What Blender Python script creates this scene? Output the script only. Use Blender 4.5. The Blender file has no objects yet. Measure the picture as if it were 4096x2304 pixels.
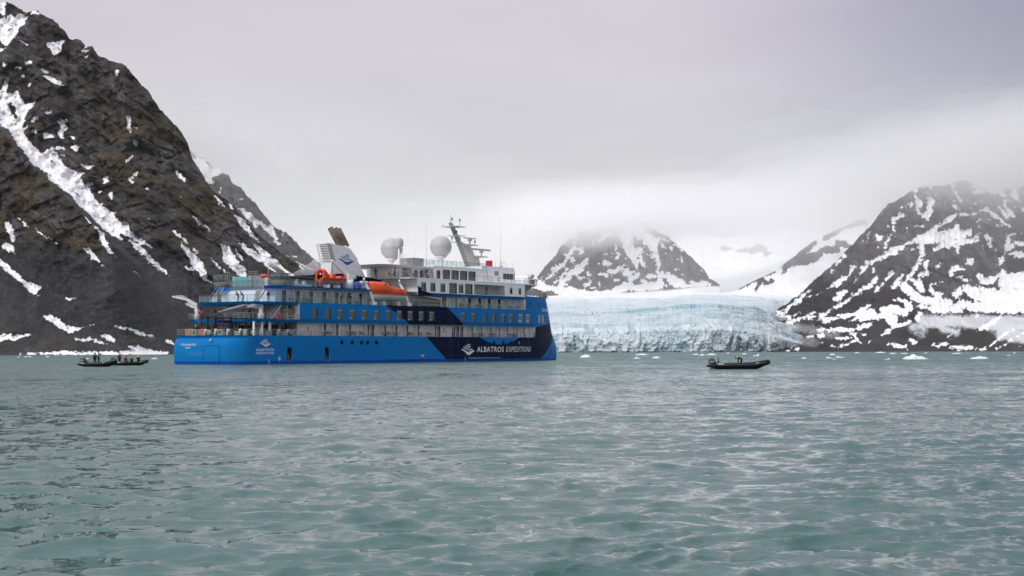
import bpy, bmesh, math, random
import numpy as np
from mathutils import Vector, Matrix
random.seed(7); np.random.seed(7)

# ------------------------------------------------------------------ camera
SC = bpy.context.scene
COL = SC.collection
FPX, CAM_H, HORIZON, ROLL = 6100.0, 2.4, 1395.3, 0.0025      # lens in units of a 4096 px wide frame
cam_d = bpy.data.cameras.new('camera'); cam = bpy.data.objects.new('camera', cam_d); COL.objects.link(cam)
cam_d.sensor_width = 36.0; cam_d.lens = FPX / 4096 * 36.0
cam_d.shift_y = (HORIZON - 1152) / 4096
cam_d.clip_start = 0.5; cam_d.clip_end = 30000
cam.location = (0, 0, CAM_H); cam.rotation_mode = 'XYZ'
cam.rotation_euler = (Matrix.Rotation(math.radians(90), 3, 'X') @ Matrix.Rotation(-ROLL, 3, 'Z')).to_euler()
SC.camera = cam

DENOISE = True
# ------------------------------------------------------------------ world and sun (overcast)
SUN_EL, SUN_AZ = math.radians(38), math.radians(-145)         # azimuth measured from +Y towards +X
world = bpy.data.worlds.new('World'); SC.world = world; world.use_nodes = True
def nd(nt, t, **kw):
    n = nt.nodes.new(t)
    for k, v in kw.items(): setattr(n, k, v)
    return n
def build_world():
    nt = world.node_tree; nt.nodes.clear(); L = nt.links.new
    out = nd(nt, 'ShaderNodeOutputWorld'); bg1 = nd(nt, 'ShaderNodeBackground'); bg2 = nd(nt, 'ShaderNodeBackground'); mix = nd(nt, 'ShaderNodeMixShader')
    sky = nd(nt, 'ShaderNodeTexSky', sky_type='NISHITA'); sky.sun_disc = False
    sky.sun_elevation = SUN_EL; sky.sun_rotation = SUN_AZ; sky.air_density = 1.0; sky.dust_density = 2.0
    L(sky.outputs[0], bg1.inputs[0]); bg1.inputs[1].default_value = 0.10
    tc = nd(nt, 'ShaderNodeTexCoord'); sep = nd(nt, 'ShaderNodeSeparateXYZ'); L(tc.outputs['Generated'], sep.inputs[0])
    def M(op, a, b=None, c=None):
        n = nd(nt, 'ShaderNodeMath', operation=op)
        for i, v in enumerate((a, b, c)):
            if v is None: continue
            if isinstance(v, (int, float)): n.inputs[i].default_value = v
            else: L(v, n.inputs[i])
        return n.outputs[0]
    z = M('MAXIMUM', sep.outputs[2], 0.0)
    inv = M('DIVIDE', 1.0, M('ADD', z, 0.16))
    cmb = nd(nt, 'ShaderNodeCombineXYZ'); L(M('MULTIPLY', sep.outputs[0], inv), cmb.inputs[0]); L(M('MULTIPLY', sep.outputs[1], inv), cmb.inputs[1])
    # the stratus deck seen from below: brighter towards the horizon, soft banks of thicker cloud
    rp = nd(nt, 'ShaderNodeValToRGB'); L(z, rp.inputs[0]); e = rp.color_ramp.elements
    e[0].position = 0.0; e[0].color = (0.92, 0.91, 0.93, 1); e[1].position = 1.0; e[1].color = (1.80, 1.79, 1.83, 1)
    for p, c in ((0.05, (0.90, 0.89, 0.915, 1)), (0.09, (0.79, 0.785, 0.82, 1)), (0.13, (0.715, 0.70, 0.74, 1)), (0.22, (0.685, 0.635, 0.695, 1)), (0.30, (0.63, 0.615, 0.66, 1)), (0.55, (0.88, 0.87, 0.91, 1))):
        q = e.new(p); q.color = c
    n1 = nd(nt, 'ShaderNodeTexNoise'); n1.inputs['Scale'].default_value = 0.62; n1.inputs['Detail'].default_value = 3.0; n1.inputs['Roughness'].default_value = 0.42
    mp = nd(nt, 'ShaderNodeMapping'); mp.inputs['Location'].default_value = SKY_OFF; L(cmb.outputs[0], mp.inputs[0]); L(mp.outputs[0], n1.inputs['Vector'])
    n2 = nd(nt, 'ShaderNodeTexNoise'); n2.inputs['Scale'].default_value = 2.6; n2.inputs['Detail'].default_value = 5.0; n2.inputs['Roughness'].default_value = 0.5; L(mp.outputs[0], n2.inputs['Vector'])
    mr = nd(nt, 'ShaderNodeMapRange'); mr.inputs['From Min'].default_value = 0.30; mr.inputs['From Max'].default_value = 0.70
    mr.inputs['To Min'].default_value = 0.86; mr.inputs['To Max'].default_value = 1.12; L(n1.outputs[0], mr.inputs[0])
    mr2 = nd(nt, 'ShaderNodeMapRange'); mr2.inputs['From Min'].default_value = 0.3; mr2.inputs['From Max'].default_value = 0.7
    mr2.inputs['To Min'].default_value = 0.965; mr2.inputs['To Max'].default_value = 1.035; L(n2.outputs[0], mr2.inputs[0])
    f0 = M('MULTIPLY', mr.outputs[0], mr2.outputs[0])
    # banks flatten out in the murk near the horizon
    k = nd(nt, 'ShaderNodeMapRange'); k.inputs['From Min'].default_value = 0.02; k.inputs['From Max'].default_value = 0.13; k.inputs['To Min'].default_value = 0.25; k.inputs['To Max'].default_value = 1.0; L(z, k.inputs[0])
    f = M('ADD', M('MULTIPLY', M('SUBTRACT', f0, 1.0), k.outputs[0]), 1.0)
    # a thicker, bluer bank of cloud all along the right hand side
    bx = nd(nt, 'ShaderNodeMapRange'); bx.interpolation_type = 'SMOOTHSTEP'; bx.inputs['From Min'].default_value = 0.06; bx.inputs['From Max'].default_value = 0.36; L(M('ADD', sep.outputs[0], M('MULTIPLY', M('SUBTRACT', n1.outputs[0], 0.5), 0.25)), bx.inputs[0])
    bz = nd(nt, 'ShaderNodeMapRange'); bz.interpolation_type = 'SMOOTHSTEP'; bz.inputs['From Min'].default_value = 0.02; bz.inputs['From Max'].default_value = 0.21; L(z, bz.inputs[0])
    bank = nd(nt, 'ShaderNodeMix', data_type='RGBA'); L(M('MULTIPLY', bx.outputs[0], bz.outputs[0]), bank.inputs['Factor']); bank.inputs[6].default_value = (1, 1, 1, 1); bank.inputs[7].default_value = (0.53, 0.545, 0.64, 1)
    mulb = nd(nt, 'ShaderNodeVectorMath', operation='MULTIPLY'); L(rp.outputs[0], mulb.inputs[0]); L(bank.outputs[2], mulb.inputs[1])
    mul = nd(nt, 'ShaderNodeVectorMath', operation='SCALE'); L(mulb.outputs[0], mul.inputs[0]); L(f, mul.inputs['Scale'])
    L(mul.outputs[0], bg2.inputs[0]); bg2.inputs[1].default_value = SKY_GAIN
    mix.inputs[0].default_value = 0.93; L(bg1.outputs[0], mix.inputs[1]); L(bg2.outputs[0], mix.inputs[2]); L(mix.outputs[0], out.inputs[0])
SKY_OFF, SKY_GAIN = (3.1, 0.4, 0.0), 1.0
build_world()
sun_d = bpy.data.lights.new('sun', 'SUN'); sun_d.energy = 1.5; sun_d.angle = math.radians(11); sun_d.color = (1.0, 0.965, 0.92)
sun = bpy.data.objects.new('sun', sun_d); COL.objects.link(sun)
sdir = Vector((math.sin(SUN_AZ) * math.cos(SUN_EL), math.cos(SUN_AZ) * math.cos(SUN_EL), math.sin(SUN_EL)))
sun.rotation_euler = sdir.to_track_quat('Z', 'Y').to_euler()
vs = SC.view_settings; vs.view_transform = 'Standard'; vs.look = 'None'; vs.gamma = 1.0; vs.exposure = 0.0; vs.use_curve_mapping = False
SC.cycles.volume_bounces = 5; SC.cycles.max_bounces = 10; SC.cycles.transparent_max_bounces = 12
SC.cycles.use_denoising = DENOISE; SC.cycles.use_adaptive_sampling = True; SC.cycles.adaptive_threshold = 0.02

# ------------------------------------------------------------------ helpers
def vproj(X, Y, Z):
    u = FPX * X / Y; v = -FPX * (Z - CAM_H) / Y
    return 2048 + u + ROLL * v, HORIZON + v - ROLL * u
def ray(px, py):
    u = np.asarray(px, float) - 2048; v = np.asarray(py, float) - HORIZON
    k = 1 + ROLL * ROLL
    return (u - ROLL * v) / k / FPX, -(v + ROLL * u) / k / FPX           # dX/dY, dZ/dY
def water_at(px, py):
    rx, rz = ray(px, py); t = -CAM_H / rz
    return float(rx * t), float(t)
def _hash(ix, iy, iz, seed):
    h = (ix * 374761393 + iy * 668265263 + iz * 2147483647 + seed * 1274126177) & 0xFFFFFFFF
    h = ((h ^ (h >> 13)) * 1274126177) & 0xFFFFFFFF
    h = ((h ^ (h >> 16)) * 2246822519) & 0xFFFFFFFF
    return ((h ^ (h >> 15)) & 0xFFFFFF) / float(0xFFFFFF)
def vnoise(x, y, z, seed=0):                                            # value noise, -1..1
    x, y, z = np.broadcast_arrays(np.asarray(x, float), np.asarray(y, float), np.asarray(z, float))
    ix, iy, iz = np.floor(x).astype(np.int64), np.floor(y).astype(np.int64), np.floor(z).astype(np.int64)
    fx, fy, fz = x - ix, y - iy, z - iz
    fx, fy, fz = [f * f * f * (f * (f * 6 - 15) + 10) for f in (fx, fy, fz)]
    r = 0
    for dx in (0, 1):
        wx = fx if dx else 1 - fx
        for dy in (0, 1):
            wy = fy if dy else 1 - fy
            for dz in (0, 1):
                wz = fz if dz else 1 - fz
                r = r + wx * wy * wz * _hash(ix + dx, iy + dy, iz + dz, seed)
    return r * 2 - 1
def fbm(x, y, z, octv=5, seed=0, gain=0.5, ridged=False):
    a, s, t = 1.0, 0.0, 0.0
    for o in range(octv):
        n = vnoise(x, y, z, seed + o * 17)
        if ridged: n = 1 - 2 * np.abs(n)
        s = s + a * n; t += a; a *= gain; x, y, z = x * 2.03 + 5.1, y * 2.03 + 1.7, z * 2.03 + 9.2
    return s / t
def smooth(a, b, x):
    t = np.clip((x - a) / (b - a), 0, 1); return t * t * (3 - 2 * t)

def new_mat(name):
    m = bpy.data.materials.new(name); m.use_nodes = True; nt = m.node_tree
    return m, nt, nt.nodes['Principled BSDF'], nt.links.new
MATS = {}
def simple(name, col, rough=0.5, metal=0.0, var=0.12, scale=3.0, bump=0.0, spec=0.5):
    """plain paint or cloth with a little uneven tone"""
    if name in MATS: return MATS[name]
    m, nt, b, L = new_mat(name)
    b.inputs['Roughness'].default_value = rough; b.inputs['Metallic'].default_value = metal; b.inputs['Specular IOR Level'].default_value = spec
    tc = nd(nt, 'ShaderNodeTexCoord'); n = nd(nt, 'ShaderNodeTexNoise'); n.inputs['Scale'].default_value = scale; n.inputs['Detail'].default_value = 6
    L(tc.outputs['Object'], n.inputs['Vector'])
    mx = nd(nt, 'ShaderNodeMix', data_type='RGBA'); L(n.outputs[0], mx.inputs['Factor'])
    mx.inputs[6].default_value = tuple(c * (1 - var) for c in col) + (1,); mx.inputs[7].default_value = tuple(min(1, c * (1 + var)) for c in col) + (1,)
    L(mx.outputs[2], b.inputs['Base Color'])
    if bump:
        bp = nd(nt, 'ShaderNodeBump'); bp.inputs['Strength'].default_value = bump; bp.inputs['Distance'].default_value = 0.05
        L(n.outputs[0], bp.inputs['Height']); L(bp.outputs[0], b.inputs['Normal'])
    MATS[name] = m; return m

def link(name, me, mat=None, parent=None, loc=None, rotz=None):
    o = bpy.data.objects.new(name, me); COL.objects.link(o)
    if mat is not None:
        for q in (mat if isinstance(mat, (list, tuple)) else [mat]): me.materials.append(q)
    if parent is not None: o.parent = parent
    if loc is not None: o.location = loc
    if rotz is not None: o.rotation_euler = (0, 0, rotz)
    return o
def tag(o, label=None, cat=None, group=None, kind=None):
    if label: o['label'] = label
    if cat: o['category'] = cat
    if group: o['group'] = group
    if kind: o['kind'] = kind
    return o
def empty(name, loc=(0, 0, 0), rotz=0.0):
    o = bpy.data.objects.new(name, None); COL.objects.link(o); o.location = loc; o.rotation_euler = (0, 0, rotz); o.empty_display_size = 0.5
    return o
def grid_mesh(name, P, smooth_shade=True, attrs=None, closed_u=False):
    """P: (rows, cols, 3) -> quad sheet"""
    r, c = P.shape[:2]
    me = bpy.data.meshes.new(name)
    idx = np.arange(r * c).reshape(r, c)
    if closed_u: idx = np.concatenate([idx, idx[:, :1]], 1)
    q = np.stack([idx[:-1, :-1], idx[:-1, 1:], idx[1:, 1:], idx[1:, :-1]], -1).reshape(-1, 4)
    me.vertices.add(r * c); me.vertices.foreach_set('co', P.reshape(-1).astype(np.float32))
    me.loops.add(q.size); me.loops.foreach_set('vertex_index', q.reshape(-1).astype(np.int32))
    me.polygons.add(len(q)); me.polygons.foreach_set('loop_start', np.arange(0, q.size, 4, dtype=np.int32))
    if smooth_shade: me.polygons.foreach_set('use_smooth', np.ones(len(q), dtype=bool))
    for k, v in (attrs or {}).items():
        a = me.attributes.new(k, 'FLOAT', 'POINT'); a.data.foreach_set('value', np.asarray(v, np.float32).reshape(-1))
    me.update(calc_edges=True); me.validate()
    return me

# ------------------------------------------------------------------ sea
def build_sea():
    # polar sheet round the observer: fine where waves can be told apart, coarse beyond
    th = np.concatenate([np.linspace(-math.pi, -0.46, 26)[:-1], np.linspace(-0.46, 0.46, 620), np.linspace(0.46, math.pi, 26)[1:]])
    r = [1.0]
    while r[-1] < 9: r.append(r[-1] * 1.12)
    while r[-1] < 420: r.append(r[-1] * 1.0056)
    while r[-1] < 2450: r.append(r[-1] * 1.06)
    r = np.array(r)
    R, T = np.meshgrid(r, th, indexing='ij')
    X, Y = R * np.sin(T), R * np.cos(T); Z = np.zeros_like(X); DX = np.zeros_like(X); DY = np.zeros_like(X)
    cell = np.maximum(np.gradient(r)[:, None] * np.ones_like(T), R * 0.0015)
    cell = np.where(np.abs(T) > 0.46, 50.0, cell)
    rng = np.random.RandomState(11)
    amp_var = 0.85 + 0.75 * fbm(X / 16, Y / 30, 0 * X, 4, 5)             # gusty patches
    lam = np.exp(np.linspace(math.log(0.24), math.log(6.0), 90)); rng.shuffle(lam)
    wx, wy = X + 0.6 * vnoise(X / 3, Y / 3, 0 * X, 3), Y + 0.6 * vnoise(X / 3, Y / 3, 0 * X + 4, 4)
    for l in lam:
        k = 2 * math.pi / l
        d = -1.45 + rng.normal() * 0.52                                   # travel direction, mostly towards the observer
        a = 0.0070 * l ** 0.70 * (0.5 + rng.rand() * 1.0) * (1.0 if l < 0.8 else (0.8 / l) ** 0.85)
        w = np.clip((l / (cell * 2.4) - 0.6), 0, 1)
        ph = k * (wx * math.cos(d) + wy * math.sin(d)) + rng.rand() * 6.283
        s = a * w * amp_var
        Z += s * np.cos(ph); DX -= 0.95 * s * math.cos(d) * np.sin(ph); DY -= 0.95 * s * math.sin(d) * np.sin(ph)
    P = np.stack([X + DX, Y + DY, Z], -1)
    chop = np.interp(np.log(R), np.log([8, 25, 60, 120, 250, 1200]), SEA_CHOP)          # slope of the waves too small for the mesh here
    lean = np.interp(np.log(R), np.log([8, 25, 60, 150, 300, 1200]), SEA_LEAN)
    me = grid_mesh('sea', P, True, {'chop': chop, 'lean': lean})
    m, nt, b, L = new_mat('glacial_sea_water')
    tc = nd(nt, 'ShaderNodeTexCoord'); cd = nd(nt, 'ShaderNodeNewGeometry')
    def noise(sx, sy, detail, rough=0.55, loc=(0, 0, 0)):
        mp = nd(nt, 'ShaderNodeMapping'); mp.inputs['Scale'].default_value = (sx, sy, 1.0); mp.inputs['Location'].default_value = loc
        n = nd(nt, 'ShaderNodeTexNoise'); n.inputs['Scale'].default_value = 1.0; n.inputs['Detail'].default_value = detail; n.inputs['Roughness'].default_value = rough
        L(tc.outputs['Object'], mp.inputs[0]); L(mp.outputs[0], n.inputs['Vector']); return n
    # ripples too small for the mesh tilt the surface
    vec = None
    for (sx, sy, dt, k, loc) in ((1.5, 2.6, 3, SEA_TILT[0], (3, 1, 0)), (5.5, 8.0, 4, SEA_TILT[1], (7, 9, 0))):
        n = noise(sx, sy, dt, 0.6, loc)
        sub = nd(nt, 'ShaderNodeVectorMath', operation='SUBTRACT'); L(n.outputs['Color'], sub.inputs[0]); sub.inputs[1].default_value = (0.5, 0.5, 0.5)
        ml = nd(nt, 'ShaderNodeVectorMath', operation='MULTIPLY'); L(sub.outputs[0], ml.inputs[0]); ml.inputs[1].default_value = (k * 0.7, k, 0)
        if vec is None: vec = ml.outputs[0]
        else:
            ad = nd(nt, 'ShaderNodeVectorMath', operation='ADD'); L(vec, ad.inputs[0]); L(ml.outputs[0], ad.inputs[1]); vec = ad.outputs[0]
    # wave groups: slopes bunch together at every scale, so distant water stays streaky instead of even
    n = noise(0.16, 0.045, 12, 0.82, (5, 2, 0)); sub = nd(nt, 'ShaderNodeVectorMath', operation='SUBTRACT'); L(n.outputs['Color'], sub.inputs[0]); sub.inputs[1].default_value = (0.5, 0.5, 0.5)
    ml = nd(nt, 'ShaderNodeVectorMath', operation='MULTIPLY'); L(sub.outputs[0], ml.inputs[0]); ml.inputs[1].default_value = (SEA_TILT[2] * 0.5, SEA_TILT[2], 0); ad = nd(nt, 'ShaderNodeVectorMath', operation='ADD'); L(vec, ad.inputs[0]); L(ml.outputs[0], ad.inputs[1]); vec = ad.outputs[0]
    # gust patches roughen or calm the ripples
    g = noise(0.035, 0.06, 4, 0.55, (2, 5, 0)); mr = nd(nt, 'ShaderNodeMapRange'); mr.inputs['From Min'].default_value = 0.34; mr.inputs['From Max'].default_value = 0.62
    mr.inputs['To Min'].default_value = 0.35; mr.inputs['To Max'].default_value = 1.25; L(g.outputs[0], mr.inputs[0])
    at = nd(nt, 'ShaderNodeAttribute'); at.attribute_name = 'chop'; cm = nd(nt, 'ShaderNodeMath', operation='MULTIPLY'); L(mr.outputs[0], cm.inputs[0]); L(at.outputs['Fac'], cm.inputs[1])
    sc = nd(nt, 'ShaderNodeVectorMath', operation='SCALE'); L(vec, sc.inputs[0]); L(cm.outputs[0], sc.inputs['Scale'])
    ad = nd(nt, 'ShaderNodeVectorMath', operation='ADD'); L(sc.outputs[0], ad.inputs[0]); L(cd.outputs['Normal'], ad.inputs[1])
    # shading normals lean towards the viewer with distance, put in to dim far reflections
    lean = nd(nt, 'ShaderNodeVectorMath', operation='SCALE'); lean.inputs[0].default_value = (0.0, -1.0, 0.0); al = nd(nt, 'ShaderNodeAttribute'); al.attribute_name = 'lean'; lm = nd(nt, 'ShaderNodeMath', operation='MULTIPLY'); L(al.outputs['Fac'], lm.inputs[0]); L(mr.outputs[0], lm.inputs[1]); L(lm.outputs[0], lean.inputs['Scale'])
    ad2 = nd(nt, 'ShaderNodeVectorMath', operation='ADD'); L(ad.outputs[0], ad2.inputs[0]); L(lean.outputs[0], ad2.inputs[1])
    no = nd(nt, 'ShaderNodeVectorMath', operation='NORMALIZE'); L(ad2.outputs[0], no.inputs[0]); L(no.outputs[0], b.inputs['Normal'])
    # milky meltwater, a little uneven in silt
    n = noise(0.02, 0.03, 4, 0.5, (1, 4, 0)); mx = nd(nt, 'ShaderNodeMix', data_type='RGBA'); L(n.outputs[0], mx.inputs['Factor'])
    mx.inputs[6].default_value = SEA_A; mx.inputs[7].default_value = SEA_B; L(mx.outputs[2], b.inputs['Base Color'])
    b.inputs['Roughness'].default_value = 0.06; b.inputs['IOR'].default_value = 1.333
    o = link('sea', me, m); tag(o, 'choppy grey green meltwater of the fjord', None, None, 'structure')
SEA_TILT = (0.85, 0.75, 0.75); SEA_LEAN = (-0.04, -0.04, 0.02, 0.16, 0.36, 0.44)
SEA_CHOP = (0.95, 1.0, 1.2, 1.6, 2.3, 2.5)
SEA_A, SEA_B = (0.044, 0.108, 0.103, 1), (0.060, 0.130, 0.124, 1)
build_sea()

# ------------------------------------------------------------------ land: snow shapes are traced as strokes (x, y, half width)
def strokes(px, py, S, soft=1.0, bias=-0.3, ragged=1.0):
    """largest (half width - distance) over a list of tapered strokes, in photo pixels"""
    best = np.full(px.shape, -1e3)
    if soft:                                            # ragged edges: outlines wander and fray
        px0, py0 = px, py
        px = px0 + 7 * fbm(px0 / 26, py0 / 26, 0 * px0, 3, 301, 0.6) + 4 * vnoise(px0 / 6, py0 / 6, 0 * px0, 302)
        py = py0 + 7 * fbm(px0 / 26, py0 / 26, 0 * px0 + 7, 3, 303, 0.6) + 4 * vnoise(px0 / 6, py0 / 6, 0 * px0, 304)
        fray = 6 * ragged * fbm(px0 / 12, py0 / 12, 0 * px0, 4, 305, 0.72) + 5 * ragged * fbm(px0 / 48, py0 / 48, 0 * px0, 2, 306) + bias
    for st in S:
        for (x0, y0, w0), (x1, y1, w1) in zip(st[:-1], st[1:]):
            m = max(w0, w1) + 30
            sel = (px > min(x0, x1) - m) & (px < max(x0, x1) + m) & (py > min(y0, y1) - m) & (py < max(y0, y1) + m)
            if not sel.any(): continue
            X, Y = px[sel], py[sel]; dx, dy = x1 - x0, y1 - y0; l2 = dx * dx + dy * dy + 1e-9
            t = np.clip(((X - x0) * dx + (Y - y0) * dy) / l2, 0, 1)
            d = np.hypot(X - x0 - t * dx, Y - y0 - t * dy)
            best[sel] = np.maximum(best[sel], (w0 + t * (w1 - w0)) - d)
    return best + fray if soft else best
def conv(S, k, ox, oy):
    return [[(ox + x / k, oy + y / k, w / k) for x, y, w in st] for st in S]
def interp(pts, x):
    xs, ys = zip(*pts); return np.interp(x, xs, ys)

def mountain_mat(name, rock=((0.008, 0.0075, 0.009), (0.115, 0.107, 0.113)), moss=((0.018, 0.013, 0.007), (0.112, 0.080, 0.037)), dirt=0.0):
    m, nt, b, L = new_mat(name)
    tc = nd(nt, 'ShaderNodeTexCoord'); flat = nd(nt, 'ShaderNodeMapping'); flat.inputs['Scale'].default_value = (1, 0.3, 1.1); L(tc.outputs['Object'], flat.inputs[0])
    def noise(scale, detail, rough=0.55, mapping=None):
        n = nd(nt, 'ShaderNodeTexNoise'); n.inputs['Scale'].default_value = scale; n.inputs['Detail'].default_value = detail; n.inputs['Roughness'].default_value = rough
        if mapping:
            mp = nd(nt, 'ShaderNodeMapping'); mp.inputs['Rotation'].default_value = mapping[0]; mp.inputs['Scale'].default_value = mapping[1]
            L(tc.outputs['Object'], mp.inputs[0]); L(mp.outputs[0], n.inputs['Vector'])
        else: L(flat.outputs[0], n.inputs['Vector'])
        return n.outputs[0]
    def attr(n):
        a = nd(nt, 'ShaderNodeAttribute'); a.attribute_name = n; return a.outputs['Fac']
    def M(op, a, c, clamp=False):
        n = nd(nt, 'ShaderNodeMath', operation=op); n.use_clamp = clamp
        for i, v in enumerate((a, c)):
            if isinstance(v, (int, float)): n.inputs[i].default_value = v
            else: L(v, n.inputs[i])
        return n.outputs[0]
    def rng(v, a, c, lo=0.0, hi=1.0, sm=True):
        n = nd(nt, 'ShaderNodeMapRange'); n.interpolation_type = 'SMOOTHSTEP' if sm else 'LINEAR'
        n.inputs['From Min'].default_value = a; n.inputs['From Max'].default_value = c; n.inputs['To Min'].default_value = lo; n.inputs['To Max'].default_value = hi
        L(v, n.inputs[0]); return n.outputs[0]
    def mix(f, a, c):
        n = nd(nt, 'ShaderNodeMix', data_type='RGBA'); L(f, n.inputs['Factor']) if not isinstance(f, float) else setattr(n.inputs['Factor'], 'default_value', f)
        for i, v in ((6, a), (7, c)):
            if isinstance(v, tuple): n.inputs[i].default_value = v + (1,)
            else: L(v, n.inputs[i])
        return n.outputs[2]
    cb = nd(nt, 'ShaderNodeCombineXYZ'); L(attr('ac'), cb.inputs[0]); L(M('MULTIPLY', attr('al'), 0.35), cb.inputs[1])
    sn = nd(nt, 'ShaderNodeTexNoise'); sn.inputs['Scale'].default_value = 0.30; sn.inputs['Detail'].default_value = 10; sn.inputs['Roughness'].default_value = 0.68; L(cb.outputs[0], sn.inputs['Vector']); streak = sn.outputs[0]
    fine = noise(0.55, 9, 0.78); big = noise(0.022, 6, 0.55); mid = noise(0.085, 9, 0.64)
    # crags: facets of several sizes, drawn out down the fall line
    def facet(k, sy):
        v = nd(nt, 'ShaderNodeTexVoronoi'); v.inputs['Scale'].default_value = k; q = nd(nt, 'ShaderNodeCombineXYZ'); wob = M('MULTIPLY', M('SUBTRACT', mid, 0.5), 16.0)
        L(M('ADD', attr('ac'), wob), q.inputs[0]); L(M('MULTIPLY', M('ADD', attr('al'), wob), sy), q.inputs[1]); L(q.outputs[0], v.inputs['Vector']); e = nd(nt, 'ShaderNodeSeparateColor'); L(v.outputs['Color'], e.inputs[0]); return e.outputs[0]
    fa, fb, fc_ = facet(0.16, 0.45), facet(0.42, 0.5), facet(0.95, 0.6)
    crag = M('ADD', M('ADD', M('MULTIPLY', fa, 0.16), M('MULTIPLY', fb, 0.20)), M('MULTIPLY', fc_, 0.18))
    tone = M('ADD', M('ADD', M('MULTIPLY', streak, 0.5), M('MULTIPLY', fine, 0.5)), M('SUBTRACT', crag, 0.27))
    c = mix(rng(tone, 0.30, 0.74, 0.0, 1.0, False), rock[0], rock[1])
    sn2 = nd(nt, 'ShaderNodeTexNoise'); sn2.inputs['Scale'].default_value = 0.085; sn2.inputs['Detail'].default_value = 9; sn2.inputs['Roughness'].default_value = 0.66; L(cb.outputs[0], sn2.inputs['Vector']); vein = sn2.outputs[0]
    c = mix(rng(vein, 0.47, 0.58, 0.0, 0.8), c, rock[0]); c = mix(rng(vein, 0.46, 0.36, 0.0, 0.6), c, tuple(min(1, q * 1.5) for q in rock[1]))
    c = mix(rng(big, 0.50, 0.66, 0.0, 0.5), c, (0.056, 0.043, 0.041))
    mc = mix(rng(M('ADD', M('ADD', M('MULTIPLY', mid, 0.3), M('MULTIPLY', fine, 0.7)), M('SUBTRACT', crag, 0.27)), 0.32, 0.70, 0.0, 1.0, False), moss[0], moss[1])
    c = mix(M('MULTIPLY', attr('moss'), rng(M('ADD', M('MULTIPLY', mid, 0.55), M('MULTIPLY', vein, 0.45)), 0.43, 0.55), True), c, mc)
    # scree: a mass of blocks too small to tell apart
    vo = nd(nt, 'ShaderNodeTexVoronoi'); vo.inputs['Scale'].default_value = 0.62; L(tc.outputs['Object'], vo.inputs['Vector'])
    sepc = nd(nt, 'ShaderNodeSeparateColor'); L(vo.outputs['Color'], sepc.inputs[0])
    blk = M('MULTIPLY', M('POWER', sepc.outputs[0], 5.0), rng(vo.outputs['Distance'], 0.2, 0.75, 1.0, 0.3))
    sc = mix(rng(big, 0.38, 0.62), (0.020, 0.019, 0.022), (0.050, 0.046, 0.049))
    sc = mix(M('MULTIPLY', blk, 0.35), sc, (0.20, 0.195, 0.20)); sc = mix(rng(tone, 0.40, 0.80, 0.0, 0.6), sc, (0.085, 0.082, 0.085)); sc = mix(rng(fine, 0.5, 0.7, 0.0, 0.5), sc, (0.02, 0.019, 0.022))
    c = mix(attr('scree'), c, sc)
    c = mix(attr('ice'), c, mix(rng(mid, 0.35, 0.65), (0.70, 0.745, 0.775), (0.82, 0.84, 0.855)))
    c = mix(M('MULTIPLY', attr('mud'), rng(M('ADD', M('MULTIPLY', streak, 0.5), M('MULTIPLY', fine, 0.5)), 0.40, 0.58), True), c, (0.045, 0.038, 0.037))
    # snow: attribute in photo pixels of reach, edge broken up by rock
    e = M('ADD', attr('snow'), M('ADD', M('MULTIPLY', M('SUBTRACT', fine, 0.5), 18.0), M('MULTIPLY', M('SUBTRACT', mid, 0.5), 6.0)))
    s = rng(e, -1.2, 1.6)
    snow = mix(rng(big, 0.35, 0.68), (0.82, 0.82, 0.835), (0.91, 0.91, 0.92))
    snow = mix(M('MULTIPLY', rng(mid, 0.52, 0.72), 0.32 + dirt), snow, (0.62, 0.55, 0.50))
    c = mix(s, c, snow)
    L(c, b.inputs['Base Color']); b.inputs['Roughness'].default_value = 0.85; b.inputs['Specular IOR Level'].default_value = 0.25
    bp = nd(nt, 'ShaderNodeBump'); bp.inputs['Distance'].default_value = 4.0
    L(M('MULTIPLY', M('SUBTRACT', 1.0, M('MULTIPLY', s, 0.85)), 0.9), bp.inputs['Strength'])
    L(M('ADD', M('MULTIPLY', streak, 1.0), M('ADD', M('MULTIPLY', fine, 0.5), M('MULTIPLY', blk, 0.25))), bp.inputs['Height']); L(bp.outputs[0], b.inputs['Normal'])
    return m

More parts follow.
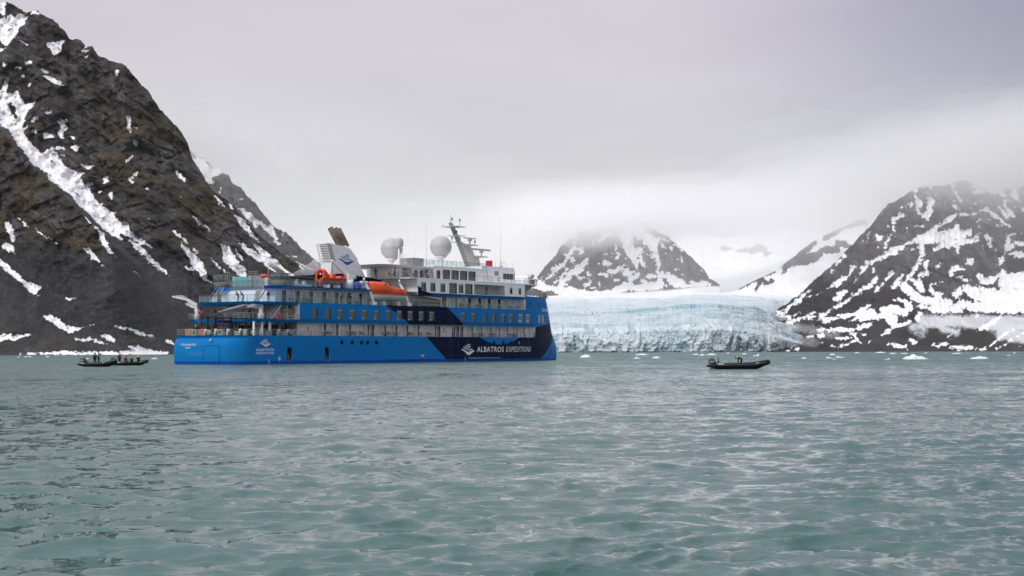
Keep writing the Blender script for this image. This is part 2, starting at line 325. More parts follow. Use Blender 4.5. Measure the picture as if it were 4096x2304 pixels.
def mountain(name, px0, px1, ncol, nrow, shore, crest, crest_Y, relief, fall, mat, label, paint, seed=1, prof=0.8, back=260.0, foot=None, rough=11.0):
    """a mountainside: shore line and crest line at their own distances, gullied face between, a back slope behind the crest.
       shore: [(px, py, Y)], crest: [(px, py)], crest_Y: [(px, Y)]; relief: metres; fall: bearing of the fall line"""
    px = np.linspace(px0, px1, ncol)
    sy, sY = interp([(a, b) for a, b, c in shore], px), interp([(a, c) for a, b, c in shore], px)
    cy, cY = interp(crest, px), interp(crest_Y, px)
    cy = cy + rough * fbm(px / 46, 0 * px, 0 * px, 4, seed + 3, 0.62) + 0.45 * rough * fbm(px / 11, 0 * px + 3, 0 * px, 3, seed + 5, 0.6, True)
    t = np.linspace(0, 1, nrow)[:, None]
    PX = np.broadcast_to(px, (nrow, ncol)); PY = sy + (cy - sy) * t; D = sY + (cY - sY) * t ** prof
    def place(PX, PY, D):
        rx, rz = ray(PX, PY); return rx * D, D, CAM_H + rz * D
    X, Y, Z = place(PX, PY, D)
    # fall: how far gullies lean to the right on their way down the face
    along, across = X * math.sin(fall) - Z * math.cos(fall), X * math.cos(fall) + Z * math.sin(fall)
    warp = 14 * fbm(across / 110, along / 110, Y / 300, 3, seed + 40)
    n = 0.60 * fbm((across + warp) / 60, along / 190, Y / 500, 3, seed, 0.55, True) + 0.45 * fbm((across + warp) / 19, along / 50, Y / 150, 4, seed + 9, 0.6, True) + 0.26 * fbm(across / 9, along / 14, Y / 60, 4, seed + 21, 0.68)
    # blocky crags: each block stands out by its own amount
    wa, wb = across + 5 * fbm(across / 18, along / 18, Y / 90, 3, seed + 60), along + 6 * fbm(across / 18, along / 18, Y / 90 + 5, 3, seed + 61)
    crags = 0.0
    for cs, ct, ca in ((13.0, 21.0, 0.12), (6.0, 10.0, 0.09), (3.2, 5.0, 0.06)):
        crags = crags + ca * (_hash(np.floor(wa / cs).astype(np.int64), np.floor(wb / ct).astype(np.int64), np.zeros(wa.shape, np.int64), seed) * 2 - 1) * smooth(-0.35, 0.25, fbm(across / 70, along / 70, Y / 300, 2, seed + 62))
    fade = smooth(0.0, 0.10, t) * (0.35 + 0.65 * smooth(0.15, 0.5, t))
    A, extra = paint(PX, PY, t, n)
    n = n + crags * (1 - 0.8 * np.clip(A.get('scree', 0), 0, 1)) * (1 - 0.75 * smooth(-5, 5, A['snow']))
    D2 = D - relief * n * fade * smooth(-0.2, 0.2, 1.06 - t) - extra
    X, Y, Z = place(PX, PY, D2)
    # back slope
    bt = np.linspace(0, 1, 9)[1:, None]
    Xb, Yb = X[-1] + ray(px, cy)[0] * back * bt, Y[-1] + back * bt
    Zb = Z[-1] * (1 - bt) + bt * np.minimum(-1.0, Z[-1] * 0 - 1.0) + 4 * bt * (1 - bt) * vnoise(Xb / 40, Yb / 40, 0 * Xb, seed)
    # front toe runs on under the water
    Xf, Yf, Zf = X[0] * 0.985, Y[0] * 0.985, Z[0] * 0 - 3.0
    if foot is not None: Zf = Z[0] - foot
    P = np.concatenate([np.stack([Xf, Yf, Zf], -1)[None], np.stack([X, Y, Z], -1), np.stack([Xb, Yb, Zb], -1)], 0)
    at = {}
    A['ac'], A['al'] = across, along
    for k, v in A.items():
        v = np.broadcast_to(v, PX.shape); at[k] = np.concatenate([v[:1], v, np.repeat(v[-1:], 8, 0)], 0)
    for k in ('snow', 'moss', 'scree', 'ice', 'mud'):
        if k not in at: at[k] = np.full(P.shape[:2], -60.0 if k == 'snow' else 0.0)
    o = link(name, grid_mesh(name, P, True, at), mat); tag(o, label, None, None, 'structure')
    return o

# ------------------------------------------------------------------ snow shapes
K = 2.0125
LEFT = conv([[(20,30,30),(20,90,30)],[(90,140,30),(40,190,50),(30,260,50),(50,330,35)],[(160,140,35),(120,210,35),(80,300,35)],[(210,120,20),(170,200,12)],[(0,400,18),(45,385,8)],
 [(260,95,10),(330,105,8)],[(400,365,22),(450,390,38),(440,440,12)],[(470,350,20),(515,330,8)],[(160,325,6),(215,360,6)],[(200,520,4),(270,470,9)],[(215,520,8),(255,495,8)],
 [(40,520,10),(60,510,8)],[(125,545,9),(165,548,6)],[(160,605,8),(200,615,8)],[(345,560,8),(385,585,10)],[(360,610,10),(420,640,16),(470,665,14),(525,692,4)],[(690,375,12),(660,415,6)],
 [(680,420,10),(715,410,4)],[(685,465,10),(705,460,6)],[(225,700,5),(250,675,6)],[(935,585,12),(945,575,10)],[(60,640,18),(30,720,20)],[(10,760,35),(60,790,40),(130,760,28)],
 [(0,800,60),(20,900,55),(60,980,60),(130,1060,45),(200,1160,45),(260,1230,50),(330,1300,55),(420,1370,50),(500,1430,60)],[(130,790,40),(170,880,40),(170,960,30),(130,1010,45)],
 [(180,900,30),(240,850,22),(275,820,8)],[(170,1050,15),(215,1015,6)],[(350,1290,50),(420,1220,22)],[(430,1240,25),(480,1330,30),(530,1400,40),(600,1440,50)],[(600,1440,30),(670,1390,10)],
 [(250,985,4),(290,940,5)],[(275,1050,8),(290,1065,6)],[(380,900,14),(400,890,12)],[(480,980,18),(540,970,12)],[(500,1010,20),(530,1030,14),(480,1080,20),(495,1110,12)],[(370,1100,20),(420,1095,14)],
 [(550,1100,6),(600,1120,14)],[(575,1190,14),(605,1195,24),(625,1180,8)],[(470,1190,12),(510,1195,8)],[(475,1245,4),(510,1250,6)],[(660,1330,8),(710,1345,16),(750,1335,6)],
 [(1035,940,8),(1030,1000,14),(1025,1030,16),(1045,1060,5)],[(1065,1030,3),(1090,1035,3)],[(1070,1110,6),(1090,1150,18)],[(1015,1295,4),(1060,1265,4)],[(1275,1245,6),(1295,1270,4)],
 [(1400,1360,5),(1440,1410,12),(1480,1449,12)],[(1040,1445,14),(1110,1385,6)]], K, 0, 0)
LEFT += conv([[(400,5,20),(480,70,25),(560,130,22),(650,215,28),(740,300,30),(800,360,30),(880,430,25),(950,490,14),(975,515,4)],
 [(540,10,70),(620,80,60),(690,170,45),(760,240,45),(850,310,45),(900,360,45),(960,420,35),(1030,470,22),(1120,530,12),(1220,578,4)],[(690,100,28),(740,60,14)],[(1000,400,25),(1020,430,15)],[(900,300,12),(945,300,5)],
 [(650,320,3),(720,380,10),(790,440,10),(830,510,22),(860,570,20),(890,620,14),(938,662,4)],[(650,585,4),(700,600,20),(740,650,14),(800,692,4)],[(820,720,8),(840,730,5)],[(130,345,3),(200,390,8),(232,408,4)],
 [(275,428,3),(340,480,7),(400,520,6),(465,555,4)],[(50,390,14),(80,440,22),(110,510,14)],[(45,560,22),(80,590,25),(120,630,6)],[(0,705,22),(60,750,28),(120,810,22),(180,850,18),(220,890,30),(280,910,25),(320,910,8)],
 [(240,920,18),(300,970,5)],[(1025,515,4),(1090,570,18),(1160,620,25),(1220,690,25),(1290,750,20),(1355,797,5)],[(1055,755,5),(1100,790,10),(1130,805,4)],[(1440,480,10),(1505,548,8)],
 [(1495,740,8),(1550,760,14)],[(1555,330,4),(1610,390,14)],[(1520,100,4),(1555,145,4)],[(1045,40,16),(1080,70,6)],[(1030,30,10),(1095,5,8)],[(850,25,14),(860,50,8)],[(895,140,8),(902,190,9)],[(800,130,8),(815,135,6)],
 [(1180,105,6),(1190,115,5)],[(1200,350,4),(1240,370,4)],[(365,1145,8),(440,1170,28),(500,1220,30),(560,1245,28),(655,1240,14)],[(705,1205,6),(760,1210,8)],[(540,998,5),(615,992,6)],
 [(930,1220,5),(1010,1230,12),(1100,1265,14),(1240,1297,4)],[(610,1320,6),(700,1325,12),(780,1340,8),(860,1362,4)],[(810,1295,10),(870,1310,18),(910,1335,10)],[(0,1310,28),(90,1310,20),(190,1292,10),(270,1288,5)],
 [(1335,1335,8),(1390,1350,10)],[(1035,1375,8),(1100,1395,20),(1200,1425,20),(1340,1440,12)],[(160,1438,4),(360,1435,8),(500,1428,14),(640,1440,14),(850,1435,14),(1050,1430,18),(1200,1445,18)],[(1490,1030,10),(1560,1060,14),(1600,1090,14)]], K, 0, 700)
SLOPE = conv([[(225,270,4),(270,325,14),(320,372,4)],[(355,435,3),(395,488,4)],[(440,530,3),(470,560,3)],[(245,455,8),(260,455,6)],[(290,525,8),(300,530,5)],[(585,510,3),(640,565,12),(690,625,4)],
 [(705,570,4),(740,615,12),(772,650,8)],[(550,450,4),(580,465,5)],[(400,695,3),(450,750,12),(540,825,4)],[(225,840,6),(270,880,20),(345,950,5)],[(260,900,6),(300,970,12),(360,1040,18),(410,1100,35),(450,1160,45),(490,1220,30),(515,1250,12)],
 [(330,1170,8),(400,1190,14)],[(660,970,8),(700,1020,40),(720,1080,50),(770,1140,45),(830,1200,45),(870,1235,30)],[(555,1090,3),(620,1150,8),(695,1215,4)],[(815,925,4),(870,980,25),(950,1050,28),(1050,1120,28),(1150,1200,25)],
 [(925,925,3),(980,985,18),(1060,1060,22),(1150,1130,25),(1250,1210,18),(1345,1275,6)],[(795,700,12),(850,760,32),(900,830,20),(960,890,14),(1020,945,4)],[(500,1270,14),(560,1300,8)],[(400,1000,4),(490,1070,5)],
 [(795,612,6),(850,650,20),(910,705,28),(950,740,22),(970,800,8)],[(780,1000,3),(860,1110,4)],[(1400,1210,4),(1450,1240,6)],[(1370,1165,6),(1470,1215,10)]], 2.3, 600, 560)
BACKL = conv([[(400,190,20),(460,230,55),(520,290,60),(600,290,50),(660,290,20)],[(520,350,40),(580,390,25)],[(440,180,18),(500,200,10)],[(650,430,14),(640,490,8)],[(842,540,10),(845,550,9)],[(980,750,15),(1030,770,15),(1080,820,22),(1110,870,12)],
 [(1110,790,8),(1140,850,12),(1160,910,5)],[(1220,860,8),(1232,885,5)],[(1090,930,8),(1110,935,5)],[(1150,935,5),(1185,960,4)],[(1480,1090,4),(1550,1155,5)],[(1350,1120,4),(1430,1170,7),(1510,1195,6)],[(1260,1055,4),(1290,1075,4)],
 [(1310,1065,5),(1350,1085,4)],[(1255,1100,3),(1300,1125,3)],[(795,612,6),(850,650,20),(910,705,28),(950,740,22),(970,800,8)]], 2.3, 600, 560)
RIGHT = conv([[(1290,690,8),(1230,745,18),(1200,790,14),(1130,865,4)],[(1120,745,12),(1120,790,20),(1060,820,10),(980,880,8),(925,915,4)],[(1000,715,3),(1035,680,4)],[(1055,650,2),(1065,643,2)],[(1190,540,3),(1215,525,4)],[(1245,545,5),(1255,525,5)],
 [(1250,475,4),(1280,455,5)],[(1285,775,12),(1305,765,12)],[(780,920,12),(740,970,20),(690,1010,16),(620,1060,8),(560,1110,6)],[(760,985,8),(790,970,4)],[(840,970,4),(880,930,5)],[(955,785,5),(965,775,4)],
 [(1305,860,18),(1200,930,18),(1130,980,22),(1060,1030,18),(990,1070,12),(900,1120,8),(850,1170,4)],[(1075,940,10),(1020,980,22),(970,1000,10)],[(1280,1035,6),(1200,1090,16),(1120,1120,14),(1040,1140,12),(930,1170,14),(860,1175,6)],
 [(1300,1075,10),(1240,1120,28),(1180,1150,30),(1100,1180,8)],[(1305,1120,20),(1230,1150,20)],[(510,1100,10),(560,1120,18),(600,1100,8)],[(560,1140,18),(620,1140,22),(700,1110,8)],[(600,1200,10),(650,1170,20),(760,1140,14),(800,1120,6)],
 [(700,1180,10),(780,1150,20),(830,1135,6)],[(800,1230,6),(950,1250,14),(1100,1255,20),(1200,1230,12),(1280,1200,5)],[(680,1305,6),(800,1300,6),(900,1290,7)],[(810,1285,4),(900,1290,8)],[(1000,1310,15),(1060,1315,18),(1110,1305,8)],
 [(1100,1280,5),(1240,1280,6)],[(1020,1375,4),(1100,1350,8),(1160,1320,8),(1190,1355,6)],[(620,1390,6),(680,1360,8)],[(600,1405,5),(690,1405,3)],[(870,1350,8),(910,1340,8)],[(930,1380,4),(980,1378,3)]], K, 2850, 700)
RIGHT += conv([[(490,100,6),(540,150,18),(545,200,25),(540,260,25),(520,320,28),(525,380,8)],[(575,130,6),(555,200,12)],[(440,170,8),(460,230,18),(450,280,16),(480,330,10)],[(420,120,10),(440,130,8)],[(590,160,12),(610,150,8)],
 [(640,130,4),(640,160,5)],[(280,225,6),(310,260,12),(345,235,6)],[(400,225,5),(395,250,5)],[(715,110,4),(760,170,8),(800,230,8),(780,270,10),(735,245,10)],[(735,215,6),(760,205,6)],
 [(0,760,15),(50,715,18),(150,660,14),(250,610,18),(340,560,22),(420,520,32),(500,490,35),(560,450,32),(630,400,16),(700,360,18),(780,310,22),(850,320,22),(930,310,14),(1000,275,15),(1050,315,12),(1120,370,8),(1180,412,3)],
 [(450,510,35),(560,500,45),(640,480,45),(720,470,40),(790,470,45),(850,470,30),(870,440,12)],[(750,400,8),(770,440,30)],[(600,590,16),(640,570,24),(700,550,22),(780,540,26),(850,530,26),(930,525,15)],[(890,510,6),(960,460,5)],
 [(560,640,10),(590,600,20)],[(770,560,20),(765,620,5)],[(930,370,20),(1000,350,18),(910,375,8)],[(935,410,6),(940,380,8)],[(470,560,25),(475,640,20),(430,740,16),(380,810,16),(340,880,22)],[(400,595,8),(450,590,6)],
 [(1000,490,12),(1030,520,18),(1020,555,10),(1065,590,3)],[(510,690,8),(515,750,8),(510,785,14),(475,795,14)],[(525,800,12),(540,785,8)],[(590,735,4),(620,715,4)],[(845,685,8),(870,690,18),(860,705,16)],[(715,770,10),(760,755,16),(830,760,5)],
 [(720,797,6),(735,797,5)],[(760,820,5),(800,828,5)],[(240,350,10),(248,400,14),(245,460,5)],[(270,340,8),(320,330,6)],[(325,480,6),(360,455,14),(390,400,5)],[(190,420,4),(225,405,4)],[(170,585,3),(240,480,4)],[(110,485,10),(130,520,12),(155,495,6)],
 [(265,500,8),(268,490,6)],[(40,545,6),(45,530,5)],[(50,470,6),(75,455,4)],[(1100,250,14),(1150,310,16),(1180,355,5)],[(1140,230,8),(1190,290,18),(1240,360,10),(1290,420,4)],[(1240,250,14),(1290,290,16)],[(880,80,5),(960,130,12),(1030,165,6)],
 [(900,120,8),(960,150,8)],[(1085,260,8),(1110,190,6)],[(1110,140,20),(1135,170,20)],[(1220,150,20),(1240,190,22)],[(1240,440,5),(1300,475,4)],[(1165,500,12),(1200,480,14),(1235,470,8)],[(1180,520,22),(1160,580,22),(1150,620,16),(1120,690,18),(1105,720,12)],
 [(1230,540,14),(1280,560,18)],[(1200,640,12),(1260,635,20),(1290,640,14)],[(1210,570,14),(1170,600,14)],[(1120,770,14),(1130,850,60),(1180,880,60)],[(1100,800,20),(1040,850,40),(980,850,20),(930,810,18)],[(1300,800,20),(1200,850,50),(1300,900,80)],
 [(820,910,30),(900,950,50),(1000,980,70),(1150,980,80),(1300,980,80)],[(760,1050,25),(820,1040,40),(900,1060,50),(1100,1060,50),(1300,1060,50)],[(640,860,10),(600,860,14),(550,890,16),(560,940,25),(620,970,25)],[(780,900,20),(770,960,30)],
 [(880,840,12),(800,860,10)],[(470,920,32),(440,870,32),(400,840,22)],[(350,900,32),(410,960,32),(500,1010,40),(600,1030,40),(700,1035,24)],[(480,1060,32),(560,1080,40),(680,1080,45),(800,1090,30)],[(470,1120,26),(450,1160,12)],
 [(280,770,8),(220,800,20),(200,840,20)],[(320,800,20),(280,860,22),(240,900,18)],[(120,830,14),(60,880,14),(0,925,10)],[(170,870,8),(120,920,14),(90,960,4)],[(250,1000,10),(320,1010,25),(370,1060,26),(340,1110,30),(250,1080,35),(160,1080,22)],
 [(200,1120,30),(120,1140,28),(0,1140,25)],[(230,1160,36),(260,1200,20)],[(80,1030,6),(0,1095,10)],[(80,1180,6),(0,1220,10)],[(0,1280,8),(40,1275,4)],[(40,1355,3),(250,1230,3),(370,1190,3)],[(150,1375,6),(240,1365,12),(340,1380,8)],
 [(385,1320,10),(410,1345,12)],[(550,1370,4),(720,1290,5),(830,1190,6),(920,1140,6)],[(600,1375,10),(700,1350,12),(720,1330,8)],[(820,1310,4),(960,1235,8),(1060,1170,10),(1140,1110,10)],[(980,1400,10),(1080,1330,10),(1200,1250,14),(1300,1190,12)],
 [(1090,1400,6),(1200,1330,7),(1300,1270,7)],[(700,1385,6),(860,1390,10),(980,1405,8)],[(1230,1390,6),(1300,1385,8)]], K, 3450, 700)
R_ICE = conv([[(500,1170,60),(640,1180,60),(800,1180,60),(950,1180,60),(1100,1200,70),(1300,1200,80)],[(410,1230,40),(470,1250,60)],[(1120,1280,60),(1300,1300,60)],[(760,1270,30),(650,1240,40)]], K, 3450, 700)
R_MUD = conv([[(430,1290,60),(540,1300,60),(650,1310,55),(700,1350,40)],[(800,1330,40),(900,1300,50),(960,1290,50)],[(900,1360,40),(1000,1330,40)],[(1020,1390,20),(1180,1380,18)]], K, 3450, 700)
R_DIRTICE = conv([[(560,1240,30),(660,1230,40),(760,1240,35),(900,1270,35),(1000,1290,30)],[(600,1310,30),(700,1330,35),(820,1340,30)]], K, 2850, 700)
MID = conv([[(1050,80,40),(1060,140,50),(1090,220,45),(1110,300,35),(1130,370,35),(1140,430,25),(1180,480,12),(1185,530,5)],[(1100,110,60),(1200,100,40),(1260,160,35),(1300,210,45),(1350,270,40),(1370,330,30),(1390,390,22),(1400,450,12),(1405,510,6)],
 [(1290,190,30),(1380,210,25),(1420,210,10)],[(1270,230,8),(1330,320,12),(1380,400,10)],[(1190,370,12),(1230,420,14),(1260,490,14)],[(1220,315,20),(1180,350,8)],[(1300,350,12),(1350,400,6)],[(980,130,8),(1030,200,10),(1070,270,20)],
 [(1440,275,12),(1490,300,8)],[(1480,210,8),(1540,245,6)],[(1570,260,8),(1620,285,14),(1650,310,8)],[(1620,400,10),(1640,395,6)],[(1630,410,3),(1655,445,3)],[(1795,480,5),(1850,520,7),(1905,555,4)],[(1820,570,8),(1880,600,6)],
 [(770,210,20),(830,180,25),(900,140,20),(940,130,14)],[(680,380,6),(640,440,20),(590,510,22),(520,560,25),(460,600,18)],[(560,480,14),(500,550,18),(440,590,12)],[(530,240,8),(500,320,12),(470,360,8),(440,370,14),(410,370,6)],
 [(470,350,12),(430,430,12),(390,480,22),(330,520,12),(270,580,10),(200,640,8)],[(500,430,14),(480,430,14)],[(390,590,14),(430,560,10)],[(590,310,12),(600,340,14)],[(720,290,14),(700,265,8)],[(960,340,5),(985,370,8),(960,420,10),(940,445,4)],
 [(860,460,18),(890,480,20)],[(870,540,8),(940,535,22),(1010,510,28),(1050,470,18),(1080,510,25),(1060,550,22),(1100,570,18)],[(1190,570,12),(1150,600,14),(1110,620,14)],[(680,570,8),(690,590,5)],[(560,600,10),(640,620,14),(700,640,8)],
 [(110,680,40),(250,710,36),(400,750,30),(600,775,36),(800,770,32),(900,780,30),(1000,730,36),(1080,695,25),(1200,720,24),(1400,680,40),(1430,570,36),(1500,600,36),(1600,650,45),(1700,690,40),(1900,680,40)],
 [(320,720,6),(460,600,10)],[(640,690,10),(700,650,10)],[(780,640,6),(790,690,10)],[(110,610,14),(150,640,20),(190,600,8)],[(1250,640,10),(1275,690,10)],[(1310,600,14),(1400,600,20)],[(700,700,8),(780,720,8)]], 2.635, 2100, 880)
SPUR_ROCK = conv([[(180,930,4),(300,870,4),(430,805,5),(500,780,4)],[(390,850,20),(350,930,5)],[(430,880,14),(480,860,8)],[(580,745,20),(680,660,25),(760,600,25),(820,545,18)],[(650,710,20),(740,690,40),(830,650,40),(880,610,20)],
 [(900,510,25),(980,460,30),(1030,440,20)],[(920,600,25),(1000,600,22)],[(1000,540,20),(1060,550,25),(1100,575,12)],[(1060,410,14),(1150,390,22),(1230,385,18)],[(560,790,8),(590,770,8)]], K, 2850, 700)
HEAD_ROCK = conv([[(200,610,15),(260,610,20)],[(300,620,22),(370,590,35),(420,610,20)],[(440,640,25),(500,670,22),(560,640,22),(640,600,25)],[(90,590,20),(150,590,14)]], K, 2850, 700)

# ------------------------------------------------------------------ mountains
def paint_left(px, py, t, n):
    s = np.maximum(strokes(px, py, LEFT), strokes(px, py, SLOPE))
    big = fbm(px / 260, py / 260, 0 * px, 4, 77)
    hi = smooth(1010, 780, py + 0.34 * (px - 400) * 0 + 120 * big)
    # brown moss on the middle slopes, bare rock above, block scree towards the fjord
    scree_line = np.interp(px, [-300, 0, 350, 520, 700, 900, 1150, 1500], [940, 960, 990, 940, 990, 1040, 1120, 1300])
    scree = smooth(-25, 40, py - scree_line + 70 * big)
    fan = np.maximum(strokes(px, py, conv([[(560,130,20),(700,300,50),(900,500,90),(1100,640,130),(1300,800,160),(1500,950,190)]], K, 0, 700)), strokes(px, py, conv([[(560,900,20),(640,1000,60),(560,1120,90),(900,1200,90),(1100,1200,80)]], 2.3, 600, 560)))
    scree = np.maximum(scree, smooth(-5, 25, fan))
    moss = smooth(0.12, 0.4, t) * (0.30 + 0.80 * smooth(250, 600, py)) * (0.85 + 1.1 * big)
    low = smooth(1310, 1345, py) * smooth(0.10, 0.3, fbm(px / 60, py / 26, 0 * px, 4, 5) + 0.14)
    scree = scree * (1 - 0.75 * low)
    moss = np.maximum(np.clip(moss, 0, 1), low * 0.9)
    gully = smooth(-10, 40, s) * 10
    spur_line = np.interp(px, [-300, 0, 60, 150, 250, 350, 450, 600], [380, 495, 560, 660, 760, 850, 950, 1090])
    below = py - spur_line
    spur = 62 * smooth(-6, 30, below) * (1 - smooth(120, 520, below)) * smooth(620, 420, px)
    return {'snow': s, 'moss': moss, 'scree': scree}, spur - gully
mountain_rock = mountain_mat('mountain_rock')
mountain('mountain', -900, 1560, 620, 430,
    shore=[(-900, 1424, 700), (300, 1420, 715), (700, 1413, 800), (1560, 1408, 1000)],
    crest=[(-900, -60), (-300, -20), (-60, 6), (0, 10), (37, 7), (102, 50), (144, 42), (214, 75), (256, 119), (278, 154), (323, 159), (343, 184), (368, 185), (393, 219), (427, 231), (492, 258), (522, 288), (594, 360), (638, 432), (720, 519), (750, 571), (770, 636),
           (817, 708), (843, 751), (878, 777), (930, 821), (970, 864), (1017, 921), (1061, 964), (1143, 1025), (1209, 1073), (1243, 1103), (1400, 1240), (1500, 1350), (1560, 1404)],
    crest_Y=[(-900, 1120), (0, 1100), (400, 1080), (770, 1040), (1100, 1035), (1560, 1020)], relief=28, fall=math.radians(44), mat=mountain_rock,
    label='near steep dark mountainside with a long snow gully rising behind the stern', paint=paint_left, seed=3)
def paint_back(px, py, t, n):
    return {'snow': strokes(px, py, BACKL), 'moss': 0.25 + 0 * px, 'scree': smooth(0.55, 0.1, t) + 0 * px}, 8 * n
mountain('mountain', 560, 1700, 300, 200, shore=[(560, 1412, 1130), (1700, 1407, 1130)],
    crest=[(560, 380), (700, 560), (760, 600), (787, 628), (813, 638), (839, 662), (878, 671), (896, 695), (920, 706), (924, 725), (961, 747), (987, 782), (1017, 803), (1046, 843), (1070, 873), (1100, 903), (1143, 930), (1187, 969), (1217, 1003), (1252, 1034), (1287, 1056), (1400, 1150), (1700, 1400)],
    crest_Y=[(560, 1500), (900, 1450), (1700, 1330)], relief=26, fall=math.radians(40), mat=mountain_rock,
    label='second mountain ridge descending behind the near mountainside towards the funnel', paint=paint_back, seed=12)
far_rock = mountain_mat('far_rock', rock=((0.012, 0.012, 0.015), (0.120, 0.115, 0.128)))
def paint_right(px, py, t, n):
    s = strokes(px, py, RIGHT, 1.0, -0.6, 2.0)
    fl = fbm(px / 30, py / 30, 0 * px, 4, 31)
    s = np.maximum(s, -15 + 42 * np.maximum(0, fl - 0.16) * smooth(1180, 900, py))
    ice = smooth(-6, 14, strokes(px, py, R_ICE)); mud = smooth(-14, 16, strokes(px, py, R_MUD)); dirt = smooth(-10, 16, strokes(px, py, R_DIRTICE))
    ice = np.maximum(ice, 0.55 * dirt); mud = np.maximum(mud, 0.8 * dirt)
    big = fbm(px / 200, py / 200, 0 * px, 3, 8)
    scree = smooth(1040, 1180, py + 60 * big) * smooth(3700, 3500, px) + smooth(1280, 1330, py)
    moss = 0.35 * smooth(0.1, 0.5, big + 0.2) * smooth(860, 1000, py)
    return {'snow': s, 'ice': ice, 'mud': mud, 'scree': np.clip(scree, 0, 1), 'moss': moss}, -6 * smooth(-10, 20, s)
mountain('mountain', 3090, 4700, 560, 380, shore=[(3090, 1409, 965), (3500, 1407, 962), (4096, 1405.5, 958), (4700, 1404, 955)],
    crest=[(3090, 1270), (3108, 1237), (3190, 1178), (3272, 1112), (3340, 1050), (3401, 983), (3450, 935), (3500, 884), (3510, 864), (3549, 819), (3614, 780), (3688, 745), (3748, 742), (3808, 735), (3862, 720), (3897, 735), (3972, 775), (4021, 752), (4096, 740), (4300, 700), (4700, 800)],
    crest_Y=[(3090, 1100), (3272, 1260), (3500, 1450), (3862, 1560), (4700, 1600)], relief=30, fall=math.radians(-38), mat=far_rock,
    label='dark mountain streaked with snow above the stony shore beside the glacier', paint=paint_right, seed=23)
def paint_mid(px, py, t, n):
    s = strokes(px, py, MID, 1.0, 2.0, 1.8); fl = fbm(px / 22, py / 22, 0 * px, 4, 61)
    s = np.maximum(s, -13 + 44 * np.maximum(0, fl - 0.12))
    s = np.maximum(s, np.where(t < 0.06, 20.0, -99))
    return {'snow': s, 'scree': 0.3 * smooth(0.3, 0.1, t) + 0 * px}, -5 * smooth(-10, 20, s)
mountain('mountain', 2085, 2880, 380, 230, shore=[(2085, 1185, 1850), (2300, 1200, 1840), (2600, 1180, 1850), (2880, 1140, 1880)],
    crest=[(2085, 1176), (2110, 1150), (2145, 1108), (2195, 1043), (2252, 979), (2282, 944), (2347, 915), (2460, 905), (2495, 895), (2574, 890), (2631, 924), (2669, 948), (2726, 986), (2779, 1039), (2821, 1081), (2836, 1112), (2880, 1136)],
    crest_Y=[(2085, 1880), (2282, 2080), (2574, 2120), (2880, 1900)], relief=30, fall=0.0, mat=far_rock, back=150, foot=12,
    label='dome shaped snow streaked mountain rising out of the glacier, its top in cloud', paint=paint_mid, seed=41)
def paint_spur(px, py, t, n):
    r = strokes(px, py, SPUR_ROCK, 1.0, 4.0); return {'snow': 4 - 1.6 * np.clip(r, -30, 12)}, 4 * smooth(-6, 6, r)
mountain('mountain', 2860, 3560, 260, 150, shore=[(2860, 1216, 1560), (2950, 1222, 1560), (3110, 1250, 1480), (3560, 1240, 1480)],
    crest=[(2860, 1214), (2905, 1190), (2937, 1168), (3000, 1130), (3098, 1087), (3180, 1020), (3257, 963), (3310, 935), (3362, 911), (3446, 874), (3560, 840)],
    crest_Y=[(2860, 1600), (2920, 1640), (3257, 1950), (3560, 2050)], relief=16, fall=math.radians(-35), mat=far_rock, foot=14, rough=3,
    label='small snowy rock spur between the glacier and the mountain by the shore', paint=paint_spur, seed=52)
def paint_head(px, py, t, n):
    r = strokes(px, py, HEAD_ROCK, 1.0, 4.0); return {'snow': 4 - 1.4 * np.clip(r, -30, 12)}, 4 * smooth(-6, 6, r)
mountain('mountain', 2560, 3500, 240, 110, shore=[(2560, 1180, 2350), (3500, 1180, 2350)],
    crest=[(2560, 880), (2760, 930), (2880, 950), (3040, 930), (3200, 900), (3500, 760)], crest_Y=[(2560, 2900), (3500, 2900)], relief=20, fall=0.0, mat=far_rock, foot=20,
    label='far snow slope with dark rocks at the head of the glacier valley', paint=paint_head, seed=63)

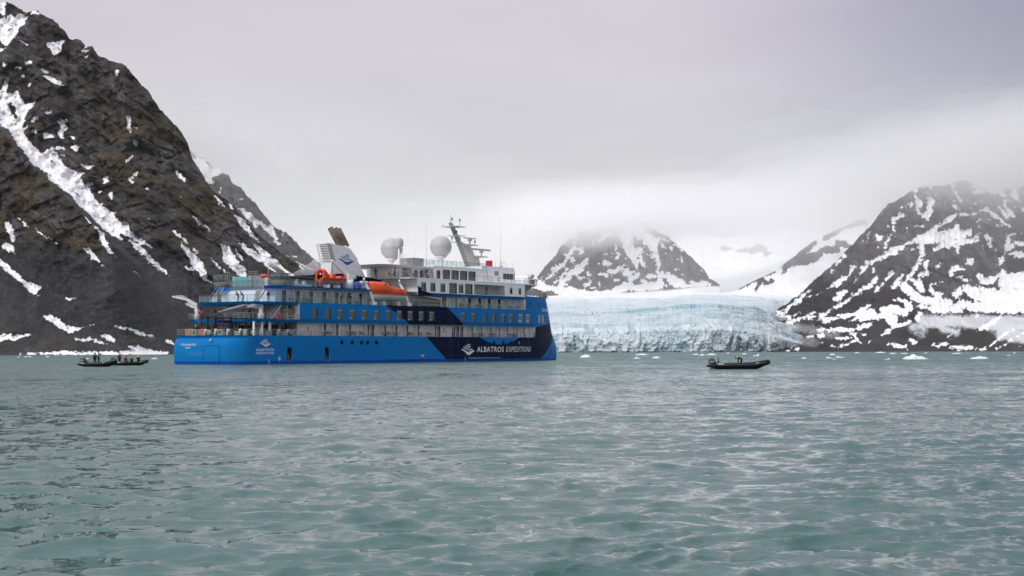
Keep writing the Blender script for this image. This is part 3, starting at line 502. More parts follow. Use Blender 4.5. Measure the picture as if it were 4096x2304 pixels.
# ------------------------------------------------------------------ glacier
def build_glacier():
    # sheet running from the sea up the ice cliff, over the crevassed top and on to the smooth snow above
    px = np.linspace(1150, 3330, 760); nc = len(px)
    wall, top = 120, 210
    tw = np.linspace(0, 1, wall)[:, None]; tt = np.linspace(0, 1, top + 1)[1:, None]
    rx, _ = ray(px, 1400 + 0 * px)
    x0 = rx * 957
    base = 957 + 14 * fbm(x0 / 90, 0 * x0, 0 * x0, 3, 2) + np.interp(px, [1150, 3000, 3100, 3200, 3330], [0, 0, 2, 30, 110])
    hgt = 16.5 + 3.5 * fbm(x0 / 60, 0 * x0 + 3, 0 * x0, 3, 6) - np.interp(px, [1150, 2900, 3080, 3200, 3330], [0, 0, 3, 9, 12])
    # cliff: broken into slabs and towers
    zz = hgt * tw
    xx = np.broadcast_to(x0, zz.shape)
    lean = 7.0 * tw ** 1.6 + 9.0 * smooth(0.72, 1.0, tw) ** 2
    w1 = 3.0 * fbm(xx / 9, zz / 9, 0 * zz, 3, 14)
    blocks = fbm((xx + w1) / 13, zz / 18, 0 * zz, 4, 15, 0.6, True); slab = vnoise(np.round((xx + w1 * 1.4) / 3.4 + 0.25 * vnoise(zz / 3, xx / 7, 0 * zz, 8)), zz / 6.5, 0 * zz, 16)
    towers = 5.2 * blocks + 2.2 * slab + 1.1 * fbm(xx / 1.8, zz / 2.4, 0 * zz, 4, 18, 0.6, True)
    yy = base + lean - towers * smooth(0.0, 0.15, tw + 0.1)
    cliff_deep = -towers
    P1 = np.stack([xx * yy / 957.0, yy, zz - 0.4 * (tw == 0)], -1)
    # top surface
    y1 = yy[-1]; yt = y1 + (2360 - y1) * tt ** 1.75; dy = yt - y1
    xt = rx * yt
    s = np.interp(dy, [0, 40, 130, 400, 850, 1000, 1400], [0, 5, 12.5, 30, 50, 58, 100])
    s = s + np.interp(px, [1150, 2100, 2850, 3100, 3330], [6, 0, 0, 3, 14]) * smooth(60, 420, dy)
    s = s + 60 * smooth(2870, 3250, px) * smooth(500, 1350, dy)
    cre = smooth(880, 60, dy)                                              # crevasse field dies out upwards
    wv = 12 * fbm(xt / 60, yt / 60, 0 * xt, 3, 33)
    wv2 = 5 * fbm(xt / 22, yt / 18, 0 * xt, 3, 43)
    def crack(sx, sy, k, sd): return smooth(k, 0.97, 1 - 2 * np.abs(vnoise(xt / sx, (yt + wv + wv2) / sy, 0 * xt, sd)))
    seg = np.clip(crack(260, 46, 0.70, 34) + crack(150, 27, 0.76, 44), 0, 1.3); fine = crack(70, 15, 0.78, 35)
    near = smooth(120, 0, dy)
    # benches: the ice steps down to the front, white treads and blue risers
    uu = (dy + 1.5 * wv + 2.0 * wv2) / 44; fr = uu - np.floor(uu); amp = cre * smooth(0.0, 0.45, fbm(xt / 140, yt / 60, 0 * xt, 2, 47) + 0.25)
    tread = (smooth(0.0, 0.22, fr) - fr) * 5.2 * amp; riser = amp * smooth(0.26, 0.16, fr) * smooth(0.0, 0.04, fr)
    rug = fbm(xt / 26, yt / 12, 0 * xt, 4, 36, 0.6, True)
    z2 = zz[-1] + s + cre * (-3.0 * seg - 1.2 * fine + 1.6 * fbm(xt / 90, yt / 26, 0 * xt, 3, 46)) * smooth(0, 20, dy) + tread * smooth(0, 15, dy) + near * 2.6 * rug * smooth(0, 6, dy) + 0.5 * fbm(xt / 30, yt / 30, 0 * xt, 3, 37)
    P2 = np.stack([xt, yt, z2], -1)
    P = np.concatenate([P1, P2], 0)
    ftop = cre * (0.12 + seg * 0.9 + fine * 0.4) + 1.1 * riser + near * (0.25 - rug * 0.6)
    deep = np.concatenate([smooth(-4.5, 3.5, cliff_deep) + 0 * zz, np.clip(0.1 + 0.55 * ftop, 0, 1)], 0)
    snowy = np.concatenate([0 * zz + 0.18 * smooth(0.6, 1, tw), smooth(200, 780, dy) + 0 * xt], 0)
    pxx = np.broadcast_to(px, deep.shape)
    grit = smooth(2820, 3080, pxx + 60 * fbm(pxx / 40, P[..., 2] / 6, 0 * pxx, 3, 38)) * (1 - snowy) * np.concatenate([smooth(1.05, 0.2, tw) * 0.7 + 0.3 + 0 * zz, smooth(420, 60, dy) * 0.8 + 0 * xt], 0)
    grit = np.maximum(grit, 0.5 * np.concatenate([smooth(0.25, 0.0, tw) * smooth(0.1, 0.5, fbm(xx / 25, zz / 6, 0 * zz, 3, 39)), 0 * xt], 0))
    cliff = np.concatenate([np.ones_like(zz), 0 * xt], 0)
    me = grid_mesh('glacier', P, True, {'deep': deep, 'snowy': snowy, 'grit': grit, 'cliff': cliff})
    m, nt, b, L = new_mat('glacier_ice'); tc = nd(nt, 'ShaderNodeTexCoord')
    def attr(n):
        a = nd(nt, 'ShaderNodeAttribute'); a.attribute_name = n; return a.outputs['Fac']
    def noise(scale, detail, rough=0.6, mp=None):
        n = nd(nt, 'ShaderNodeTexNoise'); n.inputs['Scale'].default_value = scale; n.inputs['Detail'].default_value = detail; n.inputs['Roughness'].default_value = rough
        if mp:
            q = nd(nt, 'ShaderNodeMapping'); q.inputs['Scale'].default_value = mp; L(tc.outputs['Object'], q.inputs[0]); L(q.outputs[0], n.inputs['Vector'])
        else: L(tc.outputs['Object'], n.inputs['Vector'])
        return n.outputs[0]
    def mix(f, a, c):
        n = nd(nt, 'ShaderNodeMix', data_type='RGBA')
        if isinstance(f, float): n.inputs['Factor'].default_value = f
        else: L(f, n.inputs['Factor'])
        for i, v in ((6, a), (7, c)):
            if isinstance(v, tuple): n.inputs[i].default_value = v + (1,)
            else: L(v, n.inputs[i])
        return n.outputs[2]
    def M(op, a, c, clamp=False):
        n = nd(nt, 'ShaderNodeMath', operation=op); n.use_clamp = clamp
        for i, v in enumerate((a, c)):
            if isinstance(v, (int, float)): n.inputs[i].default_value = v
            else: L(v, n.inputs[i])
        return n.outputs[0]
    def rng(v, a, c, lo=0.0, hi=1.0):
        n = nd(nt, 'ShaderNodeMapRange'); n.interpolation_type = 'SMOOTHSTEP'
        n.inputs['From Min'].default_value = a; n.inputs['From Max'].default_value = c; n.inputs['To Min'].default_value = lo; n.inputs['To Max'].default_value = hi
        L(v, n.inputs[0]); return n.outputs[0]
    n1, n2 = noise(0.05, 6), noise(0.32, 8, 0.65); n3 = noise(0.5, 6, 0.6, (1, 1, 0.35))
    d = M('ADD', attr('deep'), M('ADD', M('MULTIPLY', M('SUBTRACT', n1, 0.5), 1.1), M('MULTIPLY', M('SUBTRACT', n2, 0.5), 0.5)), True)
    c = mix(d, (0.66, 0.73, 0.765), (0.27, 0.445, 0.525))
    c = mix(rng(n3, 0.54, 0.70, 0.0, 0.55), c, (0.78, 0.815, 0.835))
    c = mix(M('MULTIPLY', rng(n3, 0.42, 0.30), 0.55), c, (0.22, 0.33, 0.39))
    nl = noise(1.0, 5, 0.6, (0.012, 0.06, 0.5)); c = mix(M('MULTIPLY', M('SUBTRACT', 1.0, attr('cliff')), rng(nl, 0.47, 0.36, 0.0, 0.55)), c, (0.34, 0.44, 0.49))
    c = mix(attr('snowy'), c, mix(rng(n1, 0.35, 0.65), (0.80, 0.81, 0.83), (0.89, 0.893, 0.905)))
    c = mix(M('MULTIPLY', attr('grit'), rng(M('ADD', M('MULTIPLY', n2, 0.5), M('MULTIPLY', n3, 0.5)), 0.42, 0.60), True), c, (0.15, 0.125, 0.125))
    L(c, b.inputs['Base Color']); b.inputs['Roughness'].default_value = 0.55; b.inputs['Specular IOR Level'].default_value = 0.3
    bp = nd(nt, 'ShaderNodeBump'); bp.inputs['Distance'].default_value = 1.5; L(M('SUBTRACT', 1.0, M('MULTIPLY', attr('snowy'), 0.9)), bp.inputs['Strength'])
    L(M('ADD', n2, M('MULTIPLY', n3, 0.7)), bp.inputs['Height']); L(bp.outputs[0], b.inputs['Normal'])
    o = link('glacier', me, m); tag(o, 'blue white glacier ending in a broken ice cliff at the water', None, None, 'structure')
build_glacier()

# ------------------------------------------------------------------ air: even haze, and the low cloud the peaks stand in
def volume_mat(name, col, dens, aniso=0.0):
    m = bpy.data.materials.new(name); m.use_nodes = True; nt = m.node_tree; nt.nodes.clear()
    o = nd(nt, 'ShaderNodeOutputMaterial'); v = nd(nt, 'ShaderNodeVolumePrincipled'); v.inputs['Color'].default_value = col + (1,); v.inputs['Density'].default_value = dens; v.inputs['Anisotropy'].default_value = aniso
    nt.links.new(v.outputs[0], o.inputs['Volume']); return m
def box_mesh(name, lo, hi):
    bm = bmesh.new(); bmesh.ops.create_cube(bm, size=1.0)
    for v in bm.verts: v.co = Vector([lo[i] + (v.co[i] + 0.5) * (hi[i] - lo[i]) for i in range(3)])
    me = bpy.data.meshes.new(name); bm.to_mesh(me); bm.free(); return me
def build_air():
    o = link('haze', box_mesh('haze', (-3400, -2700, -6), (3400, 3300, 300)), volume_mat('haze_air', (0.97, 0.975, 1.0), HAZE)); tag(o, 'thin even haze over the fjord', None, None, 'stuff')
    for i, (px, py, Y, rx, ry, rz, den) in enumerate(CLOUDS):
        kx, kz = ray(px, py); c = np.array([kx * Y, Y, CAM_H + kz * Y])
        for q, (sc, k) in enumerate(((1.35, 0.16), (1.05, 0.30), (0.8, 0.54)) if den > 0.002 else ((1.0, 0.9),)):
            bm = bmesh.new(); bmesh.ops.create_icosphere(bm, subdivisions=5, radius=1.0)
            V = np.array([v.co[:] for v in bm.verts])
            f = 1 + 0.42 * fbm(V[:, 0] * 2.6 + i * 7, V[:, 1] * 2.6, V[:, 2] * 2.0 + q, 5, 100 + i, 0.6)
            W = V * f[:, None] * np.array([rx, ry, rz]) * sc + c
            for v, w in zip(bm.verts, W): v.co = w
            me = bpy.data.meshes.new('low_cloud'); bm.to_mesh(me); bm.free()
            o = link('low_cloud', me, volume_mat('cloud_%d_%d' % (i, q), (1.0, 1.0, 1.0), den * k)); tag(o, 'low cloud bank drifting round the mountain tops', None, None, 'stuff')
HAZE = 0.00002
CLOUDS = ((2330, 900, 1960, 120, 200, 34, 0.0065), (2540, 845, 1980, 170, 220, 32, 0.0052), (3800, 655, 1460, 150, 260, 40, 0.0036), (4110, 670, 1470, 130, 260, 60, 0.0040), (3030, 915, 2300, 420, 240, 50, 0.0034),
          (780, 590, 1390, 75, 150, 30, 0.0050), (3420, 810, 1800, 190, 200, 46, 0.0045), (2480, 1010, 1780, 280, 130, 85, 0.0009), (3850, 860, 1200, 210, 110, 85, 0.0009), (1060, 860, 1200, 90, 60, 80, 0.0016), (3200, 1020, 1500, 190, 90, 60, 0.0008))
build_air()

# ------------------------------------------------------------------ mesh builder
class MB:
    def __init__(s, flip=True): s.v, s.f, s.m, s.sm, s.flip = [], [], [], [], flip      # flip: points are (along, to starboard, up)
    def P(s, p): s.v.append((p[0], -p[1], p[2]) if s.flip else tuple(p)); return len(s.v) - 1
    def F(s, ids, mat=0, smooth=False): s.f.append(tuple(ids)); s.m.append(mat); s.sm.append(smooth)
    def box(s, lo, hi, mat=0):
        x0, y0, z0 = lo; x1, y1, z1 = hi
        i = [s.P(p) for p in ((x0,y0,z0),(x1,y0,z0),(x1,y1,z0),(x0,y1,z0),(x0,y0,z1),(x1,y0,z1),(x1,y1,z1),(x0,y1,z1))]
        for q in ((0,3,2,1),(4,5,6,7),(0,1,5,4),(1,2,6,5),(2,3,7,6),(3,0,4,7)): s.F([i[k] for k in q], mat)
        return s
    def ring(s, c, u, w, ru, rw, n, ph=0.0):
        return [s.P(c + u * (ru * math.cos(2 * math.pi * k / n + ph)) + w * (rw * math.sin(2 * math.pi * k / n + ph))) for k in range(n)]
    def path(s, pts, rad, n=6, mat=0, cap=True, smooth=True, flat=1.0):
        """tube along points; rad may vary; flat squeezes the section vertically"""
        pts = [Vector(p) for p in pts]; N = len(pts); rads = rad if isinstance(rad, (list, tuple)) else [rad] * N
        prev = None
        for i, p in enumerate(pts):
            d = (pts[min(i + 1, N - 1)] - pts[max(i - 1, 0)]).normalized()
            up = Vector((0, 0, 1)) if abs(d.z) < 0.95 else Vector((1, 0, 0))
            u = d.cross(up).normalized(); w = u.cross(d).normalized()
            r = s.ring(p, u, w, rads[i], rads[i] * flat, n, math.pi / n)
            if prev:
                for k in range(n): s.F((prev[k], prev[(k + 1) % n], r[(k + 1) % n], r[k]), mat, smooth)
            elif cap: s.F(r[::-1], mat)
            prev = r
        if cap: s.F(prev, mat)
        return s
    def beam(s, p0, p1, w, h, mat=0, w1=None, h1=None):
        """square section bar"""
        p0, p1 = Vector(p0), Vector(p1); d = (p1 - p0).normalized(); up = Vector((0, 0, 1)) if abs(d.z) < 0.95 else Vector((1, 0, 0))
        u = d.cross(up).normalized(); q = u.cross(d).normalized(); ids = []
        for p, a, b in ((p0, w, h), (p1, w1 or w, h1 or h)):
            ids.append([s.P(p + u * (x * a / 2) + q * (y * b / 2)) for x, y in ((-1,-1),(1,-1),(1,1),(-1,1))])
        A, B = ids; s.F(A[::-1], mat); s.F(B, mat)
        for k in range(4): s.F((A[k], A[(k+1)%4], B[(k+1)%4], B[k]), mat)
        return s
    def prism(s, poly, ext, axis=1, mat=0, lo=None):
        """poly: 2d outline; extruded along axis from ext[0] to ext[1]; lo: outline used at ext[0] instead"""
        def pt(q, e): r = [0, 0, 0]; o = [k for k in range(3) if k != axis]; r[o[0]], r[o[1]], r[axis] = q[0], q[1], e; return r
        A = [s.P(pt(q, ext[0])) for q in (lo or poly)]; B = [s.P(pt(q, ext[1])) for q in poly]; n = len(poly)
        s.F(A[::-1], mat); s.F(B, mat)
        for k in range(n): s.F((A[k], A[(k+1)%n], B[(k+1)%n], B[k]), mat)
        return s
    def lathe(s, prof, c, n=16, mat=0, smooth=True, axis=(0, 0, 1)):
        ax = Vector(axis).normalized(); t = Vector((1, 0, 0)) if abs(ax.x) < 0.9 else Vector((0, 1, 0)); u = ax.cross(t).normalized(); w = ax.cross(u); prev = None; c = Vector(c)
        for r, h in prof:
            k = s.ring(c + ax * h, u, w, max(r, 1e-4), max(r, 1e-4), n)
            if prev:
                for j in range(n): s.F((prev[j], prev[(j+1)%n], k[(j+1)%n], k[j]), mat, smooth)
            else: s.F(k[::-1], mat)
            prev = k
        s.F(prev, mat); return s
    def loft(s, secs, mat=0, smooth=True, closed=True, caps=True, matf=None):
        prev = None
        for sec in secs:
            r = [s.P(p) for p in sec]; n = len(r)
            if prev:
                for k in range(n if closed else n - 1): s.F((prev[k], prev[(k+1)%n], r[(k+1)%n], r[k]), matf(k) if matf else mat, smooth)
            elif caps: s.F(r[::-1], mat)
            prev = r
        if caps: s.F(prev, mat)
        return s
    def mesh(s, name):
        me = bpy.data.meshes.new(name); me.from_pydata(s.v, [], s.f); me.polygons.foreach_set('material_index', s.m); me.polygons.foreach_set('use_smooth', s.sm)
        bm = bmesh.new(); bm.from_mesh(me); bmesh.ops.recalc_face_normals(bm, faces=bm.faces); bm.to_mesh(me); bm.free(); me.update(); return me
    def build(s, name, mat, parent=None, loc=None, rotz=None): return link(name, s.mesh(name), mat, parent, loc, rotz)

# ------------------------------------------------------------------ the ship: local frame x = forward from the stern, y = to port, z = above the waterline
SHIP_O, SHIP_A = (-50.837, 245.187), math.atan2(0.80780689, 0.58944722)
ship = empty('expedition_ship', (SHIP_O[0], SHIP_O[1], 0), SHIP_A)
tag(ship, 'blue and navy expedition cruise ship with white upper decks at anchor', 'ship')
def on_ship(a, b, z):                       # world place of a point aboard
    c, s_ = math.cos(SHIP_A), math.sin(SHIP_A)
    return (SHIP_O[0] + c * a + s_ * b, SHIP_O[1] + s_ * a - c * b, z)
Z4, Z5, Z6, Z7, Z8, Z9 = 4.68, 7.33, 10.18, 12.82, 15.35, 17.9
HB = 8.2
_nose = ((-2, 101.6), (0, 102.15), (1.25, 102.45), (2.35, 102.4), (3.73, 101.8), (5.5, 100.5), (7.5, 99.9), (10.4, 99.05), (12.9, 98.1), (14, 97.8))
def nose(z): return float(np.interp(z, [q[0] for q in _nose], [q[1] for q in _nose]))
BOW0 = 75.0
def half(a, z):
    if a < 12: return HB - 0.55 * (1 - a / 12) ** 2
    if a <= BOW0: return HB
    t = min(1.0, (a - BOW0) / (nose(z) - BOW0)); return HB * max(0.0, 1 - t ** 2.15) ** 0.92

def hull_paint():
    m, nt, b, L = new_mat('hull_paint'); tc = nd(nt, 'ShaderNodeTexCoord'); sp = nd(nt, 'ShaderNodeSeparateXYZ'); L(tc.outputs['Object'], sp.inputs[0]); A, Zc = sp.outputs[0], sp.outputs[2]
    def M(op, a, c=0.0, clamp=False):
        n = nd(nt, 'ShaderNodeMath', operation=op); n.use_clamp = clamp
        for i, v in enumerate((a, c)):
            if isinstance(v, (int, float)): n.inputs[i].default_value = v
            else: L(v, n.inputs[i])
        return n.outputs[0]
    def right_of(p, q):                     # 1 forward of the line through two (a, z) points
        k = (q[0] - p[0]) / (q[1] - p[1]); return M('GREATER_THAN', A, M('ADD', M('MULTIPLY', M('SUBTRACT', Zc, p[1]), k), p[0]))
    NOT = lambda v: M('SUBTRACT', 1.0, v)
    low = M('LESS_THAN', Zc, 4.7); band = M('MULTIPLY', M('GREATER_THAN', Zc, 6.6), M('LESS_THAN', Zc, 10.25))
    smile = M('LESS_THAN', M('SQRT', M('ADD', M('POWER', M('ABSOLUTE', M('SUBTRACT', A, 71.1)), 2.0), M('POWER', M('ABSOLUTE', M('SUBTRACT', Zc, 19.7)), 2.0))), 16.4)
    bowd = NOT(right_of((87.2, 0.6), (99.0, 5.8)))                     # aft of the rising light blue bow stripe
    under = M('LESS_THAN', Zc, M('ADD', M('MULTIPLY', M('SUBTRACT', A, 84.0), 0.09), 6.75))
    navy_low = M('MULTIPLY', M('MULTIPLY', M('MULTIPLY', right_of((48.5, 4.53), (54.27, 0.48)), bowd), NOT(smile)), low)
    navy_bow = M('MULTIPLY', M('MULTIPLY', M('MULTIPLY', M('GREATER_THAN', A, 83.0), M('GREATER_THAN', Zc, 4.6)), under), bowd)
    navy_band = M('MULTIPLY', M('MULTIPLY', right_of((36.97, 10.22), (44.07, 6.8)), NOT(right_of((54.69, 10.12), (60.03, 6.77)))), band)
    navy = M('ADD', navy_low, M('ADD', navy_bow, navy_band), True)
    n = nd(nt, 'ShaderNodeTexNoise'); n.inputs['Scale'].default_value = 0.35; n.inputs['Detail'].default_value = 8; mp = nd(nt, 'ShaderNodeMapping'); mp.inputs['Scale'].default_value = (1, 1, 0.35); L(tc.outputs['Object'], mp.inputs[0]); L(mp.outputs[0], n.inputs['Vector'])
    def mix(f, a, c):
        q = nd(nt, 'ShaderNodeMix', data_type='RGBA'); L(f, q.inputs['Factor'])
        for i, v in ((6, a), (7, c)):
            if isinstance(v, tuple): q.inputs[i].default_value = v + (1,)
            else: L(v, q.inputs[i])
        return q.outputs[2]
    c = mix(n.outputs[0], (0.003, 0.162, 0.455), (0.005, 0.195, 0.525))
    c = mix(navy, c, mix(n.outputs[0], (0.0015, 0.006, 0.030), (0.002, 0.008, 0.040)))
    c = mix(M('MULTIPLY', M('LESS_THAN', Zc, 0.5), NOT(M('MULTIPLY', navy, 0.35))), c, (0.002, 0.075, 0.45))
    # faint plating seams and run marks
    rn = nd(nt, 'ShaderNodeTexNoise'); rn.inputs['Scale'].default_value = 1.4; rn.inputs['Detail'].default_value = 5; rm = nd(nt, 'ShaderNodeMapping'); rm.inputs['Scale'].default_value = (1.0, 1.0, 0.06); L(tc.outputs['Object'], rm.inputs[0]); L(rm.outputs[0], rn.inputs['Vector'])
    c = mix(M('MULTIPLY', M('GREATER_THAN', rn.outputs[0], 0.60), 0.16), c, (0.05, 0.09, 0.13))
    sm_ = M('ADD', M('LESS_THAN', M('FRACT', M('DIVIDE', A, 6.1)), 0.008), M('LESS_THAN', M('FRACT', M('DIVIDE', M('ADD', Zc, 0.9), 2.05)), 0.016), True)
    c = mix(M('MULTIPLY', sm_, 0.22), c, (0.10, 0.22, 0.42))
    # uneven darker band along the waterline
    st = nd(nt, 'ShaderNodeTexNoise'); st.inputs['Scale'].default_value = 1.6; st.inputs['Detail'].default_value = 6; L(mp.outputs[0], st.inputs['Vector'])
    c = mix(M('MULTIPLY', M('LESS_THAN', Zc, M('MULTIPLY', st.outputs[0], 0.34)), 0.5), c, (0.02, 0.06, 0.10))
    L(c, b.inputs['Base Color']); b.inputs['Roughness'].default_value = 0.5; b.inputs['Specular IOR Level'].default_value = 0.03
    bp = nd(nt, 'ShaderNodeBump'); bp.inputs['Strength'].default_value = 0.12; bp.inputs['Distance'].default_value = 0.08; L(n.outputs[0], bp.inputs['Height']); L(bp.outputs[0], b.inputs['Normal'])
    return m
PAINT = hull_paint()
WHITE = simple('white_paint', (0.86, 0.86, 0.88), 0.4, 0, 0.04, 0.8)
GREYW = simple('grey_white_paint', (0.50, 0.50, 0.51), 0.5, 0, 0.08, 1.2)
GREY = simple('grey_paint', (0.27, 0.28, 0.28), 0.5, 0, 0.1)
BLUE = simple('blue_paint', (0.003, 0.176, 0.49), 0.5, 0, 0.1, 0.6, 0, 0.03)
NAVY = simple('navy_paint', (0.002, 0.007, 0.034), 0.5, 0, 0.1, 1.0, 0, 0.03)
STEEL = simple('rail_steel', (0.33, 0.33, 0.33), 0.35, 0.6, 0.1)
TEAK = simple('teak_rail', (0.16, 0.085, 0.05), 0.5)
DECK = simple('deck_coating', (0.13, 0.16, 0.15), 0.7)
PLANK = simple('teak_deck', (0.24, 0.17, 0.11), 0.7)
BLACK = simple('black_paint', (0.008, 0.008, 0.009), 0.6, 0, 0.12, 3.0, 0, 0.2)
DARK = simple('dark_interior', (0.010, 0.010, 0.012), 0.8)
MAROON = simple('maroon_paint', (0.10, 0.018, 0.02), 0.5)
RED = simple('red_paint', (0.42, 0.015, 0.015), 0.4)
ORANGE = simple('orange_fibreglass', (0.70, 0.085, 0.012), 0.35, 0, 0.1, 1.0)
ORANGE2 = simple('orange_canvas', (0.45, 0.045, 0.012), 0.7)
GRPW = simple('white_fibreglass', (0.62, 0.62, 0.58), 0.35, 0, 0.12, 0.8)
RUBBER = simple('black_rubber', (0.008, 0.008, 0.010), 0.6, 0, 0.25, 2.0, 0, 0.18)
BROWN = simple('exhaust_brown', (0.20, 0.150, 0.105), 0.6, 0, 0.25, 1.0)
WICKER = simple('wicker', (0.17, 0.12, 0.085), 0.8, 0, 0.3, 20)
CRATE = simple('crate_board', (0.42, 0.22, 0.09), 0.7, 0, 0.2, 4)
GREENG = simple('grey_green_paint', (0.30, 0.33, 0.29), 0.5)
TARP = simple('blue_tarpaulin', (0.012, 0.07, 0.42), 0.6)
POOL = simple('pool_water', (0.09, 0.40, 0.42), 0.15)
YELLOW = simple('yellow_board', (0.60, 0.40, 0.02), 0.5)
TAN = simple('rusty_steel', (0.30, 0.22, 0.15), 0.55, 0.3, 0.25)
LETTER = simple('white_lettering', (0.74, 0.75, 0.77), 0.45, 0, 0.03)
def glass_dark():
    m, nt, b, L = new_mat('dark_window_glass'); b.inputs['Roughness'].default_value = 0.06; b.inputs['Specular IOR Level'].default_value = 0.6
    tc = nd(nt, 'ShaderNodeTexCoord'); n = nd(nt, 'ShaderNodeTexNoise'); n.inputs['Scale'].default_value = 0.9; n.inputs['Detail'].default_value = 3; L(tc.outputs['Object'], n.inputs['Vector'])
    r = nd(nt, 'ShaderNodeValToRGB'); L(n.outputs[0], r.inputs[0]); r.color_ramp.elements[0].position = 0.35; r.color_ramp.elements[0].color = (0.008, 0.010, 0.011, 1); r.color_ramp.elements[1].position = 0.7; r.color_ramp.elements[1].color = (0.035, 0.040, 0.040, 1)
    L(r.outputs[0], b.inputs['Base Color']); return m
GLASS = glass_dark()
FRAME = simple('dark_window_frame', (0.045, 0.048, 0.052), 0.5)
def glass_clear():
    m, nt, b, L = new_mat('rail_glass'); out = nt.nodes['Material Output']; t = nd(nt, 'ShaderNodeBsdfTransparent'); t.inputs[0].default_value = (0.88, 0.94, 0.93, 1); mx = nd(nt, 'ShaderNodeMixShader'); mx.inputs[0].default_value = 0.10
    b.inputs['Base Color'].default_value = (0.45, 0.62, 0.60, 1); b.inputs['Roughness'].default_value = 0.08
    L(t.outputs[0], mx.inputs[1]); L(b.outputs[0], mx.inputs[2]); L(mx.outputs[0], out.inputs[0]); return m
CLEAR = glass_clear()
BLIND = simple('cream_blind', (0.46, 0.47, 0.43), 0.7)
CURTAIN = simple('grey_curtain', (0.13, 0.14, 0.13), 0.8)

# --- shell of the hull, with real openings
def shell(mb, cols, zs, holes=(), thick=None, mat=0):
    """cols: [(a_key or None, fn(z) -> (a, b))]; zs: rows; holes: (a0, a1, z0, z1). Both sides; openings on starboard only."""
    for side in (1, -1):
        ids = [[mb.P((fn(z)[0], side * fn(z)[1], z)) for _, fn in cols] for z in zs]
        for r in range(len(zs) - 1):
            zc = (zs[r] + zs[r + 1]) / 2
            for c in range(len(cols) - 1):
                k0, k1 = cols[c][0], cols[c + 1][0]
                if side == 1 and k0 is not None and k1 is not None and any(h[0] - 1e-6 <= k0 and k1 <= h[1] + 1e-6 and h[2] < zc < h[3] for h in holes): continue
                mb.F((ids[r][c], ids[r][c + 1], ids[r + 1][c + 1], ids[r + 1][c]), mat, True)
def cuts(lo, hi, step, extra):
    v = sorted(set([round(x, 4) for x in np.arange(lo, hi, step)] + [lo, hi] + [e for e in extra if lo < e < hi])); return v
DOORS4 = [(12.41, 13.43, 0.70, 2.72), (21.40, 22.36, 0.70, 2.72)]
WIN5 = [(18.21 + 0.0, 0), (21.39, 0), (24.52, 1), (27.64, 1), (30.76, 1), (33.86, 1), (37.0, 2), (40.06, 1), (43.10, 1), (46.22, 1), (49.27, 1), (58.60, 2), (61.79, 2), (65.50, 3), (68.45, 0), (71.46, 4), (74.0, 1)]
W5, W5Z = 1.48, (7.58, 9.31)
WIN5B = [77.27, 80.13]                                  # two more where the side begins to curve
WIN7 = [(46.95, 1.38, 13.0, 14.64), (49.62, 1.4, 13.0, 14.64), (52.55, 1.4, 12.97, 14.6), (55.17, 2.28, 12.79, 14.76), (58.01, 1.4, 12.95, 14.6), (60.0, 2.28, 12.79, 14.75), (74.3, 0.86, 13.2, 14.46), (77.3, 0.8, 13.2, 14.46)]
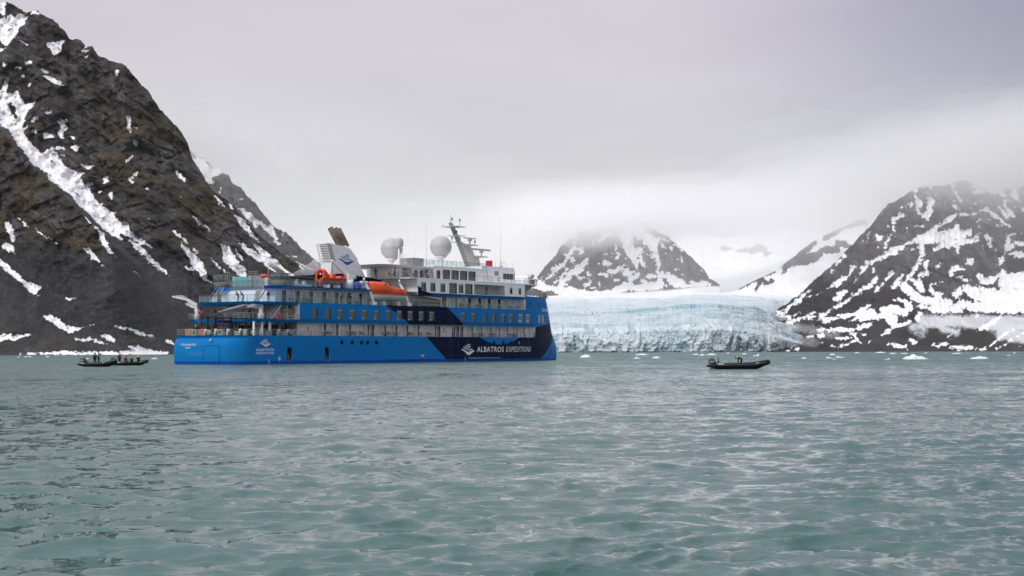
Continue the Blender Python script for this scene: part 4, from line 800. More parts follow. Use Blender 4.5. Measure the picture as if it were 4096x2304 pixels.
def build_hull():
    mb = MB(); RC = 3.9
    def atr(b, z): return float(np.interp(z, (-2, 0, 1.7, 3.2, 4.05, 4.25, 4.68, 6), (0.5, 0.2, 0.0, 0.15, 0.5, 0.62 + 0.30 * max(0, 1 - (b / 6.5) ** 2), 0.45, 0.6))) + 0.012 * b * b
    def tcol(b): return lambda z: (atr(b, z), b)
    def ccol(th):
        def f(z):
            b0 = HB - 0.18 - RC - 0.0; a0 = atr(b0, z); bb = b0 + RC * math.sin(th); return (a0 + RC * (1 - math.cos(th)) * 1.05, bb)
        return f
    def scol(a): return lambda z: (a, half(a, z))
    def bcol(t): return lambda z: ((lambda a: (a, half(a, z)))(BOW0 + t * (nose(z) - BOW0)))
    # lower hull all round
    cols = [(None, tcol(b)) for b in np.linspace(0, HB - 0.18 - RC, 7)] + [(None, ccol(th)) for th in np.linspace(0, math.pi / 2, 9)[1:]]
    ex = [e for d in DOORS4 for e in d[:2]]
    cols += [(a, scol(a)) for a in cuts(5.0, BOW0, 3.0, ex)] + [(None, bcol(t)) for t in np.linspace(0, 1, 26)[1:]]
    zs = sorted(set([-1.6, -0.6, 0.0, 0.35, 0.7, 1.1, 1.7, 2.2, 2.72, 3.2, 3.6, 4.05, 4.25, 4.45, Z4]))
    shell(mb, cols, zs, DOORS4)
    # bow above the gallery, both sides, up to the foredeck bulwark
    def bow_from(a0): return [(None, (lambda t, a0=a0: (lambda z: ((lambda a: (a, half(a, z)))(a0 + t * (nose(z) - a0)))))(t)) for t in np.linspace(0, 1, 22)]
    def slant(t): return lambda z: ((lambda s0: (lambda a: (a, half(a, z)))(s0 + t * (nose(z) - s0)))(83.3 + 0.45 * (z - Z4)))
    shell(mb, [(None, slant(t)) for t in np.linspace(0, 1, 20)], [Z4, 5.2, 5.7, 6.2, 6.75])
    def cham(a, z): return half(a, z) - 0.42 * max(0.0, (7.36 - z) / 0.6) * float(smooth(85.5, 82.0, a))
    def sb_(a): return lambda z: (a, cham(a, z))
    def bb_(t): return lambda z: ((lambda a: (a, cham(a, z)))(BOW0 + t * (nose(z) - BOW0)))
    holes = [(a, a + W5, W5Z[0], W5Z[1]) for a, _ in WIN5 if a + W5 < 75.6]
    cols = [(round(a, 4), sb_(a)) for a in cuts(15.34, BOW0 + 0.48, 3.0, [e for h in holes for e in h[:2]])]
    cols += [(None, (lambda a: (lambda z: (a, cham(a, z))))(a)) for a in np.linspace(BOW0 + 0.48, 90, 14)[1:]] + [(None, (lambda t: (lambda z: ((lambda a: (a, half(a, z)))(90 + t * (nose(z) - 90)))))(t)) for t in np.linspace(0, 1, 12)[1:]]
    shell(mb, cols, [6.76, 7.36, W5Z[0], 8.2, 8.8, W5Z[1], 9.8, Z6], holes)
    shell(mb, bow_from(79.5), [Z6, 10.8, 11.4, 12.0, 12.4, 12.8, 12.95])
    o = mb.build('hull', PAINT, ship)
    # weather decks
    def outline(z, a0=None, inset=0.05, n=26):
        if a0 is None: st = [tcol(b)(z) for b in np.linspace(0, HB - 0.18 - RC, 5)] + [ccol(th)(z) for th in np.linspace(0, math.pi / 2, 7)[1:]] + [(BOW0, HB)]
        else: st = [(a0, HB if a0 < BOW0 else half(a0, z)), (max(a0, BOW0), half(max(a0, BOW0), z))]
        st += [(a, half(a, z)) for a in BOW0 + np.linspace(0, 1, n)[1:] * (nose(z) - BOW0) if a > (a0 or 0)]
        st = [(a - inset if a > 90 else (a + inset if a < 6 else a), max(0, b - inset)) for a, b in st]
        return st + [(a, -b) for a, b in st[::-1] if b > 1e-6]
    MB().prism(outline(Z4, None, 0.12), (Z4 - 0.1, Z4 - 0.03), 2).build('deck', DECK, ship)
    MB().prism(outline(Z5, 15.34, 0.35), (Z5 - 0.5, Z5), 2).build('deck', GREYW, ship)
    MB().prism(outline(Z6, 15.34, 0.06), (Z6 - 0.25, Z6 - 0.01), 2).build('deck', DECK, ship)
    MB().prism(outline(12.55, 79.6, 0.08), (12.2, 12.55), 2).build('deck', DECK, ship)
build_hull()

def plate(name, poly, z0, z1, inset, mat, top=None):
    """deck edge: outline at the top, drawn in underneath"""
    cx = sum(p[0] for p in poly) / len(poly)
    lo = [(a + (inset if a < cx else -inset) * (1 if abs(b) < 8 else 0.15), b - math.copysign(min(inset, abs(b)), b) if abs(b) > 1 else b) for a, b in poly]
    mb = MB(); mb.prism(poly, (z0, z1), 2, 0, lo); o = mb.build(name, [mat], ship); return o
D6 = [(33.1, 8.2), (9.6, 8.2), (7.6, 7.7), (6.5, 6.9), (5.9, 5.6), (5.6, 3), (5.5, 0), (5.6, -3), (5.9, -5.6), (6.6, -6.9), (7.7, -7.7), (9.6, -8.2), (33.1, -8.2)]
plate('deck_edge', [(15.34, 8.2)] + D6[1:-1] + [(15.34, -8.2)], 9.72, Z6 + 0.03, 0.5, BLUE)
plate('deck_edge', [(33.1, 8.2), (11.6, 8.2), (9.9, 7.2), (9.4, 5.9), (11.2, 4.2), (11.2, -4.2), (9.4, -5.9), (9.9, -7.2), (11.6, -8.2), (33.1, -8.2)], 12.46, 12.86, 0.35, BLUE)
for s_ in (1, -1):                                      # deck 5 side wings aft, open between for the boats
    q = [(15.33, 8.2), (6.6, 8.2), (5.2, 7.6), (4.4, 6.6), (4.2, 4.0), (15.33, 4.0)] if s_ == 1 else [(15.33, -8.2), (6.6, -8.2), (5.4, -7.7), (4.6, -6.8), (4.4, -5.2), (15.33, -5.2)]
    plate('deck_edge', q, 6.86, 7.34, 0.4, BLUE)
plate('deck_edge', [(79.9, 8.215), (50.0, 8.215), (46.15, 8.215), (46.15, -8.215), (79.9, -8.215)], 12.28, 12.72, 0.3, BLUE)

# --- walls
def wall_plane(mb, a0, a1, z0, z1, b, holes=(), depth=0.18, mat=0):
    xs = sorted(set([a0, a1] + [e for h in holes for e in h[:2]])); zs = sorted(set([z0, z1] + [e for h in holes for e in h[2:]]))
    inside = lambda x, z: any(h[0] < x < h[1] and h[2] < z < h[3] for h in holes)
    for i in range(len(xs) - 1):
        for j in range(len(zs) - 1):
            if inside((xs[i] + xs[i+1]) / 2, (zs[j] + zs[j+1]) / 2): continue
            mb.F([mb.P((x, b, z)) for x, z in ((xs[i], zs[j]), (xs[i+1], zs[j]), (xs[i+1], zs[j+1]), (xs[i], zs[j+1]))], mat)
    for h in holes:
        for (p, q) in (((h[0], h[2]), (h[1], h[2])), ((h[1], h[2]), (h[1], h[3])), ((h[1], h[3]), (h[0], h[3])), ((h[0], h[3]), (h[0], h[2]))):
            mb.F([mb.P((p[0], b, p[1])), mb.P((q[0], b, q[1])), mb.P((q[0], b - depth, q[1])), mb.P((p[0], b - depth, p[1]))], mat)
_wm = {}
def window(a, b, z0, z1, w, kind=1, rail=False, name='window'):
    """recessed light: frame, pane and what is drawn behind it; origin at its lower after corner"""
    h = round(z1 - z0, 3); key = (round(w, 3), h)
    if key not in _wm:
        f = MB(); t = 0.055
        for lo, hi in (((0, -0.2, 0), (w, 0.012, t)), ((0, -0.2, h - t), (w, 0.012, h)), ((0, -0.2, t), (t, 0.012, h - t)), ((w - t, -0.2, t), (w, 0.012, h - t))): f.box(lo, hi)
        p = MB().box((t, -0.2, t), (w - t, -0.13, h - t))
        _wm[key] = (f.mesh('window'), p.mesh('pane')); _wm[key][0].materials.append(FRAME); _wm[key][1].materials.append(GLASS)
    o = link(name, _wm[key][0], None, ship, (a, -b, z0)); link('pane', _wm[key][1], None, o)
    if kind:
        bs = []
        if kind in (1, 2, 4): bs.append(('blind', (0.06, -0.128, h - 0.30), (w - 0.06, -0.10, h - 0.06), BLIND))
        if kind in (1, 2): bs.append(('curtain', (w * 0.74, -0.128, 0.06), (w - 0.06, -0.095, h - 0.31), CURTAIN))
        if kind == 2: bs.append(('curtain', (0.06, -0.128, 0.06), (w * 0.73, -0.105, h - 0.31), CURTAIN))
        if kind == 1: bs.append(('bed', (0.06, -0.128, 0.06), (w * 0.42, -0.10, 0.32), BLIND))
        if kind == 3: bs += [('slat', (0.06, -0.128, 0.1 + k * 0.23), (w - 0.06, -0.10, 0.22 + k * 0.23), CURTAIN) for k in range(7)]
        if kind == 4: bs.append(('desk_lamp', (w * 0.4, -0.128, 0.5), (w * 0.6, -0.11, 0.62), CURTAIN))
        for nm, lo, hi, mt in bs:
            bk = (nm, lo, hi)
            if bk not in _wm: _wm[bk] = MB().box(lo, hi).mesh(nm); _wm[bk].materials.append(mt)
            link(nm, _wm[bk], None, o)
    return o
for a, k in WIN5:
    if a + W5 < 75.6: window(a, HB, W5Z[0], W5Z[1], W5, k)
def surf_patch(name, a0, a1, z0, z1, mat, proud=0.02, n=4, parent=None, lean=0.0):
    """a thin plate following the curved side"""
    mb = MB(); secs = []
    for i in range(n + 1):
        a = a0 + (a1 - a0) * i / n; s = []
        for z, pr in ((z0, -0.03), (z1, -0.03), (z1, proud), (z0, proud)):
            aa = a + lean * (z - z0); s.append((aa, half(aa, z) + pr, z))
        secs.append(s)
    mb.loft(secs, 0, False); return mb.build(name, mat, parent or ship)
for a in WIN5B:
    o = surf_patch('window', a, a + 1.45, W5Z[0], W5Z[1], GREY, 0.012); surf_patch('pane', a + 0.07, a + 1.38, W5Z[0] + 0.07, W5Z[1] - 0.07, GLASS, 0.022, 4, o)
    surf_patch('blind', a + 0.07, a + 0.95, W5Z[0] + 0.07, W5Z[0] + 0.55, BLIND, 0.027, 3, o); surf_patch('blind', a + 0.07, a + 1.38, W5Z[1] - 0.32, W5Z[1] - 0.07, BLIND, 0.027, 3, o)
for a, w in ((85.9, 1.15), (88.2, 1.0), (89.9, 0.95)):
    o = surf_patch('window', a, a + w, 7.6, 9.3, GREY, 0.012, 3, None, 0.05); surf_patch('pane', a + 0.07, a + w - 0.07, 7.68, 9.22, GLASS, 0.024, 3, o, 0.05)
for a in (81.6, 86.6, 90.3): o = surf_patch('mooring_port', a, a + 0.62, 11.05, 11.7, DARK, 0.012, 2)
for a, w in ((88.2, .4), (89.2, .4), (91.9, .5), (93.2, .5)): surf_patch('mooring_port', a, a + w, 5.15, 5.6, DARK, 0.012, 2)
for a in (25.6, 28.23, 30.63, 32.23, 34.54, 56.65, 59.39, 63.35, 66.25, 69.13, 72.15, 74.6):
    mb = MB(); mb.lathe([(0.38, -0.02), (0.38, 0.02), (0.30, 0.03), (0.29, 0.012)], (a, HB, 3.56), 16, 0, True, (0, 1, 0)); o = mb.build('porthole', NAVY, ship)
    MB().lathe([(0.29, -0.01), (0.285, 0.008)], (a, HB, 3.56), 16, 0, False, (0, 1, 0)).build('pane', GLASS, o)
for a in (77.2,): surf_patch('porthole', a, a + 0.6, 3.28, 3.84, GLASS, 0.012, 3)
for d in DOORS4:                                        # boarding doors in the side: dark lobby and a folding ladder
    mb = MB(); mb.box((d[0], HB - 1.6, d[2]), (d[1], HB - 1.5, d[3])); mb.box((d[0] - 0.04, HB - 1.5, d[2]), (d[0], HB - 0.02, d[3])); mb.box((d[1], HB - 1.5, d[2]), (d[1] + 0.04, HB - 0.02, d[3])); mb.box((d[0], HB - 1.5, d[3]), (d[1], HB - 0.02, d[3] + 0.04)); mb.box((d[0], HB - 1.5, d[2] - 0.04), (d[1], HB - 0.02, d[2]))
    o = mb.build('boarding_door', DARK, ship); mb = MB()
    for x in (d[0] + 0.1, d[1] - 0.02): mb.path([(x, HB + 0.1, d[2] + 1.0), (x, HB + 0.16, d[2] + 0.9), (x + 0.04, HB + 0.2, d[2] - 0.4)], 0.03, 5)
    for k in range(3): mb.path([(d[0] + 0.1, HB + 0.18, d[2] + 0.3 - k * 0.32), (d[1], HB + 0.18, d[2] + 0.3 - k * 0.32)], 0.025, 5)
    mb.build('ladder', STEEL, o)
for a0, a1, z in ((36.3, 52.4, 0.62), (60.96, 71.2, 0.66)): MB().path([(a0, HB + 0.02, z), (a1, HB + 0.02, z)], 0.07, 6).build('rubbing_strake', BLUE if a0 < 50 else simple('pale_strake', (0.25, 0.30, 0.36), 0.5), ship)
for a0, a1 in ((80.0, 82.0),): pass
mb = MB(); tz = lambda b, z: float(np.interp(z, (0, 1.7, 3.2), (0.2, 0.0, 0.15))) + 0.012 * b * b
for b in (1.69, 5.05):
    for z0, z1 in ((0.3, 1.7), (1.7, 3.0)): mb.beam((tz(b, z0) - 0.005, b, z0), (tz(b, z1) - 0.005, b, z1), 0.05, 0.03)
for z in (0.3, 3.0):
    for k in range(4): b0, b1 = 1.69 + k * 0.84, 1.69 + (k + 1) * 0.84; mb.beam((tz(b0, z) - 0.005, b0, z), (tz(b1, z) - 0.005, b1, z), 0.03, 0.05)
mb.build('stern_door_seam', NAVY, ship)
mb = MB(); mb.lathe([(0.03, -0.25), (0.16, -0.2), (0.2, 0), (0.14, 0.18), (0.03, 0.2)], (0.1, 3.3, 3.9), 10); mb.beam((0.4, 3.3, 4.15), (0.1, 3.3, 4.1), 0.08, 0.08); mb.build('stern_camera', GREYW, ship)
# anchor in its pocket
o = surf_patch('anchor_pocket', 92.6, 93.5, 1.2, 2.5, DARK, 0.02, 2, None, 0.55)
mb = MB(); 
for p, q in (((92.75, 1.25), (93.4, 2.35)), ((92.6, 1.5), (93.3, 1.2))): mb.beam((p[0], half(p[0], p[1]) + 0.12, p[1]), (q[0], half(q[0], q[1]) + 0.12, q[1]), 0.16, 0.16)
mb.build('anchor', simple('anchor_rust', (0.22, 0.09, 0.04), 0.7), o)

# --- cabin fronts behind the open galleries
def cabin_row(a0, a1, z0, z1, b, doors, dh=2.0, dw=0.95):
    hs = [(d - dw / 2, d + dw / 2, z0 + 0.05, z0 + dh) for d in doors]
    mb = MB(); wall_plane(mb, a0, a1, z0, z1, b, hs, 0.12); mb.build('cabin_front', WHITE, ship)
    for h in hs: window(h[0], b, h[2], h[3], h[1] - h[0], 0, name='balcony_door')
DO4 = [23.08, 26.14, 29.40, 34.2, 35.5, 38.73, 41.84, 44.87, 48.06, 53.0, 54.2, 58.7, 59.9, 61.2, 64.15, 67.19, 70.19, 73.0, 75.6, 78.93, 81.3]
cabin_row(16.6, 84.0, Z4, 6.9, 6.4, DO4)
MB().box((84.0, 2.0, Z4), (84.1, 7.4, 6.86)).build('gallery_end', WHITE, ship)
cabin_row(11.6, 33.0, Z6, 12.5, 6.4, [13.48, 16.68, 19.9, 23.08, 26.21, 29.40, 32.3])
cabin_row(54.7, 79.5, Z6, 12.4, 6.4, [59.2, 63.7, 66.9, 69.9, 73.2, 75.6])
def screens(name, As, z0, z1, b0, b1, w=0.05):
    me = MB().box((0, 0, 0), (w, b1 - b0, z1 - z0)).mesh(name); me.materials.append(WHITE)
    for a in As: link(name, me, None, ship, (a, -b0, z0))
screens('balcony_screen', [d - 1.0 for d in DO4 if d not in (35.5, 54.2, 59.9, 61.2, 58.7)] + [83.0], Z4, 6.72, 6.4, 7.25)
screens('balcony_screen', [15.1, 18.3, 21.5, 24.6, 27.8, 31.0, 33.0], Z6 + 0.03, 12.46, 6.4, 7.3)
screens('balcony_screen', [58.0, 61.4, 64.7, 68.0, 71.3, 74.5, 77.4], Z6, 12.3, 6.4, 7.4)
me = MB().path([(0, 0, 0), (0, 0, 1)], 0.035, 5).mesh('stanchion'); me.materials.append(GREYW)
for a in np.arange(19.5, 83, 3.1):
    o = link('stanchion', me, None, ship, (a, -8.02, Z4)); o.scale = (1, 1, 2.2)
for a in np.arange(17, 33, 3.1):
    o = link('stanchion', me, None, ship, (a, -8.0, Z6)); o.scale = (1, 1, 2.3)
MB().box((79.5, 5.0, Z6), (79.6, HB - 0.02, 12.3)).build('gallery_end', WHITE, ship)
# solid core so no daylight shows through the decks
MB().box((16.5, -6.3, Z4), (84.2, 6.2, 6.9)).build('deckhouse_core', GREYW, ship)
MB().box((15.5, -7.9, 7.3), (75.5, 7.6, 10.0)).build('deckhouse_core', DARK, ship)
MB().box((11.7, -6.3, Z6), (46.4, 6.25, 12.45)).build('deckhouse_core', GREYW, ship)
MB().box((46.3, -7.8, Z6), (54.6, 6.0, 12.4)).build('deckhouse_core', GREYW, ship)
MB().box((54.6, -7.9, Z6), (79.4, 6.25, 12.4)).build('deckhouse_core', GREYW, ship)

# --- white superstructure, deck 7
RECESS = (62.85, 72.73, 12.80, 14.76)
mb = MB(); wall_plane(mb, 46.12, 79.4, 12.73, Z8, HB, [(a, a + w, z0, z1) for a, w, z0, z1 in WIN7] + [RECESS], 0.2)
wall_plane(mb, 46.12, 79.4, 12.73, Z8, -HB)
mb.box((46.1, -HB + 0.01, 12.3), (46.3, HB - 0.01, Z8)); mb.box((79.2, -HB + 0.01, 12.6), (79.4, HB - 0.01, Z8)); mb.box((62.75, 6.4, 12.74), (62.84, HB - 0.21, 14.8)); mb.box((72.74, 6.4, 12.74), (72.83, HB - 0.21, 14.8)); mb.box((62.75, 6.4, 14.78), (72.83, HB - 0.21, 14.84))
mb.box((46.0, -HB - 0.03, Z8 - 0.14), (79.6, HB + 0.03, Z8 + 0.02))
mb.build('superstructure', WHITE, ship)
mb = MB(); mb.prism([(46.1, 12.3), (50.4, 12.3), (49.4, 12.74), (48.3, 12.97), (46.93, 13.0), (46.93, 13.6), (46.1, 13.95)], (HB - 0.1, HB + 0.022), 1); mb.build('navy_flash', NAVY, ship)
for a, w, z0, z1 in WIN7: window(a, HB, z0, z1, w, 0 if w > 2 else 4)
for a in (56.25, 61.1): MB().box((a - 1.05, HB - 0.14, 13.7), (a + 1.1, HB - 0.09, 13.76)).build('transom_bar', GREY, ship)
mb = MB(); wall_plane(mb, RECESS[0], RECESS[1], RECESS[2], RECESS[3], 6.5, [(63.6, 64.9, 12.85, 14.6), (68.4, 69.3, 12.85, 14.5)]); mb.build('cabin_front', GREYW, ship)
window(63.6, 6.5, 12.85, 14.6, 1.3, 0, name='balcony_door'); window(68.4, 6.5, 12.85, 14.5, 0.9, 0, name='balcony_door')
MB().box((RECESS[0], 6.4, 12.74), (RECESS[1], HB - 0.05, 12.8)).build('deck', PLANK, ship)
MB().box((46.4, -7.9, 12.4), (62.8, 7.8, 15.2)).build('deckhouse_core', DARK, ship)
MB().box((72.8, -7.9, 12.4), (79.1, 7.8, 15.2)).build('deckhouse_core', DARK, ship)
# deck 7 aft house under the sun deck, and the deck itself
MB().prism([(46.2, 8.0), (33.1, 8.0), (11.8, 8.0), (11.2, 4), (11.2, -4), (11.8, -8), (46.2, -8)], (12.5, Z7), 2).build('deck', DECK, ship)
# deck 8: open deck with the lounge house
D8 = [(86.7, 2.0), (86.9, 0), (86.7, -2.0), (85.6, -7.0), (79.6, -8.2), (43.9, -8.2), (43.9, 8.2), (79.6, 8.2), (85.6, 7.0)]
MB().prism(D8, (Z8 - 0.12, Z8 + 0.05), 2).build('deck', WHITE, ship)
W8 = [(55.32, 2.2), (57.95, 2.26), (60.6, 2.23), (63.2, 2.24)]
mb = MB(); hs = [(a, a + w, 15.48, 17.3) for a, w in W8]
wall_plane(mb, 53.0, 69.4, Z8, Z9, 6.5, hs + [(53.5, 54.6, 15.5, 17.1)]); mb.box((53.0, -6.5, Z8), (53.15, 6.5, Z9)); mb.box((69.2, -6.5, Z8), (69.4, 6.5, Z9)); wall_plane(mb, 53, 69.4, Z8, Z9, -6.5)
mb.box((52.8, -6.6, Z9 - 0.12), (70.0, 6.6, Z9 + 0.04)); mb.build('lounge_house', WHITE, ship)
for a, w in W8: window(a, 6.5, 15.48, 17.3, w, 0)
window(53.5, 6.5, 15.5, 17.1, 1.1, 0)
MB().box((53.3, -6.2, Z8), (69.0, 6.2, Z9 - 0.2)).build('deckhouse_core', DARK, ship)
# lounge terrace aft with its canopy
mb = MB(); mb.prism([(39.2, 5.2), (41.5, 5.9), (53.0, 6.4), (53.0, -6.4), (41.5, -5.9), (39.2, -5.2)], (17.35, 17.72), 2, 0, [(40.4, 4.2), (42.3, 5.2), (53.0, 6.2), (53.0, -6.2), (42.3, -5.2), (40.4, -4.2)]); mb.build('canopy', WHITE, ship)
mb = MB(); mb.box((43.4, -1.0, Z8), (46.4, 4.2, 17.4)); mb.box((48.0, -6.0, Z8), (53.0, 5.2, 17.4)); mb.build('terrace_house', WHITE, ship)
for a in (48.6, 50.2, 51.6): MB().box((a, 5.2, 15.5), (a + 0.9, 5.22, 17.0)).build('terrace_window', GLASS, ship)
# bridge
mb = MB(); arc = [(80.6, 5.0), (80.9, 3.6), (81.1, 0), (80.9, -3.6), (80.6, -5.0)]
mb.prism([(69.4, 5.0)] + arc[0:] + [(69.4, -5.0)], (Z8, 16.25), 2); mb.prism([(69.4, 5.0)] + [(p[0] - 0.5, p[1]) for p in arc] + [(69.4, -5.0)], (17.45, 18.65), 2, 0, [(69.4, 5.0)] + arc + [(69.4, -5.0)])
mb.box((69.4, -5.0, 16.25), (76.4, 5.0, 17.45)); mb.box((76.4, -4.8, 16.25), (80.3, 4.8, 17.45), 1); mb.build('upper_house', [WHITE, GLASS], ship)
for a in (76.5, 77.6, 78.7, 79.6, 80.4): MB().box((a, 4.8, 16.25), (a + 0.1, 4.95, 17.45)).build('mullion', GREY, ship)
MB().box((73.6, 5.0, 16.9), (74.9, 5.03, 17.8)).build('vent_grille', GREY, ship)
# bridge front under the wing: windows raked forward
mb = MB(); mb.prism([(79.4, 12.6), (82.2, 12.6), (82.2, 13.7), (84.6, 15.2), (79.4, 15.2)], (-6.6, 6.6), 1); mb.build('bridge_front', GREY, ship)
for y in (6.62, 4.4, 2.2, 0, -2.2, -4.4):
    mb = MB(); mb.prism([(82.3, 13.8), (84.5, 15.1), (84.42, 15.15), (82.22, 13.85)], (y - 2.0, y - 0.12), 1); mb.build('bridge_window', GLASS, ship)
MB().prism([(80.2, 13.6), (82.0, 13.7), (84.0, 15.05), (80.2, 15.05)], (6.6, 6.63), 1).build('bridge_window', GLASS, ship)
mb = MB(); mb.prism([(79.4, 7.9), (84.9, 6.9), (86.2, 1.8), (86.2, -1.8), (84.9, -6.9), (79.4, -7.9)], (15.0, 15.25), 2); mb.build('wing_soffit', GREY, ship)

# --- aft decks
mb = MB(); mb.box((11.5, -6.4, Z6), (11.65, 6.4, 12.5)); mb.build('aft_wall', WHITE, ship)
MB().box((11.44, 1.9, Z6 + 0.05), (11.5, 2.7, 12.2)).build('aft_door', GREY, ship)
mb = MB(); mb.box((13.4, -7.9, 7.33), (13.55, 7.2, 9.8)); mb.build('aft_wall', GREYW, ship)
for b in (-4.2, -2.4, -0.4, 1.4, 3.4): MB().box((13.3, b, 7.9), (13.4, b + 1.1, 9.4)).build('aft_window', GLASS, ship)
mb = MB(); mb.box((14.4, -7.5, Z4), (14.5, 6.2, 6.9)); mb.build('aft_wall', GREYW, ship)
for b in (-5, -3, 0.5, 2.8, 5.0): MB().box((14.3, b, Z4 + 0.05), (14.4, b + 1.3, 6.6)).build('aft_opening', DARK, ship)
MB().box((15.3, 3.0, 7.34), (15.36, 8.15, 10.1)).build('bulkhead', WHITE, ship)
def stairs(name, p0, p1, b, w=0.9, n=9):
    (a0, z0), (a1, z1) = p0, p1; mb = MB()
    for s in (-1, 1): mb.beam((a0, b + s * w / 2, z0), (a1, b + s * w / 2, z1), 0.06, 0.28)
    for k in range(1, n):
        t = k / n; a, z = a0 + (a1 - a0) * t, z0 + (z1 - z0) * t; mb.box((a - 0.13, b - w / 2, z - 0.02), (a + 0.13, b + w / 2, z + 0.03))
    o = mb.build(name, GREYW, ship); mb = MB()
    for s in (-1, 1):
        mb.path([(a0, b + s * w / 2, z0 + 0.95), (a1, b + s * w / 2, z1 + 0.95)], 0.03, 5)
        for t in (0.05, 0.35, 0.65, 0.95): mb.path([(a0 + (a1 - a0) * t, b + s * w / 2, z0 + (z1 - z0) * t), (a0 + (a1 - a0) * t, b + s * w / 2, z0 + (z1 - z0) * t + 0.95)], 0.022, 4)
    mb.build('handrail', STEEL, o)
stairs('stair', (8.2, Z6), (10.6, 12.85), 5.2); stairs('stair', (8.2, Z6), (10.6, 12.85), -5.2)
stairs('stair', (9.4, Z5), (12.0, 9.9), 7.0); stairs('stair', (15.9, Z4), (13.2, 7.2), 5.2); stairs('stair', (44.5, Z7), (47.4, Z8), 4.8); stairs('stair', (50.2, Z8), (53.2, Z9), 5.6)
def rail(name, pts, z, h=0.95, bars=4, sp=1.7, mat=None, top=None, r=0.028):
    mb = MB(); pts = [Vector((p[0], p[1], 0)) for p in pts]
    for k in range(1, bars + 1):
        mb.path([(p.x, p.y, z + h * k / bars) for p in pts], r if k < bars else r * 1.5, 4, 1 if (k == bars and top) else 0, True, False)
    for p, q in zip(pts[:-1], pts[1:]):
        n = max(1, int(round((q - p).length / sp)))
        for k in range(n + (1 if q is pts[-1] else 0)):
            w = p.lerp(q, k / n); mb.path([(w.x, w.y, z), (w.x, w.y, z + h)], r * 1.2, 4, 0, True, False)
    return mb.build(name, [mat or STEEL, top or STEEL], ship)
rail('railing', [(83.0, 8.1), (5.5, 8.1), (3.2, 7.5), (1.6, 6.2), (0.95, 4.2), (0.65, 2), (0.6, 0), (0.65, -2), (0.95, -4.2), (1.6, -6.2), (3.2, -7.5), (5.5, -8.1), (14, -8.1)], Z4, 0.98, 4, 1.7)
rail('railing', [(15.2, 8.1), (6.6, 8.1), (4.8, 7.2), (4.4, 6.4), (4.3, 4.1), (13.3, 4.1)], Z5, 0.98, 4, 1.5)
rail('railing', [(13.3, -5.3), (4.5, -5.3), (4.7, -6.8), (5.4, -7.6), (6.6, -8.1), (14, -8.1)], Z5, 0.98, 4, 1.5)
_pan = {}
def glass_rail(pts, z, h=1.0, sp=1.35, gap=0.06):
    pts = [Vector((p[0], p[1], 0)) for p in pts]; rail('railing', [(p.x, p.y) for p in pts], z, h + 0.05, 1, sp, STEEL, TEAK)
    for p, q in zip(pts[:-1], pts[1:]):
        L = (q - p).length; n = max(1, int(round(L / sp))); w = L / n - gap; key = (round(w, 2), h)
        if key not in _pan:
            _pan[key] = MB(False).box((0, -0.008, 0.08), (w, 0.008, h - 0.04)).mesh('glass_panel'); _pan[key].materials.append(CLEAR)
        for k in range(n):
            c = p.lerp(q, (k + gap / 2 / (L / n)) / n); d = q - p
            o = link('glass_panel', _pan[key], None, ship, (c.x, -c.y, z)); o.rotation_euler = (0, 0, math.atan2(-d.y, d.x))
glass_rail([(33.0, 8.1), (9.6, 8.1), (7.7, 7.6), (6.6, 6.8), (6.0, 5.6), (5.7, 3), (5.6, 0), (5.7, -3), (6.0, -5.6), (7.7, -7.6), (9.6, -8.1)], Z6 + 0.03, 1.05)
glass_rail([(79.4, 8.12), (55.0, 8.12)], Z6, 1.0); glass_rail([(72.7, 8.1), (62.9, 8.1)], 12.8, 0.95)
glass_rail([(19.5, 8.0), (15.2, 8.0), (11.7, 7.9), (9.8, 6.8)], 12.86, 1.0); glass_rail([(11.2, 3.9), (11.2, -3.9)], 12.86, 1.0)
rail('railing', [(33.0, 8.05), (19.5, 8.05)], 12.86, 1.0, 4, 1.6)
rail('railing', [(54.4, 8.1), (33.3, 8.1)], Z6, 1.0, 4, 1.6)
rail('railing', [(79.6, 8.05), (43.95, 8.05), (43.95, -2), ], Z8 + 0.05, 1.0, 3, 2.2, STEEL, TEAK)
rail('railing', [(40.6, 1.5), (40.6, 7.9), (43.9, 8.05)], Z8 - 0.3, 1.3, 3, 1.8)
glass_rail([(79.6, 8.05), (82.6, 7.5), (85.5, 6.9), (86.3, 4.3), (86.7, 1.8), (86.7, -1.8), (85.5, -6.9)], Z8 + 0.05, 1.05)
glass_rail([(49.8, 5.4), (53.0, 6.2), (69.5, 6.2)], Z9 + 0.05, 1.0)
mb = MB(); P8 = [(79.7, 7.85), (84, 7.2), (88, 6.2), (91.5, 4.9), (94.5, 3.3), (96.8, 1.2), (96.9, -1.2), (94.5, -3.3)]
rail('railing', P8, 12.93, 0.75, 3, 1.3)
glass_rail([(84.5, 6.9), (88.0, 6.0)], 13.0, 1.35)

